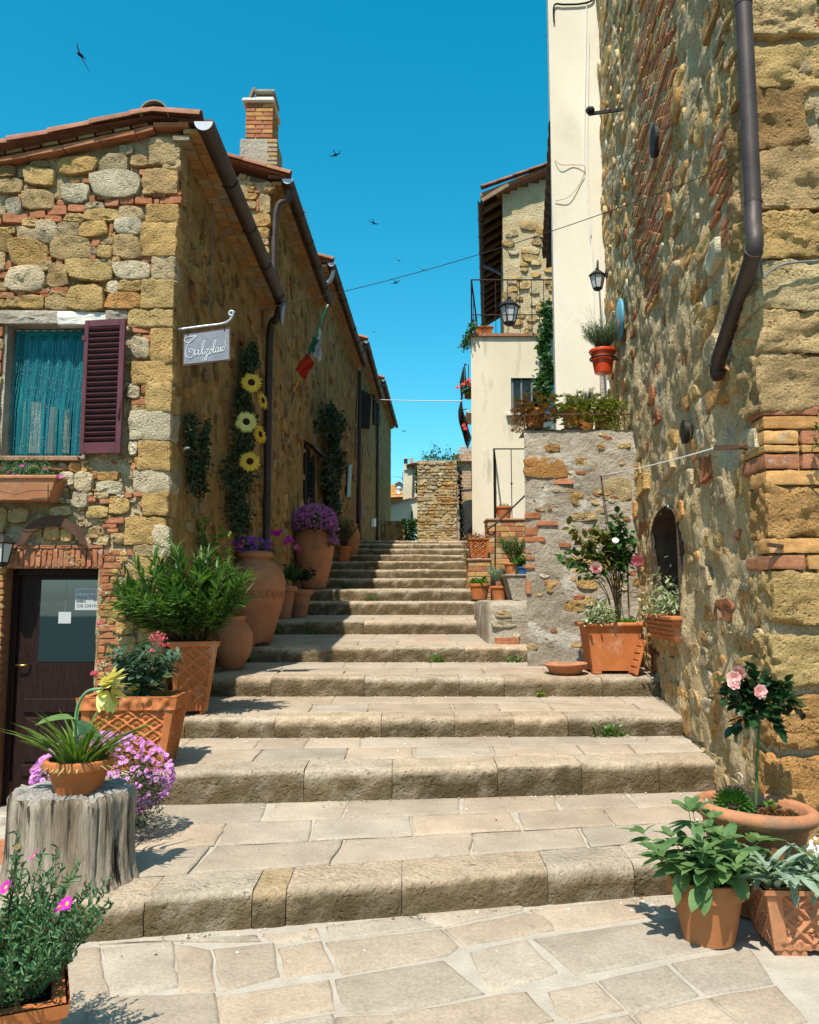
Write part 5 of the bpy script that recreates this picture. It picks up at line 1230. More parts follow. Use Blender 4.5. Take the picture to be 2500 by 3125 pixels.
M['coral'] = leafmat('coral_petal', (.7, .16, .1), (.8, .3, .22), .25, .5, back=(1, 1, 1))
M['rosep'] = leafmat('pale_rose_petal', (.75, .32, .3), (.8, .68, .6), .3, .5, back=(1, 1, 1), ns=30)
M['rosec'] = leafmat('deep_rose_petal', (.6, .06, .12), (.7, .2, .22), .25, .5, back=(1, 1, 1), ns=30)
M['whitep'] = leafmat('white_petal', (.75, .75, .7), (.8, .8, .76), .25, .5, back=(1, 1, 1))
M['yellowp'] = leafmat('yellow_petal', (.75, .42, .01), (.85, .6, .05), .25, .5, back=(1, 1, 1))
M['lemonp'] = leafmat('lemon_petal', (.7, .62, .12), (.82, .78, .3), .3, .5, back=(1, 1, 1))
M['brownc'] = flat('brown_flower_centre', (.03, .012, .006), .95)
LV = {k: leaf(*a) for k, a in dict(lance=(.16, 4, .25, .15, 'lance'), oval=(.5, 4, .15, .2, 'oval'), rose=(.62, 4, .12, .12, 'oval'), sage=(.46, 6, .1, .3, 'oval'), lamb=(.3, 5, .25, .35, 'oval'), strap=(.07, 5, .2, .5, 'strap'), heart=(.8, 5, .1, .25, 'round'), needle=(.12, 3, .1, .05, 'lance'), fat=(.28, 4, .6, .05, 'oval'), petal=(.36, 5, .1, .1, 'lance'), small=(.6, 3, .15, .15, 'oval')).items()}
DAISY = daisy(18); DAISY12 = daisy(12, wd=.2); FIVE = daisy(5, 1, .1, .1, .42); ROSEF = rosette_flower()
# ---- pots
def pot(parent, c, r0, r1, h, m, rim=.03, rimh=.05, n=28, wall=.018, name='pot', soil=True, tilt=None):
    prof = [(r0 * .9, 0), (r0, .005), (r0 + (r1 - r0) * (1 - rimh / h) - .0, h - rimh), (r1 + rim * .3, h - rimh + .004), (r1 + rim * .55, h - rimh * .5), (r1 + rim * .35, h - .004), (r1 + rim * .1, h), (r1 - wall, h), (r1 - wall - .004, h - .03), (r1 * .86, h - .05)]
    v, f = lathe(prof, n, (0, 0, 0), .012, True, rq.uniform(0, 50))
    mt = Matrix.Translation(c) @ (tilt or Matrix.Identity(4))
    p = obj(name, xf((v, f), mt), m, parent, smooth=True, auto=38)
    if soil:
        s = lathe([(r1 - wall, h - .032), (r1 * .5, h - .02), (.01, h - .015)], n, (0, 0, 0), .02, False)
        obj('soil', xf((s[0], s[1]), mt), M['soil'], parent, smooth=True)
    return p
def relief(s, t, nx, ny):
    """diamond lattice with rosettes"""
    a = s * nx + t * ny; b = s * nx - t * ny
    fa = abs((a % 1) - .5) * 2; fb = abs((b % 1) - .5) * 2
    g = max(0, (max(fa, fb) - .72) / .28); g = min(1, g * 1.6)
    ca, cb = (a % 1) - .5, (b % 1) - .5; x = (ca + cb); y = (ca - cb); r = math.hypot(x, y); th = math.atan2(y, x)
    fl = 0
    if r < .42: fl = max(0, .9 - abs(r - .22) / .17) * (.65 + .45 * math.cos(4 * th + .78)) if r > .08 else .9
    return max(g * .8, fl)
def sqpot(parent, c, w0, d0, w1, d1, h, m, rot=0.0, wall=.03, rimh=.05, lat=None, amp=.014, feet=False, rough_rim=0.0, name='pot', res=14):
    """square tapering planter; lat = (nx, ny) diamonds on the faces"""
    mt = Matrix.Translation(c) @ Matrix.Rotation(rot, 4, 'Z'); mb = MB(); base = .0 if not feet else .03
    cs0 = [(-w0 / 2, -d0 / 2), (w0 / 2, -d0 / 2), (w0 / 2, d0 / 2), (-w0 / 2, d0 / 2)]; cs1 = [(-w1 / 2, -d1 / 2), (w1 / 2, -d1 / 2), (w1 / 2, d1 / 2), (-w1 / 2, d1 / 2)]
    for k in range(4):
        a0, b0, a1, b1 = Vector(cs0[k]), Vector(cs0[(k + 1) % 4]), Vector(cs1[k]), Vector(cs1[(k + 1) % 4])
        L = (b1 - a1).length; nu = max(6, int(L * 110)) if lat else 8; nv = max(6, int(h * 110)) if lat else 8
        nrm = Vector(((b1 - a1).y, -(b1 - a1).x)).normalized(); v = []; f = []
        nx = max(1, round(lat[0] * L / w1)) if lat else 0
        for j in range(nv + 1):
            t = j / nv; z = base + (h - base) * t
            for i in range(nu + 1):
                s = i / nu; p = a0.lerp(b0, s).lerp(a1.lerp(b1, s), t); o = 0
                if lat:
                    inside = .07 < s < .93 and .1 < t < 1 - rimh / h
                    o = amp * relief((s - .07) / .86, (t - .1) / (.9 - rimh / h), nx / 1.0, lat[1] / 1.0) if inside else amp * .7 * (1 if t >= .1 else (.6 + .4 * math.sin(s * L * 120)))
                else:
                    o = (.004 * mn.noise(Vector((s * 3, t * 3, k))))
                if t > 1 - rimh / h: o += .016 + rough_rim * mn.noise(Vector((s * 14, t * 9, k)))
                nn = nrm
                if i == 0 or i == nu:
                    e_ = (b1 - a1).normalized() * (-1 if i == 0 else 1); o = (amp * .7 if lat else 0) + (.016 if t > 1 - rimh / h else 0); nn = nrm + e_
                zz = z + (rough_rim * .6 * mn.noise(Vector((s * 11, k, 0))) if j == nv else 0)
                v.append((p.x + nn.x * o, p.y + nn.y * o, zz))
        for j in range(nv):
            for i in range(nu): a = j * (nu + 1) + i; f.append((a, a + 1, a + nu + 2, a + nu + 1))
        mb.add((v, f))
    o = wall; e = .014
    outer = [(x * (1 + 2 * e / w1), y * (1 + 2 * e / d1), h) for x, y in cs1]; inner = [(x * (1 - 2 * o / w1), y * (1 - 2 * o / d1), h) for x, y in cs1]; low = [(x * .86, y * .86, h - .07) for x, y in cs1]
    mb.add((outer + inner + low, [(i, (i + 1) % 4, 4 + (i + 1) % 4, 4 + i) for i in range(4)] + [(4 + i, 4 + (i + 1) % 4, 8 + (i + 1) % 4, 8 + i) for i in range(4)]))
    if feet:
        for (x, y) in cs0: mb.add(box(min(x, x * .6), max(x, x * .6), min(y, y * .6), max(y, y * .6), 0, base + .01))
    mb.add(([(x, y, base) for x, y in cs0], [(3, 2, 1, 0)]))
    p = obj(name, xf(mb.vf, mt), m, parent, smooth=True, auto=50)
    s = grid(Frame((0, 0, h - .05), (1, 0, 0), (0, 1, 0), (0, 0, 1)), -w1 / 2 + wall, w1 / 2 - wall, -d1 / 2 + wall, d1 / 2 - wall, .04, .04, lambda u, v: .012 * fbm(u * 20, v * 20, 1))
    obj('soil', xf(s, mt), M['soil'], parent, smooth=True)
    return p
def stems(parent, paths, r, m, name='stem'):
    mb = MB()
    for p in paths: mb.add(tube(p, [r * (1 - .6 * i / (len(p) - 1)) for i in range(len(p))], 5))
    if mb.v: return obj(name, mb.vf, m, parent, smooth=True, kind='stuff' if len(paths) > 3 else None)
def arc(p, d, L, droop=.2, n=5):
    p = Vector(p); d = Vector(d).normalized(); out = []
    for i in range(n + 1):
        t = i / n; out.append(p + d * L * t - Vector((0, 0, droop * L * t * t)))
    return out
def shrub(parent, base, nst, L, spread, rng, leafk, mleaf, nl, ls, droop=.15, up=1.0, stm=None, sr=.006, aspart=False, start=.35, outw=.6, aim=None, whorl=1, limit=300):
    """stems from the base with leaves along them; returns the stem paths"""
    P = []; mats = []
    for i in range(nst):
        a = 2 * math.pi * (i + rng.random() * .8) / nst; e = spread * math.sqrt(rng.random())
        d = Vector((math.cos(a) * e, math.sin(a) * e, up))
        if aim: d += Vector(aim)
        l = L * rng.uniform(.72, 1.05)
        p = arc(Vector(base) + Vector((math.cos(a), math.sin(a), 0)) * .04 * L, d, l, droop * rng.uniform(.5, 1.5)); P.append(p)
        for k in range(nl):
            t = start + (1 - start) * (k + rng.random() * .5) / nl; q = t * (len(p) - 1); i0 = min(int(q), len(p) - 2); pos = p[i0].lerp(p[i0 + 1], q - i0); sd_ = (p[i0 + 1] - p[i0]).normalized()
            for w_ in range(whorl):
                o_ = rdir(rng, .0); o_ -= sd_ * o_.dot(sd_); o_ = o_.normalized() if o_.length > .01 else Vector((1, 0, 0))
                mats.append(dm(pos, sd_ * (1 - outw) + o_ * outw + Vector((0, 0, .1)), ls * rng.uniform(.7, 1.15), rng.uniform(-.5, .5)))
    if stm: stems(parent, P, sr, stm)
    rng.shuffle(mats)
    if aspart: parts('leaf', LV[leafk], mats, mleaf, parent, limit)
    else: mass('foliage', LV[leafk], mats, mleaf, parent)
    return P
def flowers(parent, tmpl, m, spots, s, rng, ctr=None, aspart=True, face=(-.1, -.6, .7), j=.5, name='flower', limit=250):
    mats = []
    for p in spots:
        d = (Vector(face) + Vector((rng.uniform(-j, j), rng.uniform(-j, j), rng.uniform(-j, j)))).normalized()
        y = d.cross(Vector((1, 0, .01))).normalized(); q = dm(p, y, s * rng.uniform(.8, 1.15)); 
        x = y.cross(d); 
        for i in range(3): q[i][0] = x[i] * s; q[i][1] = y[i] * s; q[i][2] = d[i] * s
        mats.append(q)
    if aspart: parts(name, tmpl, mats, m, parent, limit)
    else: mass(name + 's', tmpl, mats, m, parent)
    if ctr: mass('flower_centres', dome(8, .28, .1), mats, ctr, parent)
    return mats
# ================================================================ left pots and plants
def hz(k, x, y): return tread_h(k, x, y)
# foreground ice plant in an ornate square pot
t = thing('potted_ice_plant', 'magenta-flowered ice plant in an ornate terracotta pot at the bottom left corner', 'potted plant', (-1.45, 3.2, 0))
sqpot(t, (-1.5, 3.1, .0), .34, .34, .46, .46, .33, M['terra'], .42, lat=(2, 2), amp=.016)
mats = []; ends = []; P = []
for i in range(190):
    a = rq.uniform(0, 6.28); e = rq.random() ** .5; b = Vector((-1.5 + .18 * e * math.cos(a), 3.1 + .18 * e * math.sin(a), .29))
    p = arc(b, (math.cos(a) * e * .75 + .02, math.sin(a) * e * .6, 1.0), rq.uniform(.2, .55) * (1.15 - .35 * e), .15 * e, 6); P.append(p); ends.append(p[-1])
    for k in range(44):
        q = .8 + (len(p) - 1.81) * k / 44; i0 = int(q); pos = p[i0].lerp(p[i0 + 1], q - i0)
        mats.append(dm(pos, rdir(rq, .9), rq.uniform(.02, .036), rq.uniform(0, 3)))
stems(t, P, .003, M['bark']); mass('foliage', LV['fat'], mats, M['ice'], t)
flowers(t, DAISY, M['magenta'], [at(105, 2612, 3.12), at(18, 2708, 3.05), at(182, 2768, 3.0), at(205, 2758, 3.05), at(-30, 2800, 3.0)], .03, rq, M['yellowp'])
flowers(t, DAISY12, M['dryleaf'], [rq.choice(ends) + Vector((0, -.01, -.03)) for i in range(16)], .013, rq, name='seed_head')
# tree stump
stx, sty, sth = -1.86, 4.68, .183
t = thing('tree_stump', 'grey weathered tree stump carrying a terracotta pot', 'stump', (stx, sty, sth))
v = []; f = []; n = 260; zs = [0, .02, .05, .09, .14, .19, .24, .29, .34, .38, .42, .45, .47, .478]
crk = [(rq.uniform(3.0, 6.4), rq.uniform(.01, .045), rq.uniform(.01, .045), rq.uniform(-.1, .1)) for i in range(18)]
for k, z in enumerate(zs):
    for j in range(n):
        a = 2 * math.pi * j / n; c, s = math.cos(a), math.sin(a)
        r = .305 + .026 * math.cos(2 * a + .4) + .035 * mn.noise(Vector((c * 1.8, s * 1.8, z * .6))) - .09 * math.exp(-((a - 4.05) / .07) ** 2) - .05 * math.exp(-((a - 3.75) / .05) ** 2)
        r += .022 * mn.noise(Vector((c * 5, s * 5, z * 2.2))) + .005 * mn.noise(Vector((c * 30, s * 30, z * 5))) + .04 * math.exp(-z * 14)
        for (ca, cw, cd, cs) in crk:
            d_ = a - ca - cs * z - .03 * mn.noise(Vector((z * 9, ca * 5, 0)))
            r -= cd * math.exp(-(d_ / cw) ** 2) * (.5 + .5 * mn.noise(Vector((z * 5, ca * 9, 2))))
        if z > .45: r -= (z - .45) * .6
        v.append((stx + r * c * 1.02, sty + r * s * .95, sth + z + .03 * mn.noise(Vector((c * 3, s * 3, 5))) * (z / .47) + .012 * mn.noise(Vector((c * 14, s * 14, 1))) * (z > .4)))
for k in range(len(zs) - 1):
    for j in range(n): f.append((k * n + j, k * n + (j + 1) % n, (k + 1) * n + (j + 1) % n, (k + 1) * n + j))
obj('trunk', (v, f), M['wood_grey'], t, smooth=True)
tv2, tf2 = [], []; top0 = v[-n:]
for q, kk in enumerate((1, .85, .62, .4, .2)):
    for j in range(n):
        x, y, z = top0[j]; X, Y = stx + (x - stx) * kk, sty + (y - sty) * kk
        tv2.append((X, Y, z + (.02 * mn.noise(Vector((X * 14, Y * 14, 1))) + .014 * mn.noise(Vector((X * 40, Y * 40, 2))) + .006 if q else 0)))
for q in range(4):
    for j in range(n): tf2.append((q * n + j, q * n + (j + 1) % n, (q + 1) * n + (j + 1) % n, (q + 1) * n + j))
tf2.append(tuple(range(4 * n, 5 * n)))
obj('cut_top', (tv2, tf2), mat('bleached_end_grain', (.3, .27, .23), (.52, .48, .43), ns=12, rough=.95, bump=1, bs=40, dist=.03, fine=.4), t, smooth=True)
# pot on the stump
pz = sth + .475
pc = Vector((at(237, 2440, 4.62).x, 4.62, pz))
t = thing('potted_lily', 'shallow terracotta pot of strappy grass leaves on the stump', 'potted plant', pc)
pot(t, pc, .115, .175, .185, M['terra'], .02, .05)
mats = []; 
for i in range(130):
    a = rq.uniform(0, 6.28); e = rq.random(); mats.append(dm(pc + Vector((math.cos(a) * .1 * e, math.sin(a) * .1 * e, .15)), (math.cos(a) * .75 * e + .1, math.sin(a) * .75 * e, 1), rq.uniform(.15, .38), rq.uniform(-.6, .6), .8))
parts('leaf', LV['strap'], mats, M['grass'], t)
mats = [dm(pc + Vector((math.cos(a) * .09, math.sin(a) * .09, .16)), (math.cos(a), math.sin(a), .35), rq.uniform(.08, .16), 0, 1.2) for a in [rq.uniform(0, 6.28) for i in range(50)]]
mass('dry_leaves', LV['strap'], mats, leafmat('straw_leaf', (.3, .27, .08), (.5, .46, .2), .2, .7), t)
# artificial lemon sunflower
fh_ = at(325, 2102, 4.48); t = thing('artificial_sunflower', 'lemon yellow fabric sunflower nodding above the stump pot', 'flower', pc + Vector((.0, 0, .15)))
sp_ = smoothpath([pc + Vector((.01, 0, .14)), at(232, 2230, 4.6), at(236, 2160, 4.58), at(265, 2112, 4.54), fh_ + Vector((-.03, 0, 0))], 5)
obj('stem', tube(sp_, .008, 8), flat('pale_green_stem', (.16, .3, .14)), t, smooth=True)
fd = Vector((1, -.12, -.1)).normalized(); pm = []
e1 = fd.cross(Vector((0, 0, 1))).normalized(); e2 = e1.cross(fd)
for k in range(30):
    a = 2 * math.pi * k / 15 + (k // 15) * .2; d = e1 * math.cos(a) + e2 * math.sin(a)
    pm.append(dm(fh_ + d * .02 - fd * .01 * (k // 15), d + fd * (.3 + .5 * (k // 15)) + Vector((rq.uniform(-.15, .15), rq.uniform(-.15, .15), rq.uniform(-.15, .15))), rq.uniform(.11, .14), rq.uniform(-.4, .4), 1.35))
parts('petal', LV['petal'], pm, M['lemonp'], t)
cmat = Matrix.Translation(fh_) @ fd.to_track_quat('Z', 'Y').to_matrix().to_4x4(); obj('flower_centre', xf(dome(14, .04, .02), cmat), M['brownc'], t, smooth=True)
gl_m = leafmat('fabric_leaf', (.2, .36, .2), (.3, .46, .3), .25, .6)
for (p, d, s, r) in ((at(232, 2195, 4.58), (-1, -.25, .12), .2, .3), (at(240, 2240, 4.58), (.75, -.35, .25), .19, -.9)):
    parts('leaf', LV['heart'], [dm(p, d, s, r)], gl_m, t)
# pale pink trailing ice plant behind the stump
c_ = Vector((-1.99, 5.45, .2)); t = thing('potted_pink_ice_plant', 'mound of pale pink ice plant trailing behind the stump', 'potted plant', c_)
pot(t, c_, .13, .19, .3, M['terra'])
mats = []; fl = []
for (p, d) in ball(rq, c_ + Vector((.02, -.02, .38)), (.42, .3, .25), 2600, .35):
    if p.z < .35 and p.x < -1.8: continue
    mats.append(dm(p, rdir(rq, .5), rq.uniform(.018, .032), rq.uniform(0, 3)))
for i in range(900):
    tt = rq.random(); p = Vector((-1.72 + .09 * math.sin(tt * 3) + rq.gauss(0, .05), 5.28 + rq.gauss(0, .06), .7 - tt * .42)); mats.append(dm(p, rdir(rq, .0), rq.uniform(.018, .03), rq.uniform(0, 3)))
mass('foliage', LV['fat'], mats, leafmat('grey_green_ice_plant', (.03, .05, .02), (.09, .1, .045), .1, .6), t)
for (p, d) in ball(rq, c_ + Vector((.02, -.02, .38)), (.45, .33, .27), 900, .9):
    if d.y < .35 and (d.z > -.35 or p.x > -1.85): fl.append(p)
flowers(t, DAISY12, M['pinkpale'], fl[:420], .021, rq, None, face=(.05, -.5, .6), j=.6, limit=290)
# big ornate planter with red valerian
pxr = at(528, 2118, 6.18).x; pxl = at(247, 2118, 6.18).x; ctr = Vector(((pxr + pxl) / 2, 6.4, .465)); wt = pxr - pxl
t = thing('potted_valerian', 'rough-rimmed lattice terracotta planter with red-flowered valerian', 'potted plant', ctr)
hp = at(400, 2128, 6.18).z - .465
sqpot(t, ctr, wt * .74, .36, wt, .44, hp, M['terra'], .03, lat=(4, 4), amp=.02, rimh=.1, rough_rim=.02, wall=.04)
top = ctr + Vector((0, 0, hp - .05))
P = shrub(t, top + Vector((.04, 0, 0)), 32, .52, .7, rq, 'oval', M['valerian'], 14, .09, .08, 1.0, M['stemgreen'], .005, True, .2, .75)
fs = []
for (x, y, r, n) in ((482, 1945, .07, 70), (288, 2057, .035, 40), (303, 1902, .025, 16), (465, 1985, .03, 14), (500, 1970, .04, 20)):
    c2 = at(x, y, 6.18); fs += [p for p, d in ball(rq, c2, (r, r * .7, r * .7), n, .2)]
flowers(t, FIVE, leafmat('valerian_red', (.42, .02, .05), (.6, .08, .12), .2, .5, back=(1, 1, 1)), fs, .0085, rq, None, aspart=False, j=1)
stems(t, [[top + Vector((-.15, -.05, 0)), at(300, 2000, 6.23), at(303, 1905, 6.2)], [top + Vector((-.2, -.1, 0)), at(285, 2090, 6.13), at(288, 2060, 6.15)], [top, at(470, 2020, 6.18), at(482, 1950, 6.18)]], .004, M['stemgreen'], 'flower_stem')
mats = [dm(top + Vector((rq.uniform(-.28, .3), rq.uniform(-.24, .2), .0)), rdir(rq, .8), rq.uniform(.02, .05), rq.uniform(0, 3)) for i in range(700)]
mass('ground_cover', LV['small'], mats, M['freshleaf'], t)
for (x, y, m) in ((408, 2108, 'succ'), (468, 2095, 'sage'), (512, 2070, 'sage')):
    c2 = at(x, y, 6.25); parts('succulent_leaf', LV['fat'], [dm(c2, (math.cos(a) * (1.3 - e), math.sin(a) * (1.3 - e), .3 + e), .05, 0) for e in (.2, .6, 1) for a in [k * .785 + e for k in range(8)]], M[m], t)
# tall ornate planter with oleander
c_ = Vector((-2.03, 7.74, hz(2, -2.03, 7.74))); hp = at(588, 1955, 7.72).z - c_.z
t = thing('potted_oleander', 'leafy green oleander in a tall ornate terracotta planter at the cottage corner', 'potted plant', c_)
sqpot(t, c_, .25, .25, .4, .4, hp, M['terra'], .35, lat=(2, 4), amp=.022, rimh=.05, feet=True)
P = []; mats = []
for i in range(90):
    a = rq.uniform(0, 6.28); e = rq.random() ** .5
    d = Vector((math.cos(a) * e * .88 - .16, math.sin(a) * e * .5 - .4, 1.0 - .2 * e)); p = arc(c_ + Vector((math.cos(a) * .08, math.sin(a) * .08, hp - .05)), d, rq.uniform(.6, 1.12) * (1 - .15 * e), .14 * e); P.append(p)
    for k in range(15):
        q = 1.2 + (len(p) - 2.21) * (k + rq.random() * .6) / 15.6; i0 = int(q); pos = p[i0].lerp(p[i0 + 1], q - i0); sd_ = (p[i0 + 1] - p[i0]).normalized()
        for w_ in range(3):
            o_ = rdir(rq, .1); o_ -= sd_ * o_.dot(sd_); o_.normalize(); mats.append(dm(pos, sd_ * .85 + o_ * .75 + Vector((0, -.05, .18)), rq.uniform(.12, .19), rq.uniform(-.6, .6)))
stems(t, P, .006, M['bark']); mats.sort(key=lambda m_: m_.translation.y); parts('leaf', LV['lance'], mats, M['oleander'], t)
# small jar
def jar(t, c, prof, m, n=36, wob=.01, handles=0, band=None):
    p = obj('jar', lathe(prof, n, tuple(c), wob, True, rq.uniform(0, 9)), m, t, smooth=True, auto=50)
    return p
c_ = Vector((-2.03, 9.5, hz(3, -2, 9.5))); t = thing('terracotta_jar', 'small rounded terracotta jar half hidden behind the oleander planter', 'jar', c_)
jar(t, c_, [(.1, 0), (.12, .02), (.2, .16), (.235, .3), (.225, .42), (.17, .52), (.13, .55), (.15, .58), (.15, .61), (.12, .61), (.11, .5)], M['terra_pale'])
obj('relief_band', lathe([(.236, .3), (.243, .31), (.236, .32)], 36, tuple(c_), .01, False), M['terra_pale'], t, smooth=True)
# great urn
c_ = Vector((-2.0, 10.62, hz(4, -2.0, 10.62) + .045)); t = thing('terracotta_urn', 'large weathered terracotta urn with scroll band and violet flowers', 'urn', c_)
UP = [(.22, 0), (.235, .02), (.27, .14), (.315, .3), (.335, .36), (.345, .38), (.375, .52), (.392, .64), (.4, .65), (.394, .67), (.395, .76), (.37, .87), (.31, .96), (.24, 1.02), (.205, 1.045), (.2, 1.065), (.235, 1.08), (.248, 1.11), (.235, 1.145), (.2, 1.16), (.18, 1.13), (.17, 1.0)]
ub = jar(t, c_, UP, M['terra_pale'], 48)
for k in range(3):
    a = -1.57 + k * 2.09; obj('foot', lathe([(.04, -.05), (.06, -.03), (.05, .03), (.02, .05)], 10, (c_.x + .17 * math.cos(a), c_.y + .17 * math.sin(a), c_.z)), M['terra_pale'], t, smooth=True)
def onurn(a, z, r=0): 
    for (r0, z0), (r1, z1) in zip(UP, UP[1:]):
        if z0 <= z <= z1: rr0 = r0 + (r1 - r0) * (z - z0) / (z1 - z0); break
    return Vector((c_.x + (rr0 + r) * math.cos(a), c_.y + (rr0 + r) * math.sin(a), c_.z + z))
sc_ = MB()
for k in range(14):
    a0 = -3.0 + k * .22
    pts = [onurn(a0 + .2 * i / 16 + .02 * math.cos(i * 1.2), .6 + .03 * math.sin(i / 16 * 6.28), .004) for i in range(17)]; sc_.add(tube(pts, .007, 5))
    pts = [onurn(a0 + .1 + .045 * math.cos(i * .7) * (1 - i / 13), .575 + .03 * math.sin(i * .7) * (1 - i / 13), .004) for i in range(12)]; sc_.add(tube(pts, .006, 5))
obj('scroll_band', sc_.vf, M['terra_pale'], t, smooth=True)
hd = MB()
for s in (-1, 1):
    pts = [onurn(-2.1 + s * .01 + s * .14 * math.sin(i / 12 * 3.6), .74 + .23 * i / 12, .02) for i in range(13)]; hd.add(tube(smoothpath(pts, 2), .022, 8))
hd.add(tube([onurn(-2.1, .72, .02), onurn(-2.1, .9, .03), onurn(-2.1, .99, .02)], [.045, .03, .02], 8)); obj('acanthus_handle', hd.vf, M['terra_pale'], t, smooth=True)
obj('soil', lathe([(.19, 1.13), (.01, 1.15)], 20, tuple(c_), 0, False), M['soil'], t)
shrub(t, c_ + Vector((0, 0, 1.12)), 26, .3, 1.1, rq, 'small', M['midleaf'], 12, .05, .4, .6)
fs = [p for p, d in ball(rq, c_ + Vector((-.05, -.1, 1.24)), (.3, .2, .1), 110, .5)]
flowers(t, FIVE, M['violet'], fs[:70], .028, rq, face=(0, -.8, .4)); flowers(t, FIVE, M['lilac'], fs[70:], .028, rq, face=(0, -.8, .4), name='pink_flower')
# geranium pots behind the urn
for i, (X, Y, lab) in enumerate(((-2.02, 13.2, 'tall terracotta pot with magenta geraniums just behind the great urn'), (-1.82, 13.65, 'terracotta pot with coral geraniums next to the step edge behind the urn'))):
    c_ = Vector((X, Y, hz(5, X, Y))); t = thing('potted_geranium', lab, 'potted plant', c_)
    pot(t, c_, .12, .2, .52 - .06 * i, M['terra_pale'], .05, .09)
    shrub(t, c_ + Vector((0, 0, .5)), 26, .46, .75, rq, 'small', M['darkleaf'] if i else M['midleaf'], 13, .075, .2, .8)
    spots = [[(835, 1625), (845, 1632), (825, 1628), (852, 1622)], [(880, 1642), (888, 1650), (872, 1655), (910, 1675), (904, 1668)]][i]
    fs = []
    for (x, y) in spots: fs += [p for p, d in ball(rq, at(x, y, Y - .25), (.05, .04, .04), 14, .3)]
    flowers(t, FIVE, M['magenta'], fs, .022, rq, face=(0, -1, .3), aspart=False)
    if i:
        flowers(t, ROSEF, M['coral'], [at(908, 1672, Y - .35), at(832, 1666, Y - 1.2)], .055, rq, face=(0, -1, .3), name='rose')
# big jar overflowing with pink flowers
c_ = Vector((-1.8, 15.45, hz(7, -1.8, 15.45))); t = thing('flower_jar', 'huge terracotta jar overflowing with purple-pink flowers', 'potted plant', c_)
jar(t, c_, [(.2, 0), (.23, .03), (.28, .25), (.33, .45), (.34, .47), (.335, .5), (.375, .75), (.385, .95), (.37, 1.02), (.36, 1.1), (.34, 1.1), (.33, .9)], M['terra_pale'])
obj('soil', lathe([(.35, 1.05), (.01, 1.08)], 20, tuple(c_), 0, False), M['soil'], t)
cc = at(960, 1592, 15.3); mats = [dm(p, rdir(rq, .4), rq.uniform(.05, .09), rq.uniform(0, 3)) for p, d in ball(rq, cc, (.4, .38, .3), 700, .3)] + [dm(cc + Vector((.33 + rq.gauss(0, .05), -.1 + rq.gauss(0, .1), -.1 - .35 * rq.random())), rdir(rq, 0), .06) for i in range(160)]
mass('foliage', LV['small'], mats, M['midleaf'], t)
fs = [p for p, d in ball(rq, cc, (.43, .41, .33), 700, .92) if d.y < .3 and d.z > -.5] + [cc + Vector((.36 + rq.gauss(0, .05), -.15 + rq.gauss(0, .08), -.05 - .38 * rq.random())) for i in range(70)]
flowers(t, FIVE, M['lilac'], fs, .034, rq, None, face=(.1, -.8, .5), limit=290)
# olive bush pot and ochre jar further up
c_ = Vector((-1.55, 19.3, hz(10, -1.55, 19.3))); c_.z = max(c_.z, at(1042, 1668, 19.3).z - .2); c_.z = hz(10, -1.55, 19.3)
t = thing('potted_olive', 'small pale-leaved tree in a terracotta pot beside the wall up the steps', 'potted plant', c_)
pot(t, c_, .13, .18, .36, M['terra'], .03)
shrub(t, c_ + Vector((0, 0, .32)), 34, .95, .42, rq, 'lance', leafmat('olive_leaf', (.05, .075, .03), (.13, .16, .07), .2, .5), 26, .1, .25, 1.0, M['bark'], .008)
c_ = Vector((-1.5, 21.0, hz(11, -1.5, 21))); t = thing('terracotta_jar', 'upright terracotta jar against the wall at the top of the steps', 'jar', c_)
jar(t, c_, [(.13, 0), (.15, .03), (.21, .3), (.23, .5), (.19, .68), (.14, .74), (.17, .78), (.16, .8), (.12, .76)], M['terra_pale'])
# sunflowers
def sunflower(name, label, p, face, r, group='artificial sunflowers on the climber', pal=M['yellowp']):
    t = thing(name, label, 'flower', p, group); p = Vector(p); fd = Vector(face).normalized(); e1 = fd.cross(Vector((0, 0, 1))).normalized(); e2 = e1.cross(fd); pm = []
    for k in range(32):
        a = 2 * math.pi * k / 16 + (k // 16) * .2; d = e1 * math.cos(a) + e2 * math.sin(a); pm.append(dm(p + d * r * .2 - fd * .01 * (k // 16), d + fd * (.3 * rq.random() - .05) + Vector((0, 0, rq.uniform(-.08, .08))), r * rq.uniform(.75, .95), 0, 1.0))
        q = pm[-1]
        x = d.cross(fd).normalized()
        for i in range(3): q[i][0] = x[i] * r * .62; q[i][2] = fd[i] * r * .8
    parts('petal', LV['petal'], pm, pal, t)
    cm = Matrix.Translation(p) @ fd.to_track_quat('Z', 'Y').to_matrix().to_4x4(); obj('flower_centre', xf(dome(14, r * .36, r * .14), cm), M['brownc'], t, smooth=True)
wx = XL + .02
def onL(px, py, off=.05): return onp(px, py, (XL + off, 0, 0), Vector((1, 0, 0)))
for (x, y, fc, lab, pal) in ((768, 1167, (.25, -1, .1), 'topmost sunflower on the dark wall climber', M['yellowp']), (752, 1287, (.2, -1, .15), 'pale lemon sunflower midway up the wall climber', M['lemonp']), (763, 1408, (.25, -1, .1), 'lowest sunflower on the dark wall climber', M['yellowp']), (803, 1222, (1, -.35, .2), 'upper side-facing sunflower near the down pipe', M['yellowp']), (795, 1325, (1, -.5, .15), 'lower side-facing sunflower near the down pipe', M['yellowp'])):
    sunflower('sunflower', lab, onL(x, y, .36), fc, .125, pal=pal)
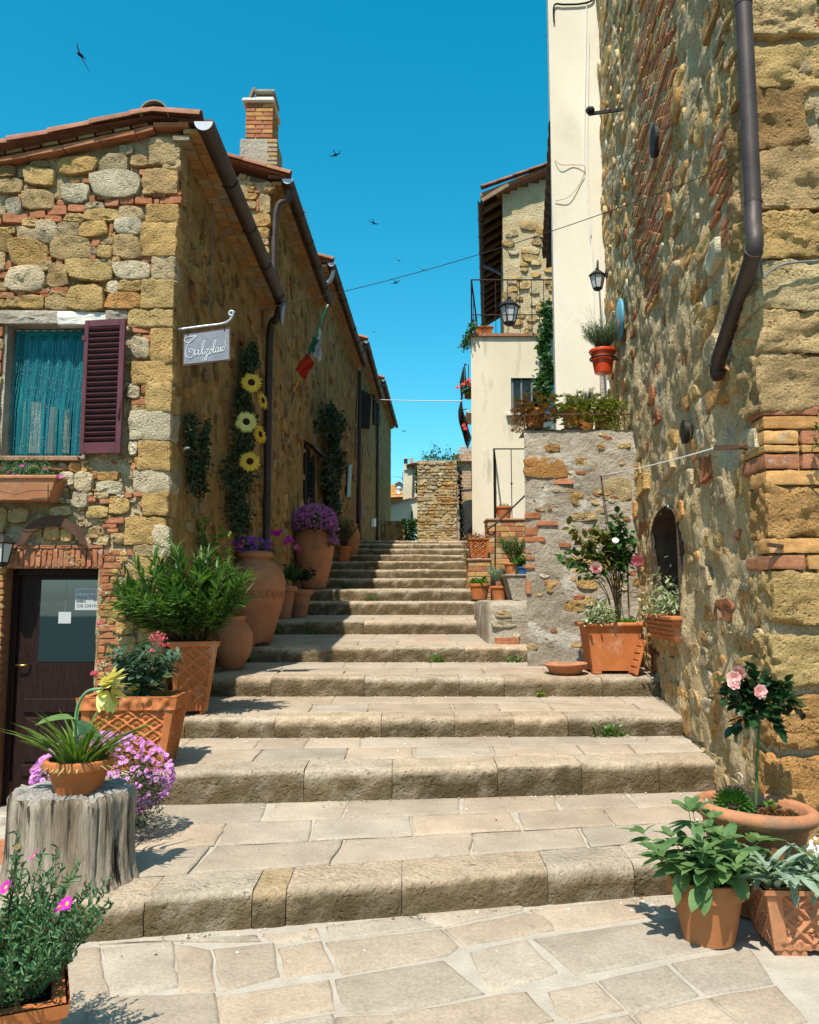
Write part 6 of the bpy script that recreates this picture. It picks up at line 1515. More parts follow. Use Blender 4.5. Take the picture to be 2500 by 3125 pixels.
# climbers on the shaded wall
def climber(name, label, pts, n, s, m, fr_at, depth=.16, leafk='small', stm=True, cat='climber'):
    """pts: (px, py, half width px) down the plant"""
    px_seed = pts[0][0] * .37; b = fr_at(pts[-1][0], pts[-1][1], .08); t = thing(name, label, cat, b); mats = []
    for i in range(n):
        q = rq.random() * (len(pts) - 1.001); i0 = int(q); e = q - i0; x = pts[i0][0] + (pts[i0 + 1][0] - pts[i0][0]) * e; y = pts[i0][1] + (pts[i0 + 1][1] - pts[i0][1]) * e; w_ = (pts[i0][2] + (pts[i0 + 1][2] - pts[i0][2]) * e) * (.75 + .9 * mn.noise(Vector((y * .021, px_seed, 0))))
        p = fr_at(x + rq.gauss(0, .52) * w_ + 14 * mn.noise(Vector((y * .013, px_seed, 5))), y + rq.gauss(0, 10), .03 + depth * rq.random()); mats.append(dm(p, rdir(rq, -.1), s * rq.uniform(.6, 1.2), rq.uniform(0, 3)))
    mass('foliage', LV[leafk], mats, m, t)
    if stm: obj('stem', tube(smoothpath([fr_at(p[0], p[1], .05) for p in pts], 4), .012, 6), M['bark'], t, smooth=True)
    return t
climber('climbing_plant', 'dark evergreen climber carrying sunflowers on the shaded wall', [(772, 1060, 8), (768, 1120, 26), (752, 1220, 36), (745, 1320, 42), (738, 1420, 46), (735, 1520, 42), (728, 1620, 30)], 5200, .06, M['darkleaf'], onL, .15)
climber('climbing_plant', 'thin ivy climbing the shaded wall near the cottage corner', [(575, 1265, 10), (583, 1330, 22), (585, 1420, 26), (590, 1500, 20)], 520, .055, M['darkleaf'], onL, .08)
climber('climbing_plant', 'second thin ivy strand on the wall beside the sunflower climber', [(628, 1290, 14), (622, 1360, 24), (615, 1440, 26), (608, 1510, 14)], 420, .055, M['darkleaf'], onL, .08)
def onL2(px, py, off=.05): return onp(px, py, fr2.p(0, 0, off), fr2.w)
def onL3(px, py, off=.05): return onp(px, py, fr3.p(0, 0, off), fr3.w)
climber('climbing_plant', 'dense dark ivy column on the far shaded house wall', [(1012, 1250, 16), (1015, 1300, 36), (1020, 1400, 38), (1018, 1500, 36), (1012, 1560, 26)], 4200, .13, M['darkleaf'], onL3, .3, 'oval')
# bright climbing shrub by the corner
b = Vector((-2.12, 8.95, hz(3, -2.1, 8.95))); t = thing('jasmine_shrub', 'bright green twining shrub above the oleander by the wall', 'shrub', b)
mats = []; P = []
for (a_, b_) in (((560, 1700), (570, 1560)), ((600, 1700), (640, 1590)), ((640, 1720), (695, 1620)), ((560, 1690), (545, 1600)), ((600, 1690), (655, 1650)), ((650, 1740), (700, 1690)), ((530, 1640), (620, 1600))):
    p0 = at(*a_, 8.75); p1 = at(*b_, 8.6); p = smoothpath([b + Vector((rq.uniform(-.05, .1), 0, .3)), p0, p0.lerp(p1, .5) + Vector((0, -.05, .03)), p1], 5); P.append(p)
    for k in range(46): q = p[int(len(p) * (.3 + .7 * rq.random())) - 1]; mats.append(dm(q + rdir(rq, 0) * .05, rdir(rq, .2), rq.uniform(.045, .085), rq.uniform(-1, 1)))
stems(t, P, .007, M['bark']); parts('leaf', LV['oval'], mats, M['freshleaf'], t)
# weeds in the step joints
def weed(label, px, py, k, s=.09, m='freshleaf', n=70, flowersp=False):
    y0, sk = STEPS[k][:2]
    p = atH(px, py, STEPS[k][2] + .02); p = Vector((p.x, y0 + sk * p.x - .035, STEPS[k][2])); t = thing('weed', label, 'weed', p, 'weeds rooted in the steps')
    mats = [dm(p + Vector((rq.gauss(0, s * .5), rq.uniform(-.02, .0), rq.uniform(0, s * .8))), rdir(rq, .6) + Vector((0, -.3, 0)), rq.uniform(.02, .045), rq.uniform(-1, 1)) for i in range(n)]
    mass('foliage', LV['small'], mats, M[m], t); stems(t, [arc(p, rdir(rq, 1.5), s, .1, 3) for i in range(4)], .002, M['stemgreen'])
    if flowersp: flowers(t, FIVE, M['yellowp'], [p + Vector((rq.gauss(0, s * .6), -.03, .03 + s * .3 * rq.random())) for i in range(6)], .01, rq, aspart=False)
for w_ in (('leafy weed below the middle of the fifth step', 1335, 2018, 4, .1), ('leafy weed tuft below the right half of the third step', 1868, 2248, 2, .12), ('weed sprouting left under the fifth step near the urn', 790, 2005, 4, .08), ('weed beside the foot of the urn on the sixth step', 870, 1925, 5, .13), ('low weed right of the urn foot below the sixth step', 958, 1930, 5, .08), ('clump of weed under the left shadow edge of the eighth step', 1068, 1828, 7, .13), ('small weed below the left of the ninth step', 1035, 1790, 8, .1), ('wisp of grass at the right end of the fifth step', 1558, 2010, 4, .1), ('yellow-dotted weed under the right of the fourth step', 1680, 2140, 3, .05)):
    weed(*w_, m='freshleaf', flowersp='yellow' in w_[0])
# ================================================================ right pots and plants
# sage in a round pot
c_ = Vector((1.51, 4.34, .004)); t = thing('potted_sage', 'broad-leaved sage in a plain terracotta pot at the front right', 'potted plant', c_)
sagep = mat('limed_terracotta', (.36, .13, .045), (.44, .18, .07), ns=4, rough=.88, bump=.25, bs=70, dist=.004, fine=.16, c3=(.5, .33, .24), c3s=2.4, c3t=.6, c3w=.2)
pot(t, c_, .125, .185, .31, sagep, .016, .085)
mats = []; P = []
for i in range(30):
    a = rq.uniform(0, 6.28); e = rq.random() ** .5
    p = arc(c_ + Vector((math.cos(a) * .1 * e, math.sin(a) * .1 * e, .28)), (math.cos(a) * e * 1.15 - .08, math.sin(a) * e * .9 - .1, 1), rq.uniform(.12, .36), .25 * e); P.append(p)
    tip = p[-1]; ax = (p[-1] - p[-2]).normalized()
    for k in range(4):
        b = k * 1.57 + i; d = Vector((math.cos(b), math.sin(b), .35)) + ax * .6; mats.append(dm(tip, d, rq.uniform(.085, .14), rq.uniform(-.25, .25)))
    for q in (2, 3, 4):
        for s in (0, 3.14):
            b = q * 1.57 + s + i; mats.append(dm(p[q], Vector((math.cos(b), math.sin(b), .1)), rq.uniform(.1, .155), rq.uniform(-.25, .25)))
    for k in range(2): b = rq.uniform(0, 6.28); mats.append(dm(tip, ax + Vector((math.cos(b), math.sin(b), 0)) * .3, rq.uniform(.05, .07)))
for i in range(9):
    a = rq.uniform(-2.7, -.4); mats.append(dm(c_ + Vector((math.cos(a) * .17, math.sin(a) * .17, .32 + .05 * rq.random())), (math.cos(a) * .7 + rq.uniform(-.3, .3), math.sin(a) * .7, rq.uniform(-.9, -.2)), rq.uniform(.08, .17), rq.uniform(-.4, .4)))
stems(t, P, .004, M['sage']); parts('leaf', LV['sage'], mats, M['sage'], t)
# ornate rectangular planter with lamb's ear
pl = atH(2345, 2925, 0); t = thing('potted_lambs_ear', 'lattice terracotta trough of silvery woolly leaves at the right edge', 'potted plant', (pl.x + .4, pl.y + .1, 0))
ang = -.04
sqpot(t, (pl.x + .42, pl.y + .14, .0), .72, .25, .8, .3, .32, M['terra_pale'], ang, lat=(5, 2), amp=.022, rimh=.03, feet=True)
mats = []
for i in range(190):
    p = Vector((pl.x + .02 + rq.random() ** 1.4 * .75, pl.y + .0 + rq.random() * .25, .3)); mats.append(dm(p + Vector((0, 0, rq.random() * .08)), rdir(rq, .7) + Vector((-.2, -.5, 0)), rq.uniform(.1, .19), rq.uniform(-.6, .6)))
parts('leaf', LV['lamb'], mats, M['lamb'], t)
mats = [dm(Vector((pl.x + rq.random() * .75, pl.y + .05 + rq.random() * .22, .31 + rq.random() * .06)), rdir(rq, .8), rq.uniform(.03, .06), 0) for i in range(260)]
mass('ground_cover', LV['small'], mats, M['midleaf'], t)
fs = [p for p, d in ball(rq, at(2490, 2590, 4.25), (.06, .05, .05), 30, .2)] + [p for p, d in ball(rq, at(2480, 2685, 4.2), (.05, .04, .04), 14, .2)]
flowers(t, FIVE, M['whitep'], fs, .011, rq, None); stems(t, [[Vector((pl.x + .4, pl.y + .1, .3)), at(2485, 2640, 4.05), at(2488, 2600, 4.05)], [Vector((pl.x + .45, pl.y + .1, .3)), at(2495, 2640, 4.03), at(2480, 2580, 4.05)]], .003, M['stemgreen'], 'flower_stem')
# big round pot with houseleeks and the standard rose
c_ = Vector((1.915, 4.76, .004)); t = thing('houseleek_pot', 'wide thick-rimmed terracotta pot of houseleeks and a standard rose', 'potted plant', c_)
tl = Matrix.Rotation(.05, 4, 'Y')
prof = [(.2, 0), (.21, .01), (.27, .34), (.3, .47), (.31, .478), (.345, .5), (.362, .528), (.352, .556), (.32, .572), (.295, .562), (.285, .55), (.275, .52), (.27, .48)]
prof = [(r * .93, z) for r, z in prof]
RP = Matrix.Translation(c_) @ tl
obj('pot', xf(lathe(prof, 48, (0, 0, 0), .006), RP), M['terra_pale'], t, smooth=True, auto=60)
obj('soil', xf(lathe([(.285, .505), (.2, .515), (.01, .52)], 30, (0, 0, 0), .02, False), RP), M['soil'], t, smooth=True)
def houseleek(par, c, r, n, rows, m, s, el0=.15):
    mats = []; tips = []
    for k in range(n):
        u = k / n; a = k * 2.39996; e = el0 + (1.45 - el0) * u; d = Vector((math.cos(a) * math.cos(e), math.sin(a) * math.cos(e), math.sin(e)))
        mats.append(dm(c + Vector((d.x * r * .45, d.y * r * .45, d.z * r * .55)), d, s * (1 - .35 * u), 0)); tips.append(dm(c + Vector((d.x * r * .45, d.y * r * .45, d.z * r * .55)) + d * s * (1 - .35 * u) * .8, d, s * .26))
    parts('succulent_leaf', LV['fat'], mats, m, par); return tips
hc = at(2238, 2466, 4.7)
tips = houseleek(t, hc, .12, 150, 8, M['semp'], .075, -.1); mass('leaf_tips', LV['fat'], tips, M['semp_tip'], t)
for (x, y) in ((2355, 2478), (2385, 2490), (2410, 2488), (2330, 2486), (2370, 2505), (2400, 2508), (2345, 2500), (2425, 2498)):
    houseleek(t, at(x, y, 4.65), .03, 26, 3, M['succ_r'], .035, .1)
parts('leaf', LV['lamb'], [dm(at(2155 + rq.uniform(-10, 20), 2462 + rq.uniform(-10, 8), 4.72), rdir(rq, .6), .06) for i in range(12)], M['lamb'], t)
parts('leaf', LV['oval'], [dm(at(2355 + rq.uniform(-14, 14), 2470 + rq.uniform(-12, 12), 4.7), rdir(rq, .8), .05) for i in range(18)], M['freshleaf'], t)
b = at(2306, 2478, 4.7); rz = at(2318, 2152, 4.72)
t = thing('standard_rose', 'dark-leaved standard rose with a single pink bloom on a tall bare stem', 'rose', b)
obj('stem', tube(smoothpath([b, at(2310, 2350, 4.72), at(2315, 2250, 4.7), rz], 4), .009, 8), M['stemgreen'], t, smooth=True)
P = []; mats = []
for (x, y) in ((2230, 2085), (2262, 2060), (2295, 2045), (2340, 2090), (2400, 2085), (2435, 2160), (2250, 2150), (2215, 2130), (2330, 2130), (2385, 2175), (2290, 2190), (2250, 2215), (2380, 2230), (2405, 2130), (2300, 2110), (2345, 2165), (2275, 2120), (2365, 2110)):
    e = at(x, y, 4.7 + rq.uniform(-.14, .14)); p = smoothpath([rz, rz.lerp(e, .5) + Vector((0, 0, .02)), e], 4); P.append(p)
    for q in p[4:]:
        for k in range(4): mats.append(dm(q + rdir(rq, 0) * .02, rdir(rq, .1) + (e - rz).normalized() * .6 + Vector((0, -.35, 0)), rq.uniform(.055, .095), rq.uniform(-.5, .5)))
stems(t, P, .004, M['stemgreen'], 'branch'); parts('leaf', LV['rose'], mats, M['rose_l'], t)
flowers(t, rosette_flower(((7, 1.0, .15), (6, .75, .45), (5, .5, .8)), .6), leafmat('pink_rose_petal', (.8, .3, .26), (.85, .6, .55), .3, .5, back=(1, 1, 1), ns=30), [at(2320, 2110, 4.45), at(2240, 2068, 4.56), at(2258, 2050, 4.58), at(2238, 2085, 4.56)], .042, rq, None, face=(-.3, -.8, .3), name='rose')
# rose planter on the fourth step
Yp = 9.27; hzp = hz(3, 2.1, 9.27)
c_ = Vector((at(1878, 1960, 9.04).x, Yp, hzp)); wr = (at(1968, 1905, 9.02).x - at(1782, 1905, 9.02).x); hp = at(1875, 1901, 9.02).z - hzp
t = thing('rose_planter', 'big square terracotta planter with climbing pink roses by the grey wall', 'potted plant', c_)
sqpot(t, c_, wr * .74, .4, wr * .9, .46, hp, M['terra'], .0, rimh=.05, wall=.03, feet=True)
rm = MB()
w2, d2 = wr / 2, .26
ring = [(-w2, -d2), (w2, -d2), (w2, d2), (-w2, d2), (-w2, -d2)]
for a, b in zip(ring, ring[1:]): rm.add(tube([c_ + Vector((a[0] * .97, a[1] * .95, hp - .02)), c_ + Vector((b[0] * .97, b[1] * .95, hp - .02))], .026, 10))
obj('rolled_rim', rm.vf, M['terra'], t, smooth=True, auto=60)
mats = [dm(at(1785 + rq.random() * 90, 1905 - rq.random() ** 1.5 * 75 * (1 - abs(rq.random() - .4)), 8.98 + rq.random() * .15), rdir(rq, .5), rq.uniform(.04, .07), rq.uniform(-.6, .6)) for i in range(420)]
parts('leaf', LV['oval'], mats, M['varieg'], t)
mass('ground_cover', LV['small'], [dm(c_ + Vector((rq.uniform(-.05, .26), rq.uniform(-.22, .1), hp - .02 + .04 * rq.random())), rdir(rq, .8), rq.uniform(.02, .05)) for i in range(420)], M['freshleaf'], t)
rt_ = thing('climbing_rose', 'tall rose bush with pale pink blooms and a stake in the square planter', 'rose', c_ + Vector((.1, .05, hp)))
P = []; mats = []
root = c_ + Vector((.1, .02, hp - .05))
for (x, y) in ((1745, 1615), (1770, 1640), (1800, 1650), (1830, 1615), (1860, 1640), (1880, 1590), (1905, 1615), (1925, 1640), (1740, 1690), (1790, 1680), (1850, 1685), (1895, 1665), (1720, 1700), (1890, 1580), (1920, 1690), (1815, 1630), (1870, 1620)):
    e = at(x, y, 9.11 + rq.uniform(-.12, .12)); mid = root.lerp(e, .55); mid.x = root.x + (e.x - root.x) * .3; p = smoothpath([root + Vector((rq.uniform(-.05, .05), 0, 0)), mid, e], 7); P.append(p)
    for q in p[9:]:
        for k in range(6): mats.append(dm(q + rdir(rq, 0) * .06, rdir(rq, .1) + Vector((0, -.3, 0)), rq.uniform(.07, .115), rq.uniform(-.6, .6)))
for i in range(26): q = root.lerp(at(1900, 1700, 9.16), rq.random()); mats.append(dm(q, rdir(rq, 0), rq.uniform(.05, .07)))
stems(rt_, P, .007, M['bark'], 'branch'); nm = len(mats) // 4
parts('leaf', LV['rose'], mats[nm:], M['midleaf'], rt_); parts('young_leaf', LV['rose'], mats[:nm], leafmat('bronze_young_leaf', (.09, .1, .02), (.2, .16, .04), .3, .4), rt_)
obj('stake', tube([root + Vector((.12, -.02, 0)), at(1913, 1680, 9.11)], .011, 7), mat('stake_wood', (.2, .15, .09), (.3, .23, .15), ns=12), rt_); obj('stake', tube([root + Vector((.16, -.05, .0)), at(1962, 1830, 8.96)], .008, 6), mat('cane', (.4, .3, .12), (.5, .4, .18), ns=12), rt_)
for (x, y, m) in ((1819, 1730, 'rosep'), (1946, 1710, 'rosec'), (1878, 1650, 'whitep')):
    flowers(rt_, ROSEF, M[m], [at(x, y, 8.91)], .074 if m != 'whitep' else .04, rq, None, face=(-.2, -.7, -.15 if m != 'whitep' else .5), j=.15, name='rose'); 
    if m == 'rosep': flowers(rt_, rosette_flower(((6, .7, .5), (5, .45, .8))), M['rosec'], [at(x - 1, y + 8, 8.89)], .045, rq, None, face=(-.2, -.9, -.3), j=.1, name='rose_heart')
mass('buds', dome(6, .5, 1.2), [dm(at(1890, 1588, 9.06), (1, 0, 0), .025), dm(at(1897, 1600, 9.06), (1, 0, 0), .02)], M['rosec'], rt_)
# dish, leaning tray
c_ = Vector((at(1729, 2040, 9.08).x, 9.11, hz(3, 1.6, 9.11) + .002)); o = thing('terracotta_dish', 'shallow empty terracotta dish on the step by the grey wall', 'dish', c_)
obj('dish', xf(lathe([(.15, 0), (.165, .005), (.215, .085), (.235, .09), (.24, .105), (.225, .115), (.205, .1), (.15, .03), (.01, .025)], 36, (0, 0, 0), .015), Matrix.Translation(c_) @ Matrix.Rotation(-.03, 4, 'Y')), M['terra_pale'], o, smooth=True, auto=50)
c_ = Vector((rwx(9.1) - .16, 9.1, hz(3, 2.5, 9.1))); o = thing('terracotta_tray', 'ribbed terracotta tray leaning between planter and stone wall', 'tray', c_)
TRF = Frame(c_ + Vector((-.09, 0, 0)), Vector((.0, 1, 0)), Vector((.28, 0, 1)), Vector((-1, 0, .28)))
for i in range(5): obj('rib', fbox(TRF, -.2, .2, .01 + i * .075, .075 + i * .075, .0, .03 + .006 * (i % 2), .006), M['terra'], o)
obj('tray', fbox(TRF, -.22, .22, 0, .39, -.02, .012, .008), M['terra'], o)
# niche window box
fr = RW; a = RW.px(2010, 1950)[0]; b_ = RW.px(2090, 1950)[0]; v0, v1 = RW.px(2050, 1952)[1], RW.px(2050, 1880)[1]
um = (a + b_) / 2; p0 = RW.p(um, v0, .0); t = thing('window_box', 'ribbed terracotta trough with cream-edged leaves in the wall niche', 'potted plant', p0)
ru_, L_ = abs(a - b_) / 2 + .06, v1 - v0
mb = MB()
bxv = [RW.p(um - ru_ * .86, v0, -.14), RW.p(um + ru_ * .86, v0, -.14), RW.p(um + ru_ * .86, v0, .08), RW.p(um - ru_ * .86, v0, .08), RW.p(um - ru_, v1, -.16), RW.p(um + ru_, v1, -.16), RW.p(um + ru_, v1, .12), RW.p(um - ru_, v1, .12)]
obj('trough', hexa(bxv), M['terra'], t); 
obj('rim', fbox(RW, um - ru_ - .015, um + ru_ + .015, v1 - .03, v1 + .006, -.17, .135, .008), M['terra'], t)
for i in range(4): obj('rib', fbox(RW, um - ru_ * (.88 + .03 * i), um + ru_ * (.88 + .03 * i), v0 + .03 + i * .045, v0 + .05 + i * .045, .08 + .008 * i, .098 + .01 * i, .004), M['terra'], t)
mats = [dm(RW.p(um + rq.gauss(-.05, .2), v1 + .02 + abs(rq.gauss(0, .16)), .02 + rq.gauss(0, .09)), rdir(rq, .4), rq.uniform(.04, .07), rq.uniform(-.6, .6)) for i in range(420)] + [dm(onRW(1990 + rq.gauss(0, 14), 1860 + rq.gauss(0, 18), .12), rdir(rq, .2), .05) for i in range(50)]
parts('leaf', LV['oval'], mats, M['varieg'], t)
# pots and planter group beside the steps
def simplepot(name, label, c, r0, r1, h, m, leafk, lm, nst, L, sp, nl, ls, saucer=False, stm=None, cat='potted plant', up=1.0, droop=.2, aspart=False, group=None):
    t = thing(name, label, cat, c, group); c = Vector(c)
    if saucer: obj('saucer', lathe([(r0 * .9, 0), (r0 * 1.25, .01), (r0 * 1.35, .035), (r0 * 1.25, .035), (r0 * 1.1, .015)], 24, tuple(c), 0), M['plastic_dark'], t, smooth=True, auto=50); c = c + Vector((0, 0, .016))
    pot(t, c, r0, r1, h, m, .02, h * .18)
    shrub(t, c + Vector((0, 0, h - .04)), nst, L, sp, rq, leafk, lm, nl, ls, droop, up, stm, .004, aspart)
    return t
Yq = 14.75; c_ = at(1464, 1838, Yq); c_.z = hz(6, .9, Yq)
simplepot('potted_geranium', 'terracotta pot of fresh green leaves on a black saucer by the steps', c_, .13, .18, .3, M['terra'], 'small', M['freshleaf'], 26, .24, 1.0, 10, .07, True, M['stemgreen'], droop=.5)
c_ = at(1524, 1830, 11.6); c_.z = bz + .0
simplepot('potted_curry_plant', 'silvery leaved plant in a terracotta pot on the low wall', c_, .09, .125, .2, M['terra'], 'needle', M['lamb'], 60, .42, .5, 34, .05, False, None)
# stone trough with herbs
a = at(1546, 1832, 11.2); b_ = at(1625, 1760, 11.2)
t = thing('stone_trough', 'grey stone trough standing on the low wall with herb pots in it', 'trough', ((a.x + b_.x) / 2, 11.2, bz))
obj('trough', hexa([(a.x + .06, 11.0, bz), (b_.x, 11.0, bz), (b_.x, 11.9, bz), (a.x + .06, 11.9, bz), (a.x - .02, 11.0, b_.z), (b_.x, 11.0, b_.z), (b_.x, 11.9, b_.z), (a.x - .02, 11.9, b_.z)]), M['grey_render'], t)
obj('rim', bbox(a.x - .04, b_.x, 10.98, 11.92, b_.z, b_.z + .03, .008), M['grey_render'], t)
c_ = at(1568, 1760, 11.3); c_.z = b_.z + .03
simplepot('potted_herb', 'tall green herb in a terracotta pot standing on the stone trough', c_, .1, .13, .16, M['terra'], 'lance', M['midleaf'], 36, .52, .55, 18, .08, False, M['stemgreen'])
c_ = at(1597, 1752, 11.15); c_.z = b_.z + .03
simplepot('potted_herb', 'bright herb in a small blue pot against the grey wall corner', c_, .07, .09, .1, M['blue'], 'small', M['freshleaf'], 22, .26, .7, 12, .05)
# brick pedestals
Y6 = 15.2
def pedestal(label, xa, xb, ya, yb, Y, dpt, name='brick_pedestal'):
    A = at(xa, yb, Y); B = at(xb, ya, Y); t = thing(name, label, 'pedestal', ((A.x + B.x) / 2, Y, A.z)); z0 = A.z - .5; x0, x1, z1 = A.x, B.x, B.z
    obj('core', box(x0 + .012, x1 - .012, Y + .012, Y + dpt, z0, z1 - .01), M['joint'], t)
    n = max(2, round((z1 - z0) / .105)); h = (z1 - z0 - .05) / n
    for r in range(n):
        x = x0 - (.12 if r % 2 else 0)
        while x < x1 - .02:
            e = min(x + .27, x1); s = max(x, x0)
            if e - s > .03: obj('brick', bbox(s, e - .008, Y + rq.uniform(-.004, .004), Y + .1, z0 + r * h + .005, z0 + (r + 1) * h - .005, .006), M['brick'], t, color=tint(rq.choice('bot'), rq))
            x += .27
        obj('brick', bbox(x0 - .004, x0 + .1, Y + .105, Y + dpt, z0 + r * h + .005, z0 + (r + 1) * h - .005, .006), M['brick'], t, color=tint(rq.choice('bo'), rq))
    obj('cap', bbox(x0 - .03, x1 + .02, Y - .03, Y + dpt, z1 - .045, z1, .01), M['brick'], t).color = (.36, .2, .13, 1)
    return x0, x1, z1
x0, x1, z1 = pedestal('lower brick pedestal carrying the lattice pot beside the steps', 1430, 1498, 1704, 1790, Y6, .5)
t = thing('potted_succulent', 'square lattice terracotta pot of reddish succulents on the brick pedestal', 'potted plant', ((x0 + x1) / 2 + .0, Y6 + .22, z1))
hp = at(1462, 1642, Y6).z - z1; ww = (at(1490, 1650, Y6).x - at(1433, 1650, Y6).x)
sqpot(t, ((x0 + x1) / 2 + .0, Y6 + .22, z1), ww * .8, ww * .8, ww, ww, hp, M['terra'], .0, lat=(2, 3), amp=.018, rimh=.03, feet=True)
mats = [dm(Vector(((x0 + x1) / 2 + rq.gauss(-.03, .12), Y6 + .15 + rq.gauss(0, .1), z1 + hp + abs(rq.gauss(0, .04)))), rdir(rq, .4), rq.uniform(.03, .06)) for i in range(260)] + [dm(at(1428 - abs(rq.gauss(0, 10)), 1650 + rq.random() * 80, Y6 + .1), rdir(rq, -.1), rq.uniform(.03, .06)) for i in range(170)]
mass('foliage', LV['fat'], mats, M['succ_r'], t)
x0, x1, z1 = pedestal('upper brick parapet with the iron railing beside the grey wall', 1490, 1606, 1582, 1760, 15.75, .6)
c_ = at(1538, 1582, 15.95); c_.z = z1
simplepot('potted_succulent', 'small terracotta pot behind the upper iron railing', c_, .12, .16, .25, M['terra'], 'fat', M['succ'], 16, .12, 1.2, 8, .04)
t = thing('iron_railing', 'thin iron railing standing on the brick parapet', 'railing', (x0 + .1, 15.8, z1))
ra = at(1510, 1580, 15.8); rb = at(1600, 1580, 15.8); rtop = at(1510, 1370, 15.8).z
railing(t, [(ra.x, 15.8), (rb.x + .1, 15.8)], z1, rtop, 2); railing(t, [(ra.x, 15.8), (ra.x + .15, 17)], z1, rtop, 2)
# handrail with scroll end
t = thing('iron_handrail', 'black iron handrail with a scrolled end by the low wall', 'handrail', at(1511, 1830, 12.0))
P_ = at(1511, 1836, 12.0); obj('post', tube([P_, at(1512, 1600, 12.0)], .011, 8), M['iron'], t)
cc = at(1500, 1622, 12.0)
pts = [at(1604, 1511, 12.3), at(1550, 1563, 12.1), at(1515, 1597, 12.0)] + [cc + Vector((.062 * math.cos(a) * (1 - k * .05), 0, .062 * math.sin(a) * (1 - k * .05))) for k, a in enumerate([2.0 + .55 * j for j in range(9)])]
obj('rail', tube(smoothpath(pts, 3), .014, 8), M['iron'], t, smooth=True)
# terrace wall top: three succulent pots, iron guard rail, rosemary
gtop = gt + .01
def tpot(label, xl, xr, yb, pal, seed):
    c = at((xl + xr) / 2, 1306, GY + .2); c.z = gtop + .005; r = (at(xr, 1280, GY + .2).x - at(xl, 1280, GY + .2).x) / 2
    t = thing('potted_succulent', label, 'potted plant', c, 'succulent pots along the terrace wall'); c = Vector(c)
    obj('saucer', lathe([(r * 1.0, 0), (r * 1.25, .012), (r * 1.3, .03), (r * 1.2, .03), (r, .012)], 24, tuple(c), 0), M['plastic_dark'], t, smooth=True, auto=50)
    pot(t, c + Vector((0, 0, .014)), r * .86, r, .27, M['terra'], .012, .04)
    mats = []
    for i in range(190):
        p = c + Vector((max(-2 * r, min(2 * r, rq.gauss(0, r * 1.1))), rq.gauss(-.05, .07), .24 + rq.gauss(.03, .08) - .1 * (rq.random() < .35)))
        n = 9
        for k in range(n): a = k * 2.4; e = .1 + 1.1 * k / n; mats.append(dm(p, (math.cos(a) * math.cos(e), math.sin(a) * math.cos(e) - .35, math.sin(e)), .046 * rq.uniform(.8, 1.2)))
    mass('foliage', LV['fat'], mats, pal, t)
tpot('left terrace wall pot with reddish trailing succulents', 1604, 1662, 1308, M['succ_r'], 1)
tpot('middle terrace wall pot with yellow-green succulents', 1719, 1772, 1308, M['succ'], 2)
tpot('right terrace wall pot with yellow-green succulents next to the stone wall', 1814, 1858, 1308, M['succ'], 3)
mats = []
t = thing('trailing_succulent', 'straggling dry red succulents hanging over the terrace wall corner', 'plant', at(1590, 1280, GY))
for i in range(900): p = at(1560 + abs(rq.gauss(0, 38)), 1245 + rq.random() * 75, GY + .02 + rq.random() * .2); mats.append(dm(p, rdir(rq, -.1), rq.uniform(.02, .04)))
mass('foliage', LV['fat'], mats, M['succ_r'], t)
t = thing('trailing_succulent', 'green succulents hanging over the terrace wall next to the stone wall', 'plant', at(1890, 1280, GY)); mats = []
for i in range(1400): p = at(1870 + rq.gauss(0, 24), 1225 + rq.random() ** 1.4 * 95, GY + .0 + rq.random() * .2); mats.append(dm(p, rdir(rq, .2), rq.uniform(.02, .045)))
mass('foliage', LV['fat'], mats, M['succ'], t)
t = thing('guard_rail', 'thin iron guard rail in front of the terrace pots', 'railing', at(1600, 1310, GY + .02))
ga, gb = at(1600, 1264, GY + .02), at(1932, 1264, GY + .02); obj('rail', bar(ga, gb, .012, .02), M['rust'], t)
for x in (1601, 1905): p = at(x, 1264, GY + .02); obj('post', bar((p.x, p.y, gtop), p, .014, .014), M['rust'], t)
c_ = at(1775, 1240, GY + .55); c_.z = gtop
simplepot('potted_rosemary', 'upright rosemary in a terracotta bowl behind the terrace pots', c_, .12, .17, .3, M['terra'], 'needle', M['rosemary'], 46, .42, .8, 70, .05, False, M['bark'], droop=.1)
# red pot in a ring bracket
RY = 10.8
c_ = at(1841, 1140, RY); rtp = at(1882, 1070, RY).x - at(1841, 1070, RY).x; hpp = at(1841, 1068, RY).z - c_.z
t = thing('potted_lavender', 'bright red hanging pot of wispy lavender on the wall bracket', 'potted plant', c_)
pot(t, c_, rtp * .62, rtp * .92, hpp, M['terra_red'], .03, .05)
shrub(t, c_ + Vector((0, 0, hpp - .03)), 120, .46, .85, rq, 'needle', M['laven'], 36, .06, .12, 1.0, None, .003, start=.1, outw=.45)
stems(t, [arc(c_ + Vector((0, 0, hpp)), (rq.uniform(-.7, .5), rq.uniform(-.3, .3), 1), rq.uniform(.5, .72), .05) for i in range(36)], .0022, M['laven'], 'flower_stalks')
t = thing('pot_bracket', 'iron ring bracket holding the red pot on the stone wall', 'bracket', c_ + Vector((0, 0, hpp * .6)))
rg = [c_ + Vector((rtp * .92 * math.cos(a), rtp * .92 * math.sin(a), hpp * .62)) for a in [k * math.pi / 14 for k in range(29)]]
obj('ring', tube(rg, .014, 6), M['iron'], t, smooth=True); e = RW.p(*RW.uv(c_ + Vector((0, .1, hpp * .62))), 0); obj('arm', bar(c_ + Vector((rtp * .9, 0, hpp * .62)), e, .03, .012), M['iron'], t)
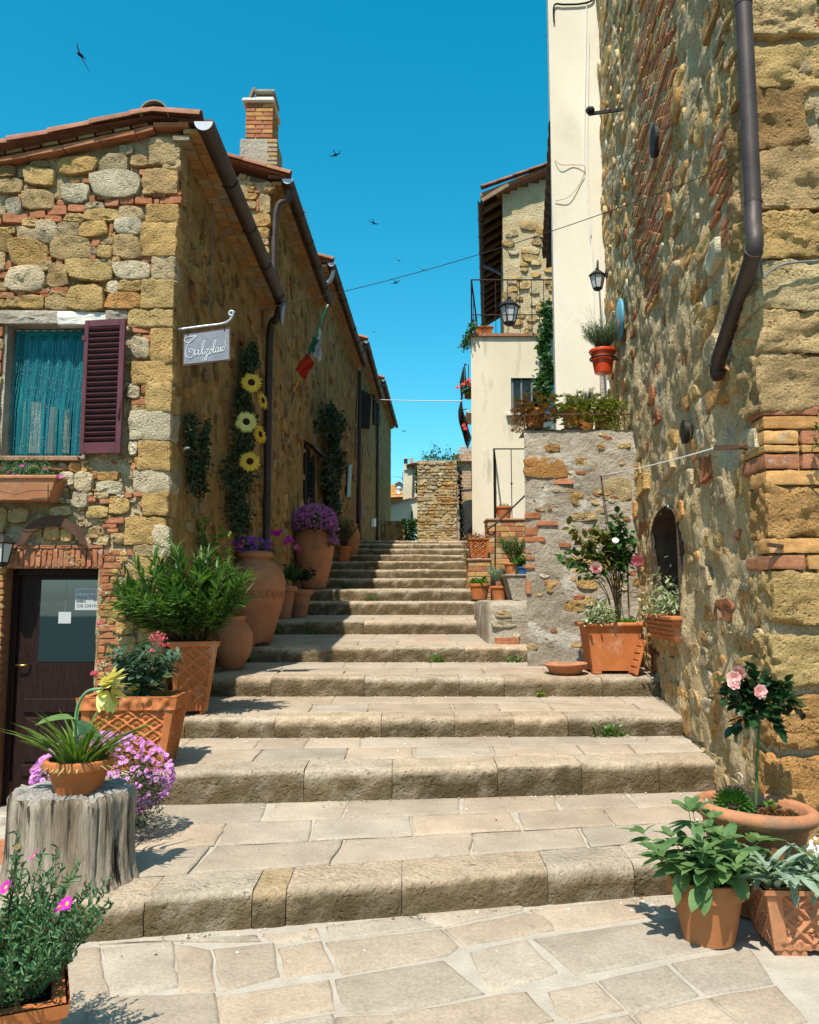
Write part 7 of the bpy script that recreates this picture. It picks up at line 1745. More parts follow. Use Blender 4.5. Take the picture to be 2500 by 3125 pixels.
# ================================================================ details on the left houses
# window box
a = LF.px(*Z2(-60, 1100)); b = LF.px(*Z2(395, 1100)); v1 = LF.px(*Z2(200, 1092))[1]; v0 = LF.px(*Z2(200, 1216))[1]
wy = LFY - .13
t = thing('window_box', 'terracotta window box of ice plants under the curtained window', 'potted plant', ((a[0] + b[0]) / 2, wy, v0))
obj('trough', hexa([(a[0] + .03, wy - .1, v0), (b[0] - .07, wy - .1, v0), (b[0] - .07, wy + .1, v0), (a[0] + .03, wy + .1, v0), (a[0], wy - .13, v1), (b[0], wy - .13, v1), (b[0], wy + .12, v1), (a[0], wy + .12, v1)]), M['terra_pale'], t)
obj('rim', bbox(a[0] - .01, b[0] + .015, wy - .145, wy + .125, v1 - .012, v1 + .022, .008), M['terra_pale'], t)
obj('soil', box(a[0] + .03, b[0] - .03, wy - .11, wy + .1, v1 + .022, v1 + .026), M['soil'], t)
mats = [dm(Vector((rq.uniform(a[0] + .05, b[0] - .1), wy + rq.uniform(-.11, .1), v1 + .02 + abs(rq.gauss(0, .07)))), rdir(rq, .6), rq.uniform(.018, .034), rq.uniform(0, 3)) for i in range(1500)] + [dm(at(*Z2(330 + rq.gauss(0, 25), 1070 + rq.gauss(0, 16)), wy - .08), rdir(rq, 0), .025) for i in range(90)]
mass('foliage', LV['fat'], mats, M['ice'], t)
flowers(t, DAISY, M['magenta'], [at(*Z2(x, y), wy - .1) for x, y in ((60, 1035), (75, 1048), (45, 1040), (112, 1056), (130, 1000), (265, 1020), (48, 1085), (352, 1065), (20, 1020))], .024, rq, None)
hk = thing('box_holder', 'bent wire holder strung across the window box front', 'bracket', ((a[0] + b[0]) / 2, wy - .13, v0))
obj('wire', tube([at(*Z2(x, y), wy - .14) for x, y in ((0, 1148), (90, 1168), (180, 1145), (300, 1143))], .003, 5), M['iron'], hk); obj('strap', bar(at(*Z2(282, 1110), wy - .14), at(*Z2(282, 1215), wy - .12), .008, .003), M['iron'], hk); obj('strap', bar(at(*Z2(395, 1110), wy + .02), at(*Z2(418, 1190), wy + .1), .01, .004), M['iron'], hk)
# arched rusty iron above the door
ar = thing('iron_arch', 'flat rusty iron arch with swallow-tail ends above the door', 'sign', LF.p(*LF.px(*Z2(305, 1480)), .06))
def arcv(cx, cy, rx, ry, a0, a1, n): return [(cx + rx * math.cos(a0 + (a1 - a0) * i / n), cy - ry * math.sin(a0 + (a1 - a0) * i / n)) for i in range(n + 1)]
pts = arcv(305, 1490, 208, 198, 3.05, .09, 28) + [(525, 1492), (485, 1462), (470, 1490)] + arcv(305, 1490, 165, 135, .25, 2.9, 24) + [(140, 1490), (125, 1460), (85, 1495)]
A = [at(*Z2(*p), LFY - .09) for p in pts]; B = [p + Vector((0, .008, 0)) for p in A]; n = len(A); m = 29
import itertools
outer = A[:29]; inner = A[32:57][::-1]
v = []; f = []
inn = [inner[min(24, round(i * 24 / 28))] for i in range(29)]
for s in (0, .008):
    for i in range(29): v += [tuple(outer[i] + Vector((0, s, 0))), tuple(inn[i] + Vector((0, s, 0)))]
for i in range(28): f += [(2 * i, 2 * i + 1, 2 * i + 3, 2 * i + 2), (58 + 2 * i, 58 + 2 * i + 2, 58 + 2 * i + 3, 58 + 2 * i + 1), (2 * i, 2 * i + 2, 58 + 2 * i + 2, 58 + 2 * i), (2 * i + 1, 58 + 2 * i + 1, 58 + 2 * i + 3, 2 * i + 3)]
obj('plate', (v, f), M['rust'], ar)
for tail in (((97, 1470), (140, 1470), (140, 1500), (122, 1462), (84, 1497)), ((513, 1470), (470, 1470), (472, 1492), (488, 1460), (527, 1496))):
    q = [at(*Z2(*p), LFY - .091) for p in tail]; q2 = [p + Vector((0, .008, 0)) for p in q]; obj('tail', ([tuple(p) for p in q + q2], [(0, 1, 2, 3), (0, 3, 4), (5, 8, 7, 6), (5, 9, 8)]), M['rust'], ar)
for x in (110, 500): obj('stay', tube([at(*Z2(x, 1440), LFY - .085), at(*Z2(x, 1440), LFY)], .006, 6), M['iron'], ar)
# little lantern at the left edge
def lantern(name, label, c, s, m=M['iron'], armto=None, glass=M['lampglass'], topk=True, hang=False):
    t = thing(name, label, 'lantern', c); c = Vector(c)
    g = obj('glass', lathe([(s * .3, 0), (s * .5, s * .9)], 6, tuple(c), 0), glass, t)
    mb = MB()
    for k in range(6): a = k * math.pi / 3; mb.add(tube([c + Vector((s * .31 * math.cos(a), s * .31 * math.sin(a), 0)), c + Vector((s * .52 * math.cos(a), s * .52 * math.sin(a), s * .9))], s * .035, 5))
    obj('frame', mb.vf, m, t); obj('base', lathe([(s * .12, -s * .18), (s * .3, -s * .08), (s * .34, s * .02), (s * .3, s * .04)], 6, tuple(c), 0), m, t)
    obj('hood', lathe([(s * .58, s * .86), (s * .62, s * .92), (s * .28, s * 1.22), (s * .12, s * 1.3), (s * .13, s * 1.42), (s * .03, s * 1.5)], 6, tuple(c), 0), m, t)
    if armto is not None: obj('bracket', tube(smoothpath([c + Vector((0, 0, s * 1.35)), c + Vector((0, 0, s * 1.35)).lerp(armto, .4) + Vector((0, 0, s * .1)), Vector(armto)], 5), s * .07, 6), m, t, smooth=True); obj('wall_plate', lathe([(s * .2, -s * .3), (s * .26, 0), (s * .2, s * .3)], 8, tuple(armto), 0), m, t)
    return t
lantern('wall_lantern', 'grey metal lantern cut by the left edge beside the door', at(4, 1718, LFY - .16), .2, M['iron'], at(-40, 1640, LFY - .02))
# painted sign on the scrolled bracket
SY = 7.62
sg = thing('hanging_sign', 'slate grey hanging sign with white script on a scrolled bracket', 'sign', at(553, 1115, SY))
ba = at(545, 1006, SY); 
arm = [ba, at(620, 996, SY), at(680, 988, SY), at(703, 975, SY), at(712, 958, SY)]
ccx, ccy = 706, 958
arm += [at(ccx + 9 * math.cos(a) * (1 - .07 * k), ccy - 9 * math.sin(a) * (1 - .07 * k), SY) for k, a in enumerate([.6 + .6 * j for j in range(8)])]
obj('bracket', tube(smoothpath(arm, 4), .014, 8), M['zinc'], sg, smooth=True)
q = [at(*Z2(*p), SY) for p in ((1066, 418), (1350, 384), (1350, 188), (1072, 228))]
bd_ = MB(); n_ = Vector((0, .02, 0)); cen = sum(q, Vector()) / 4
obj('frame', ([tuple(p) for p in q] + [tuple(p + n_) for p in q], [(0, 1, 2, 3), (7, 6, 5, 4), (0, 4, 5, 1), (1, 5, 6, 2), (2, 6, 7, 3), (3, 7, 4, 0)]), M['rust'], sg)
q2 = [cen + (p - cen) * Vector((.93, 1, .9)) if False else Vector((cen.x + (p.x - cen.x) * .94, p.y - .003, cen.z + (p.z - cen.z) * .9)) for p in q]
M['slate'] = mat('slate_paint', (.19, .2, .235), (.25, .26, .29), ns=6, rough=.6, bump=.1, c3=(.2, .12, .08), c3s=9, c3t=.68)
obj('board', ([tuple(p) for p in q2] + [tuple(p + Vector((0, .002, 0))) for p in q2], [(0, 1, 2, 3), (7, 6, 5, 4), (0, 4, 5, 1), (1, 5, 6, 2), (2, 6, 7, 3), (3, 7, 4, 0)]), M['slate'], sg)
for x in (1098, 1312): obj('hook', tube([at(*Z2(x, 190 - (x - 1098) * .13), SY), at(*Z2(x + 3, 245 - (x - 1098) * .15), SY)], .007, 6), M['iron'], sg)
# script lettering drawn stroke by stroke: Calzolaio
STR = [[(1150, 240), (1140, 252), (1118, 275), (1090, 278), (1078, 262), (1092, 248), (1130, 242), (1148, 238)], [(1146, 240), (1120, 262), (1098, 295), (1086, 330), (1090, 358), (1108, 370), (1128, 362), (1138, 342), (1130, 322), (1114, 318), (1108, 330), (1118, 338)],
       [(1160, 325), (1148, 322), (1140, 336), (1142, 352), (1152, 352), (1162, 334), (1163, 322), (1161, 345), (1168, 352), (1178, 340), (1192, 305), (1200, 278), (1194, 268), (1186, 288), (1182, 330), (1188, 350), (1196, 345), (1202, 330)],
       [(1202, 322), (1220, 318), (1212, 332), (1206, 350), (1214, 360), (1206, 382), (1198, 378), (1210, 356), (1228, 345)], [(1236, 316), (1228, 324), (1226, 342), (1234, 346), (1242, 334), (1240, 318), (1232, 318), (1246, 324), (1256, 305), (1264, 272), (1258, 266), (1250, 290), (1248, 330), (1254, 340), (1262, 330)],
       [(1276, 308), (1266, 312), (1262, 328), (1270, 338), (1278, 318), (1279, 308), (1278, 328), (1284, 334), (1290, 322), (1293, 305), (1291, 322), (1295, 332), (1302, 322)], [(1308, 302), (1300, 310), (1300, 326), (1308, 328), (1314, 314), (1308, 304), (1316, 310), (1322, 290), (1316, 278), (1324, 268)], [(1292, 292), (1294, 288)]]
M['chalk'] = flat('white_sign_paint', (.72, .72, .72))
lt = MB()
for s in STR: lt.add(tube(smoothpath([at(*Z2(*p), SY - .006) for p in s], 3), .0032, 5))
obj('lettering', lt.vf, M['chalk'], sg, smooth=True)
# wires
e0 = at(712, 958, SY); e1 = onRW(2245, 500, .03)
o = obj('span_wire', tube(sag(e0, e1, .12, 30), .0032, 5), M['iron'], None); tag(o, 'thin wire from the sign bracket across the alley to the right wall', 'wire')
p0 = at(1135, 1218, 30); p1 = at(1412, 1224, 18.6); o = obj('string_line', tube(sag(p0, p1, .02, 12), .012, 5), M['whitewire'], None); tag(o, 'pale line strung over the alley below the left eaves', 'wire')
# down pipes on the row
def downpipe(par, pts, r=.045, m=M['copper']): return obj('down_pipe', tube(smoothpath(pts, 4), r, 10), m, par, smooth=True)
gx = gut0.x
downpipe(house, [(gx, 12.1, GH - .08), (gx - .05, 12.12, GH - .3), (XL + .1, 12.25, GH - .55), (XL + .1, 12.28, 3.4), (XL + .1, 12.28, 1.3)], .06)
obj('pipe_nozzle', lathe([(.05, 0), (.03, -.3), (.01, -.34)], 10, (gx + .05, 12.0, GH - .1)), M['zinc'], house, smooth=True)
downpipe(h2, [(XL + .32, 12.5, g2.z - .07), (XL + .3, 12.5, g2.z - .25), (XL + .1, 12.52, g2.z - .5), (XL + .1, 12.52, GH)], .05)
downpipe(h3, [(-2.08 + .34, 18.0, g3.z - .06), (-1.8, 18.0, g3.z - .3), (-2.0, 18.0, g3.z - .45), (-2.25, 17.85, g3.z - .5)], .05, M['zinc'])
downpipe(h4, [(-1.42, 26.1, g4.z - .05), (-1.55, 26.1, g4.z - .35), (-1.62, 26.1, g4.z - .6), (-1.62, 26.1, 3.6)], .06)
downpipe(h5, [(-1.05, 34.0, g5.z - .05), (-1.3, 34, g5.z - .5), (-1.34, 34, g5.z - .8), (-1.34, 34, 4)], .06)
# door with little canopy on the second house, shutters further on
Z5 = lambda x, y: (700 + x * .4638, 1000 + y * .4638)
def onw(fr, x, y, off=0.0): return onp(*Z5(x, y), fr.p(0, 0, off), fr.w)
def wallpanel(nm, fr, P, off, th, m, par):
    A = [onw(fr, x, y, off) for x, y in P]; B = [p + fr.w * th for p in A]; n = len(A)
    return obj(nm, ([tuple(p) for p in A + B], [tuple(range(n)), tuple(range(2 * n - 1, n - 1, -1))] + [(i, n + i, n + (i + 1) % n, (i + 1) % n) for i in range(n)]), m, par)
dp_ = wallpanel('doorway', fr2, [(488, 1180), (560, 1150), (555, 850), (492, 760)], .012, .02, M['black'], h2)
wallpanel('pane', fr2, [(515, 1120), (545, 1110), (545, 880), (515, 850)], .034, .01, M['glass'], dp_)
A = [onw(fr2, 490, 752, 0), onw(fr2, 590, 838, 0)]; cvp = [A[0], A[1], A[1] + fr2.w * .22 - Vector((0, 0, .12)), A[0] + fr2.w * .22 - Vector((0, 0, .12))]
obj('door_canopy', ([tuple(p) for p in cvp] + [tuple(p + Vector((0, 0, .04))) for p in cvp], BF), M['darkwood'], h2)
def shut(fr, P, par, nm='shutter', off=.05):
    A = [onw(fr, x, y, off) for x, y in P]; s = obj(nm, ([tuple(p) for p in A] + [tuple(p + fr.w * .04) for p in A], [(0, 1, 2, 3), (7, 6, 5, 4), (0, 4, 5, 1), (1, 5, 6, 2), (2, 6, 7, 3), (3, 7, 4, 0)]), M['mattwood'], par)
    for i in range(16):
        t0 = (i + .3) / 17; p = A[0].lerp(A[3], t0) + fr.w * .04; q = A[1].lerp(A[2], t0) + fr.w * .04; obj('slat', bar(p, q, .03, .03), M['mattwood'], s)
shut(fr3, [(858, 660), (915, 668), (928, 440), (865, 410)], h3)
wallpanel('window', fr4, [(945, 640), (985, 640), (985, 460), (945, 440)], .02, .05, M['black'], h4)
wallpanel('doorway', fr3, [(835, 1390), (858, 1390), (856, 1070), (838, 1050)], .02, .04, M['black'], h3)
wallpanel('red_door', fr4, [(862, 1250), (880, 1250), (880, 1165), (862, 1160)], .02, .04, flat('dark_red_paint', (.12, .02, .02)), h3)
o = wallpanel('post_box', fr3, [(933, 1310), (950, 1308), (950, 1255), (934, 1258)], .02, .1, M['white'], None); tag(o, 'small white letter box on the far shaded wall', 'letter box')
o = wallpanel('board', fr3, [(772, 1115), (792, 1110), (802, 900), (782, 905)], .06, .03, flat('grey_green_board', (.3, .36, .33)), None); tag(o, 'narrow pale board leaning against the shaded wall', 'board')
# flag
fp0, fp1 = at(897, 1195, 14.6), at(1001, 930, 13.6)
fl = thing('flag', 'faded green white and red flag on a sloping pole', 'flag', fp0)
obj('pole', tube([fp0, fp0.lerp(fp1, .24)], .013, 8), flat('yellow_pole', (.6, .42, .02)), fl); obj('pole', tube([fp0.lerp(fp1, .24), fp0.lerp(fp1, .56)], .013, 8), flat('blue_pole', (.02, .05, .3)), fl); obj('pole', tube([fp0.lerp(fp1, .56), fp0.lerp(fp1, .97)], .013, 8), flat('green_pole', (.0, .3, .17)), fl)
obj('pole_tip', tube([fp0.lerp(fp1, .97), fp1], .014, 8), M['white'], fl)
obj('holder', tube([fp0, onL2(890, 1230, .0)], .012, 6), M['iron'], fl); obj('holder', tube([fp0.lerp(fp1, .08), onL2(898, 1175, .0)], .008, 6), M['iron'], fl)
Z5b = Z5
def cloth(name, P, Y, m, wv=.05, n=10):
    """quad patch of cloth with folds: P = 4 photo corners (tl, tr, br, bl)"""
    c = [at(*Z5(*p), Y) for p in P]; v = []; f = []
    for j in range(n + 1):
        for i in range(n + 1):
            s, t_ = i / n, j / n; p = c[0].lerp(c[1], s).lerp(c[3].lerp(c[2], s), t_); p = p + Vector((0, wv * math.sin(s * 9 + t_ * 2.5), 0)) + Vector((.012 * math.sin(t_ * 8), 0, 0)); v.append(tuple(p))
    for j in range(n):
        for i in range(n): a = j * (n + 1) + i; f.append((a, a + 1, a + n + 2, a + n + 1))
    return obj(name, (v, f), m, fl, smooth=True)
fm = lambda nm, c: leafmat(nm, c, tuple(x * 1.15 for x in c), .25, .8, back=(1, 1, 1))
cloth('green_stripe', ((548, 60), (588, 75), (560, 165), (520, 158)), 13.85, fm('flag_green', (.01, .12, .06)), .03)
cloth('white_stripe', ((583, 0), (602, 5), (608, 180), (578, 245)), 14.05, fm('flag_white', (.6, .6, .62)), .05); cloth('white_stripe', ((560, 75), (600, 60), (606, 200), (530, 190)), 14.0, fm('flag_white2', (.55, .55, .58)), .06)
cloth('red_stripe', ((505, 165), (560, 230), (500, 355), (425, 275)), 14.1, fm('flag_red', (.45, .03, .01)), .06)
# small wall fittings: wires down the shaded walls
for i, (fr, pts) in enumerate(((f1, None), (fr2, ((628, 540), (632, 300), (640, 60), (648, -60))), (fr3, ((825, 880), (838, 460), (842, 250))), (fr3, ((880, 780), (868, 960))))):
    if pts: o = obj('wall_cable', tube([onw(fr, x, y, .03) for x, y in pts], .012, 5), M['iron'], None)
    else: o = obj('wall_cable', tube([onL(640, 960, .03), onL(645, 780, .03), onL(648, 620, .03)], .006, 5), M['wire'], None)
    tag(o, ('thin cable down the first shaded wall under the gutter', 'beaded cable down the shaded wall right of the flag', 'dark cable beside the far shutter', 'short cable below the far shutter')[i], 'cable')
o = obj('antenna', MB().add(tube([at(975 - 50, 648, 15), at(934, 648, 15)], .012, 5)).add(tube([at(925, 632, 15), at(941, 668, 15)], .008, 5)).vf, M['wire'], None); o.location.x += .0; tag(o, 'small aerial poking out beyond the second roof', 'antenna')
# ================================================================ details on the right
lantern('wall_lantern', 'black wall lantern on the stone wall beside the cream house', at(1824, 880, 10.9), .2, M['iron'], onRW(1856, 835, .03))
lantern('terrace_lantern', 'large tapered street lantern behind the terrace railing', at(1555, 985, 18.2), .42, M['iron'], None)
# teal plaque
o = thing('round_plaque', 'round teal ceramic plaque on the stone wall by the red pot', 'plaque', onRW(1892, 975, .05))
c_ = onRW(1892, 975, .06); mt = Matrix.Translation(c_) @ RW.w.to_track_quat('Z', 'Y').to_matrix().to_4x4()
obj('plate', xf(lathe([(.26, -.02), (.27, 0), (.25, .02), (.01, .025)], 28, (0, 0, 0)), mt), flat('teal_glaze', (.1, .3, .38), .5), o, smooth=True); obj('painted_hill', xf(lathe([(.12, .024), (.01, .03)], 16, (.0, -.08, 0)), mt), flat('brown_glaze', (.25, .12, .06), .3), o)
def vent(label, px, py, s):
    c = onRW(px, py, .045); mt = Matrix.Translation(c) @ RW.w.to_track_quat('Z', 'Y').to_matrix().to_4x4(); t = thing('vent_grate', label, 'vent', c)
    obj('rim', xf(lathe([(s, -.03), (s, .012), (s * .86, .012), (s * .86, -.02)], 24, (0, 0, 0), 0, False), mt), M['iron'], t); obj('backing', xf(lathe([(s * .9, 0), (.01, .001)], 24, (0, 0, 0)), mt), M['black'], t)
    for k in range(-4, 5): z = k * s * .19; w_ = math.sqrt(max(0, (s * .86) ** 2 - z * z)); obj('slat', bar(c + RW.u * w_ + Vector((0, 0, z)) + RW.w * .01, c - RW.u * w_ + Vector((0, 0, z)) + RW.w * .01, .012, .018), M['iron'], t)
vent('round iron vent grate high in the brick patch', 1995, 430, .16); vent('round iron vent grate midway up the stone wall', 2088, 1318, .105)
# clothes-line bars
c1 = at(2180, 1367, 5.35); c2 = at(2345, 1362, 5.35); t = thing('line_bracket', 'rusty iron clothes line bar sticking out of the stone corner', 'bracket', c2)
obj('bar', bar(c1, c2, .018, .03), M['rust'], t); m_ = c1.lerp(c2, .58); obj('plate', xf(lathe([(.045, -.008), (.05, 0), (.03, .01)], 16, (0, 0, 0)), Matrix.Translation(m_ + Vector((0, -.015, 0))) @ Matrix.Rotation(math.pi / 2, 4, 'X') @ Matrix.Scale(.5, 4, (0, 1, 0))), M['rust'], t)
hkp = at(1834, 1450, GY - .02)
o = obj('clothes_line', tube(sag(c1 + Vector((.005, 0, 0)), hkp, .02, 14), .0055, 6), M['whitewire'], None); tag(o, 'white clothes line from the iron bar to the grey wall', 'line')
t = thing('wall_hook', 'iron hook with hanging cord on the grey terrace wall', 'hook', hkp); obj('hook', tube([hkp + Vector((0, .04, .0)), hkp, hkp + Vector((.005, -.01, -.06))], .008, 6), M['iron'], t); obj('cord', tube([hkp, at(1842, 1530, GY - .03), at(1857, 1612, GY - .15)], .005, 5), M['bark'], t)
wb = onRW(1905, 333, -.02); t = thing('line_bracket', 'dark iron clothes line bar high beside the cream house', 'bracket', wb)
le = at(1797, 348, wb.y); obj('bar', bar(le, wb, .03, .04), M['iron'], t); obj('pulley', lathe([(.05, -.03), (.06, 0), (.05, .03)], 10, tuple(le + Vector((.02, 0, .05)))), M['iron'], t)
for i, (x, y) in enumerate(((1860, 335), (1885, 333))):
    o = obj('clothes_line', tube([at(x, y, wb.y), onRW(1995 + 25 * i, -60, .3)], .008, 5), flat('beige_cord%d' % i, (.45, .36, .24)), None); tag(o, ('beige clothes line rising from the high iron bar, nearer the cream house', 'beige clothes line rising from the high iron bar, farther from the cream house')[i], 'line')
o = obj('cable', tube(smoothpath([at(2320, 780, 5.04), at(2330, 848, 5.02), at(2348, 830, 5.02), at(2400, 805, 5.02), at(2510, 795, 5.02)], 6), .008, 6), M['wire'], None); tag(o, 'grey cable crossing the quoins behind the rain pipe', 'cable')
o = obj('iron_cramp', bar(at(2345, 1662, 5.02), at(2388, 1668, 5.08), .02, .022), M['rust'], None); tag(o, 'rusty iron cramp stuck in the brick quoins', 'bracket')
t = thing('wall_ivy', 'sprig of green leaves at the right edge by the brick quoins', 'plant', at(2500, 1340, 4.98)); mass('foliage', LV['oval'], [dm(at(2495 + rq.uniform(-12, 30), 1330 + rq.uniform(-45, 40), 4.98 + rq.uniform(-.05, .05)), rdir(rq, 0), .04) for i in range(40)], M['midleaf'], t)
# climber on the cream house, terrace pots
def onC(px, py, off=.05): return at(px, py, CYb - off)
climber('climbing_plant', 'glossy climber hanging down the cream house corner', [(1668, 935, 26), (1672, 1000, 24), (1660, 1060, 26), (1676, 1120, 18), (1662, 1180, 34), (1665, 1225, 30)], 1500, .12, M['midleaf'], onC, .35, 'oval')
c_ = Vector((at(1477, 1012, CYb + .3).x, CYb + .3, ct + .06)); t = thing('potted_ivy', 'lattice terracotta trough on the terrace corner behind the railing', 'potted plant', c_)
sqpot(t, c_, .3, .2, .36, .24, .24, M['terra'], 0, lat=(3, 2), amp=.014, rimh=.03)
shrub(t, c_ + Vector((0, 0, .2)), 14, .2, 1.2, rq, 'small', M['midleaf'], 8, .06, .5)
climber('trailing_ivy', 'ivy trailing over the left corner of the roof terrace', [(1450, 990, 12), (1435, 1010, 14), (1428, 1040, 14), (1422, 1062, 10)], 260, .07, M['midleaf'], onC, .15, 'small', False)
# bulging balcony with geraniums
by = 19.0; t = thing('iron_balcony', 'bulging black iron balcony grille on the far side of the cream house', 'balcony', at(1436, 1320, by))
def bel(sy, off): return at(1432 - off, sy, by)
prof_ = [(1120, 22), (1180, 18), (1215, 26), (1250, 24), (1290, 12), (1320, 4), (1338, -4)]
for k in range(9):
    yy_ = by + k * .16; pts = [Vector((at(1440 - o_ - 4, y_, by).x, yy_, at(1440, y_, by).z)) for y_, o_ in prof_]; obj('bar', tube(smoothpath(pts, 3), .012, 5), M['iron'], t)
for y_, o_ in prof_[1:6]: p = at(1436 - o_, y_, by); obj('hoop', tube([p, p + Vector((0, 1.3, 0))], .012, 5), M['iron'], t); obj('hoop', tube([p, (c0 + .05, by - .05, p.z)], .012, 5), M['iron'], t)
p = at(1418, 1112, by); obj('top_rail', bar(p, (c0 + .05, by, p.z), .03, .03), M['iron'], t); obj('post', bar(p, at(1424, 1190, by), .03, .03), M['iron'], t); obj('post', bar(at(1430, 1112, by), at(1430, 1190, by), .02, .02), M['iron'], t)
obj('floor', box(at(1425, 1250, by).x, c0 + .4, by, by + 1.3, at(1432, 1252, by).z - .06, at(1432, 1252, by).z), M['white_pl'], t)
cc = at(1428, 1185, by - .05); t = thing('potted_geranium', 'red geraniums hanging over the iron balcony', 'potted plant', cc)
pot(t, cc + Vector((.03, .2, -.2)), .09, .12, .2, M['terra'])
mass('foliage', LV['small'], [dm(p, rdir(rq, .3), .06) for p, d in ball(rq, cc, (.14, .2, .22), 220, .2)], M['midleaf'], t)
fs = []
for (x, y) in ((1420, 1168), (1428, 1160), (1434, 1175), (1396, 1182), (1412, 1175), (1432, 1165), (1421, 1308), (1416, 1298)): fs += [p for p, d in ball(rq, at(x, y, by - .2), (.045, .04, .04), 14, .2)]
flowers(t, FIVE, leafmat('geranium_red', (.75, .03, .02), (.8, .08, .05), .2, .5, back=(1, 1, 1)), fs, .022, rq, aspart=False, face=(0, -1, .3))
# growth on the pier and ivy
t = thing('wall_plants', 'weeds and shrubs sprouting on top of the ruined pier', 'plant', at(1335, 1405, PY + .4)); mats = []
for (x, y, n, sx, sy) in ((1298, 1395, 90, 8, 8), (1328, 1385, 190, 9, 14), (1362, 1390, 130, 9, 12), (1385, 1398, 110, 8, 8), (1340, 1401, 200, 30, 4), (1400, 1408, 60, 6, 8)):
    for i in range(n): mats.append(dm(at(x + rq.gauss(0, sx), y + rq.gauss(0, sy), PY + .3 + rq.random() * .5), rdir(rq, .4), rq.uniform(.06, .15)))
mass('foliage', LV['lance'], mats, M['freshleaf'], t); mass('leaves', LV['small'], mats[::2], M['midleaf'], t)
t = thing('ivy', 'ivy running down the left edge of the ruined pier', 'plant', at(1275, 1500, PY - .05)); mass('foliage', LV['small'], [dm(at(1274 + rq.gauss(0, 4), 1425 + rq.random() * 80, PY + .1), rdir(rq, 0), .14) for i in range(240)], M['midleaf'], t)
t = thing('ivy', 'dark ivy hanging between the pier and the archway', 'plant', at(1400, 1550, PY + 1)); mass('foliage', LV['small'], [dm(at(1402 + (y_ - 1430) * .04 + rq.gauss(0, 3.5), y_, PY + 1.3), rdir(rq, 0), .14) for y_ in [rq.uniform(1425, 1650) for i in range(480)]], M['darkleaf'], t)
t = thing('bush', 'green bush between the low dark wall and the pier', 'bush', at(1255, 1650, 37.2)); mass('foliage', LV['small'], [dm(at(1256 + rq.gauss(0, 11), 1585 + rq.random() * 65, 36.6 + rq.random() * .5), rdir(rq, .3), .13) for i in range(900)], M['midleaf'], t)
# swifts
M['bird'] = flat('dark_bird', (.02, .02, .022), .9)
def bird(label, x, y, span, Y, roll, yaw):
    p = at(x, y, Y); s = span; t = thing('swift', label, 'bird', p, 'swifts in the sky')
    mt = Matrix.Translation(p) @ Matrix.Rotation(yaw, 4, 'Z') @ Matrix.Rotation(roll, 4, 'Y') @ Matrix.Rotation(.5, 4, 'X')
    obj('body', xf(tube([(0, -.18 * s, 0), (0, -.08 * s, 0), (0, .06 * s, 0), (0, .2 * s, 0)], [.01 * s, .05 * s, .05 * s, .008 * s], 8), mt), M['bird'], t, smooth=True)
    for q in (-1, 1):
        v = [(q * .03 * s, -.06 * s, 0), (q * .03 * s, .05 * s, 0), (q * .25 * s, .0, .03 * s), (q * .25 * s, -.07 * s, .03 * s), (q * .5 * s, .14 * s, .02 * s)]; v += [(a, b, c - .01 * s) for a, b, c in v]
        obj('wing', xf((v, [(0, 1, 2, 3), (3, 2, 4), (5, 8, 7, 6), (8, 9, 7), (0, 3, 8, 5), (1, 6, 7, 2), (2, 7, 9, 4), (3, 4, 9, 8)]), mt), M['bird'], t)
    obj('tail', xf(([(-.02 * s, .18 * s, 0), (.02 * s, .18 * s, 0), (.06 * s, .34 * s, 0), (0, .27 * s, 0), (-.06 * s, .34 * s, 0), (0, .2 * s, -.006 * s)], [(0, 1, 2, 3), (0, 3, 4), (0, 5, 1)]), mt), M['bird'], t)
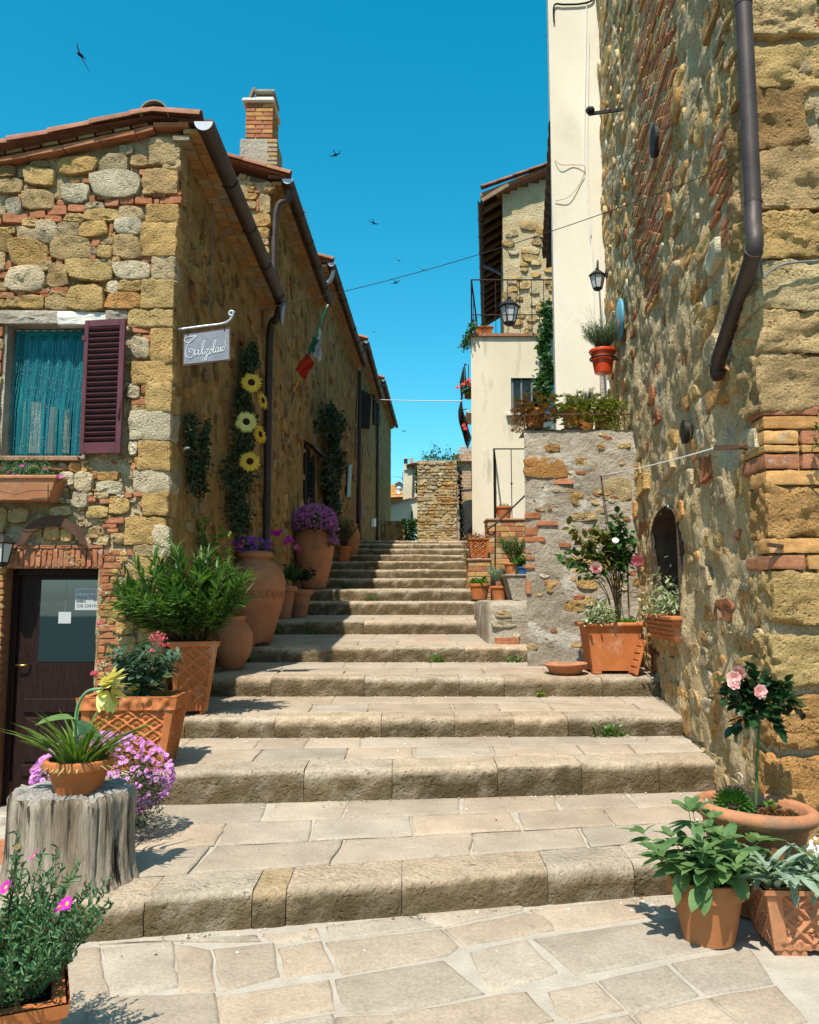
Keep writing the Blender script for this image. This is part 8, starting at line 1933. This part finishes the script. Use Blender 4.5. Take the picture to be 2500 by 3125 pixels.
for i, (x, y, px_, Y, ro, ya, lab) in enumerate(((246, 168, 72, 14, 1.15, .3, 'large swift wheeling at the upper left of the sky'), (1024, 472, 34, 26, .25, 2.9, 'swift flying right of the brick chimney'), (1140, 680, 32, 28, -.5, 2.7, 'swift just below the chimney-side swift, mid sky'), (1218, 795, 26, 32, .2, .6, 'upper swift of the three just above the span wire'), (1292, 824, 28, 32, .3, .4, 'right swift of the three beside the span wire'), (1208, 862, 26, 32, .1, 2.6, 'lowest swift of the three below the span wire'), (1140, 1013, 20, 40, .2, .5, 'small swift low over the left eaves'), (1234, 1316, 14, 55, .2, 2.9, 'tiny distant swift above the far rooftops'), (1670, 110, 16, 50, .4, .5, 'tiny swift beside the top of the cream house'))):
    bird(lab, x, y, 1.5 * px_ * Y / F, Y, ro, ya)

# dry leaves, crumbs of mortar and moss along the foot of the steps
rd = random.Random(99); lm_ = []; cm_ = []; ms_ = []
for k in range(0, 9):
    y0, sk, hb, hn, xa, xb = STEPS[k]; xb = xb or rwx(y0)
    for i in range(70 if k < 5 else 30):
        x = rd.uniform(xa + .4, xb); d = abs(rd.gauss(0, .07)) + .03 if rd.random() < .75 else rd.uniform(.1, .9)
        y = y0 + sk * x - d; z = (tread_h(k - 1, x, y) if k else 0) + .012
        q = rd.random()
        if q < .22: lm_.append(dm((x, y, z), (rd.uniform(-1, 1), rd.uniform(-1, 1), .12), rd.uniform(.012, .03), rd.uniform(-.4, .4)))
        elif q < .7: cm_.append(dm((x, y, z - .004), (rd.uniform(-1, 1), rd.uniform(-1, 1), 0), rd.uniform(.003, .009)))
        elif d < .1: ms_ += [dm((x + rd.gauss(0, .03), y + rd.gauss(0, .01), z - .006), rdir(rd, .8), rd.uniform(.006, .014)) for j in range(14)]
o = mass('leaf_litter', LV['small'], lm_, M['dryleaf'], None); tag(o, 'scattered dry leaves lying on the steps and paving', 'leaves')
o = mass('mortar_crumbs', dome(6, 1, .8), cm_, M['white_pl'], None); tag(o, 'pale mortar crumbs scattered along the foot of the steps', 'rubble')
o = mass('moss', LV['small'], ms_, M['midleaf'], None); tag(o, 'small moss tufts along the foot of the risers', 'moss')
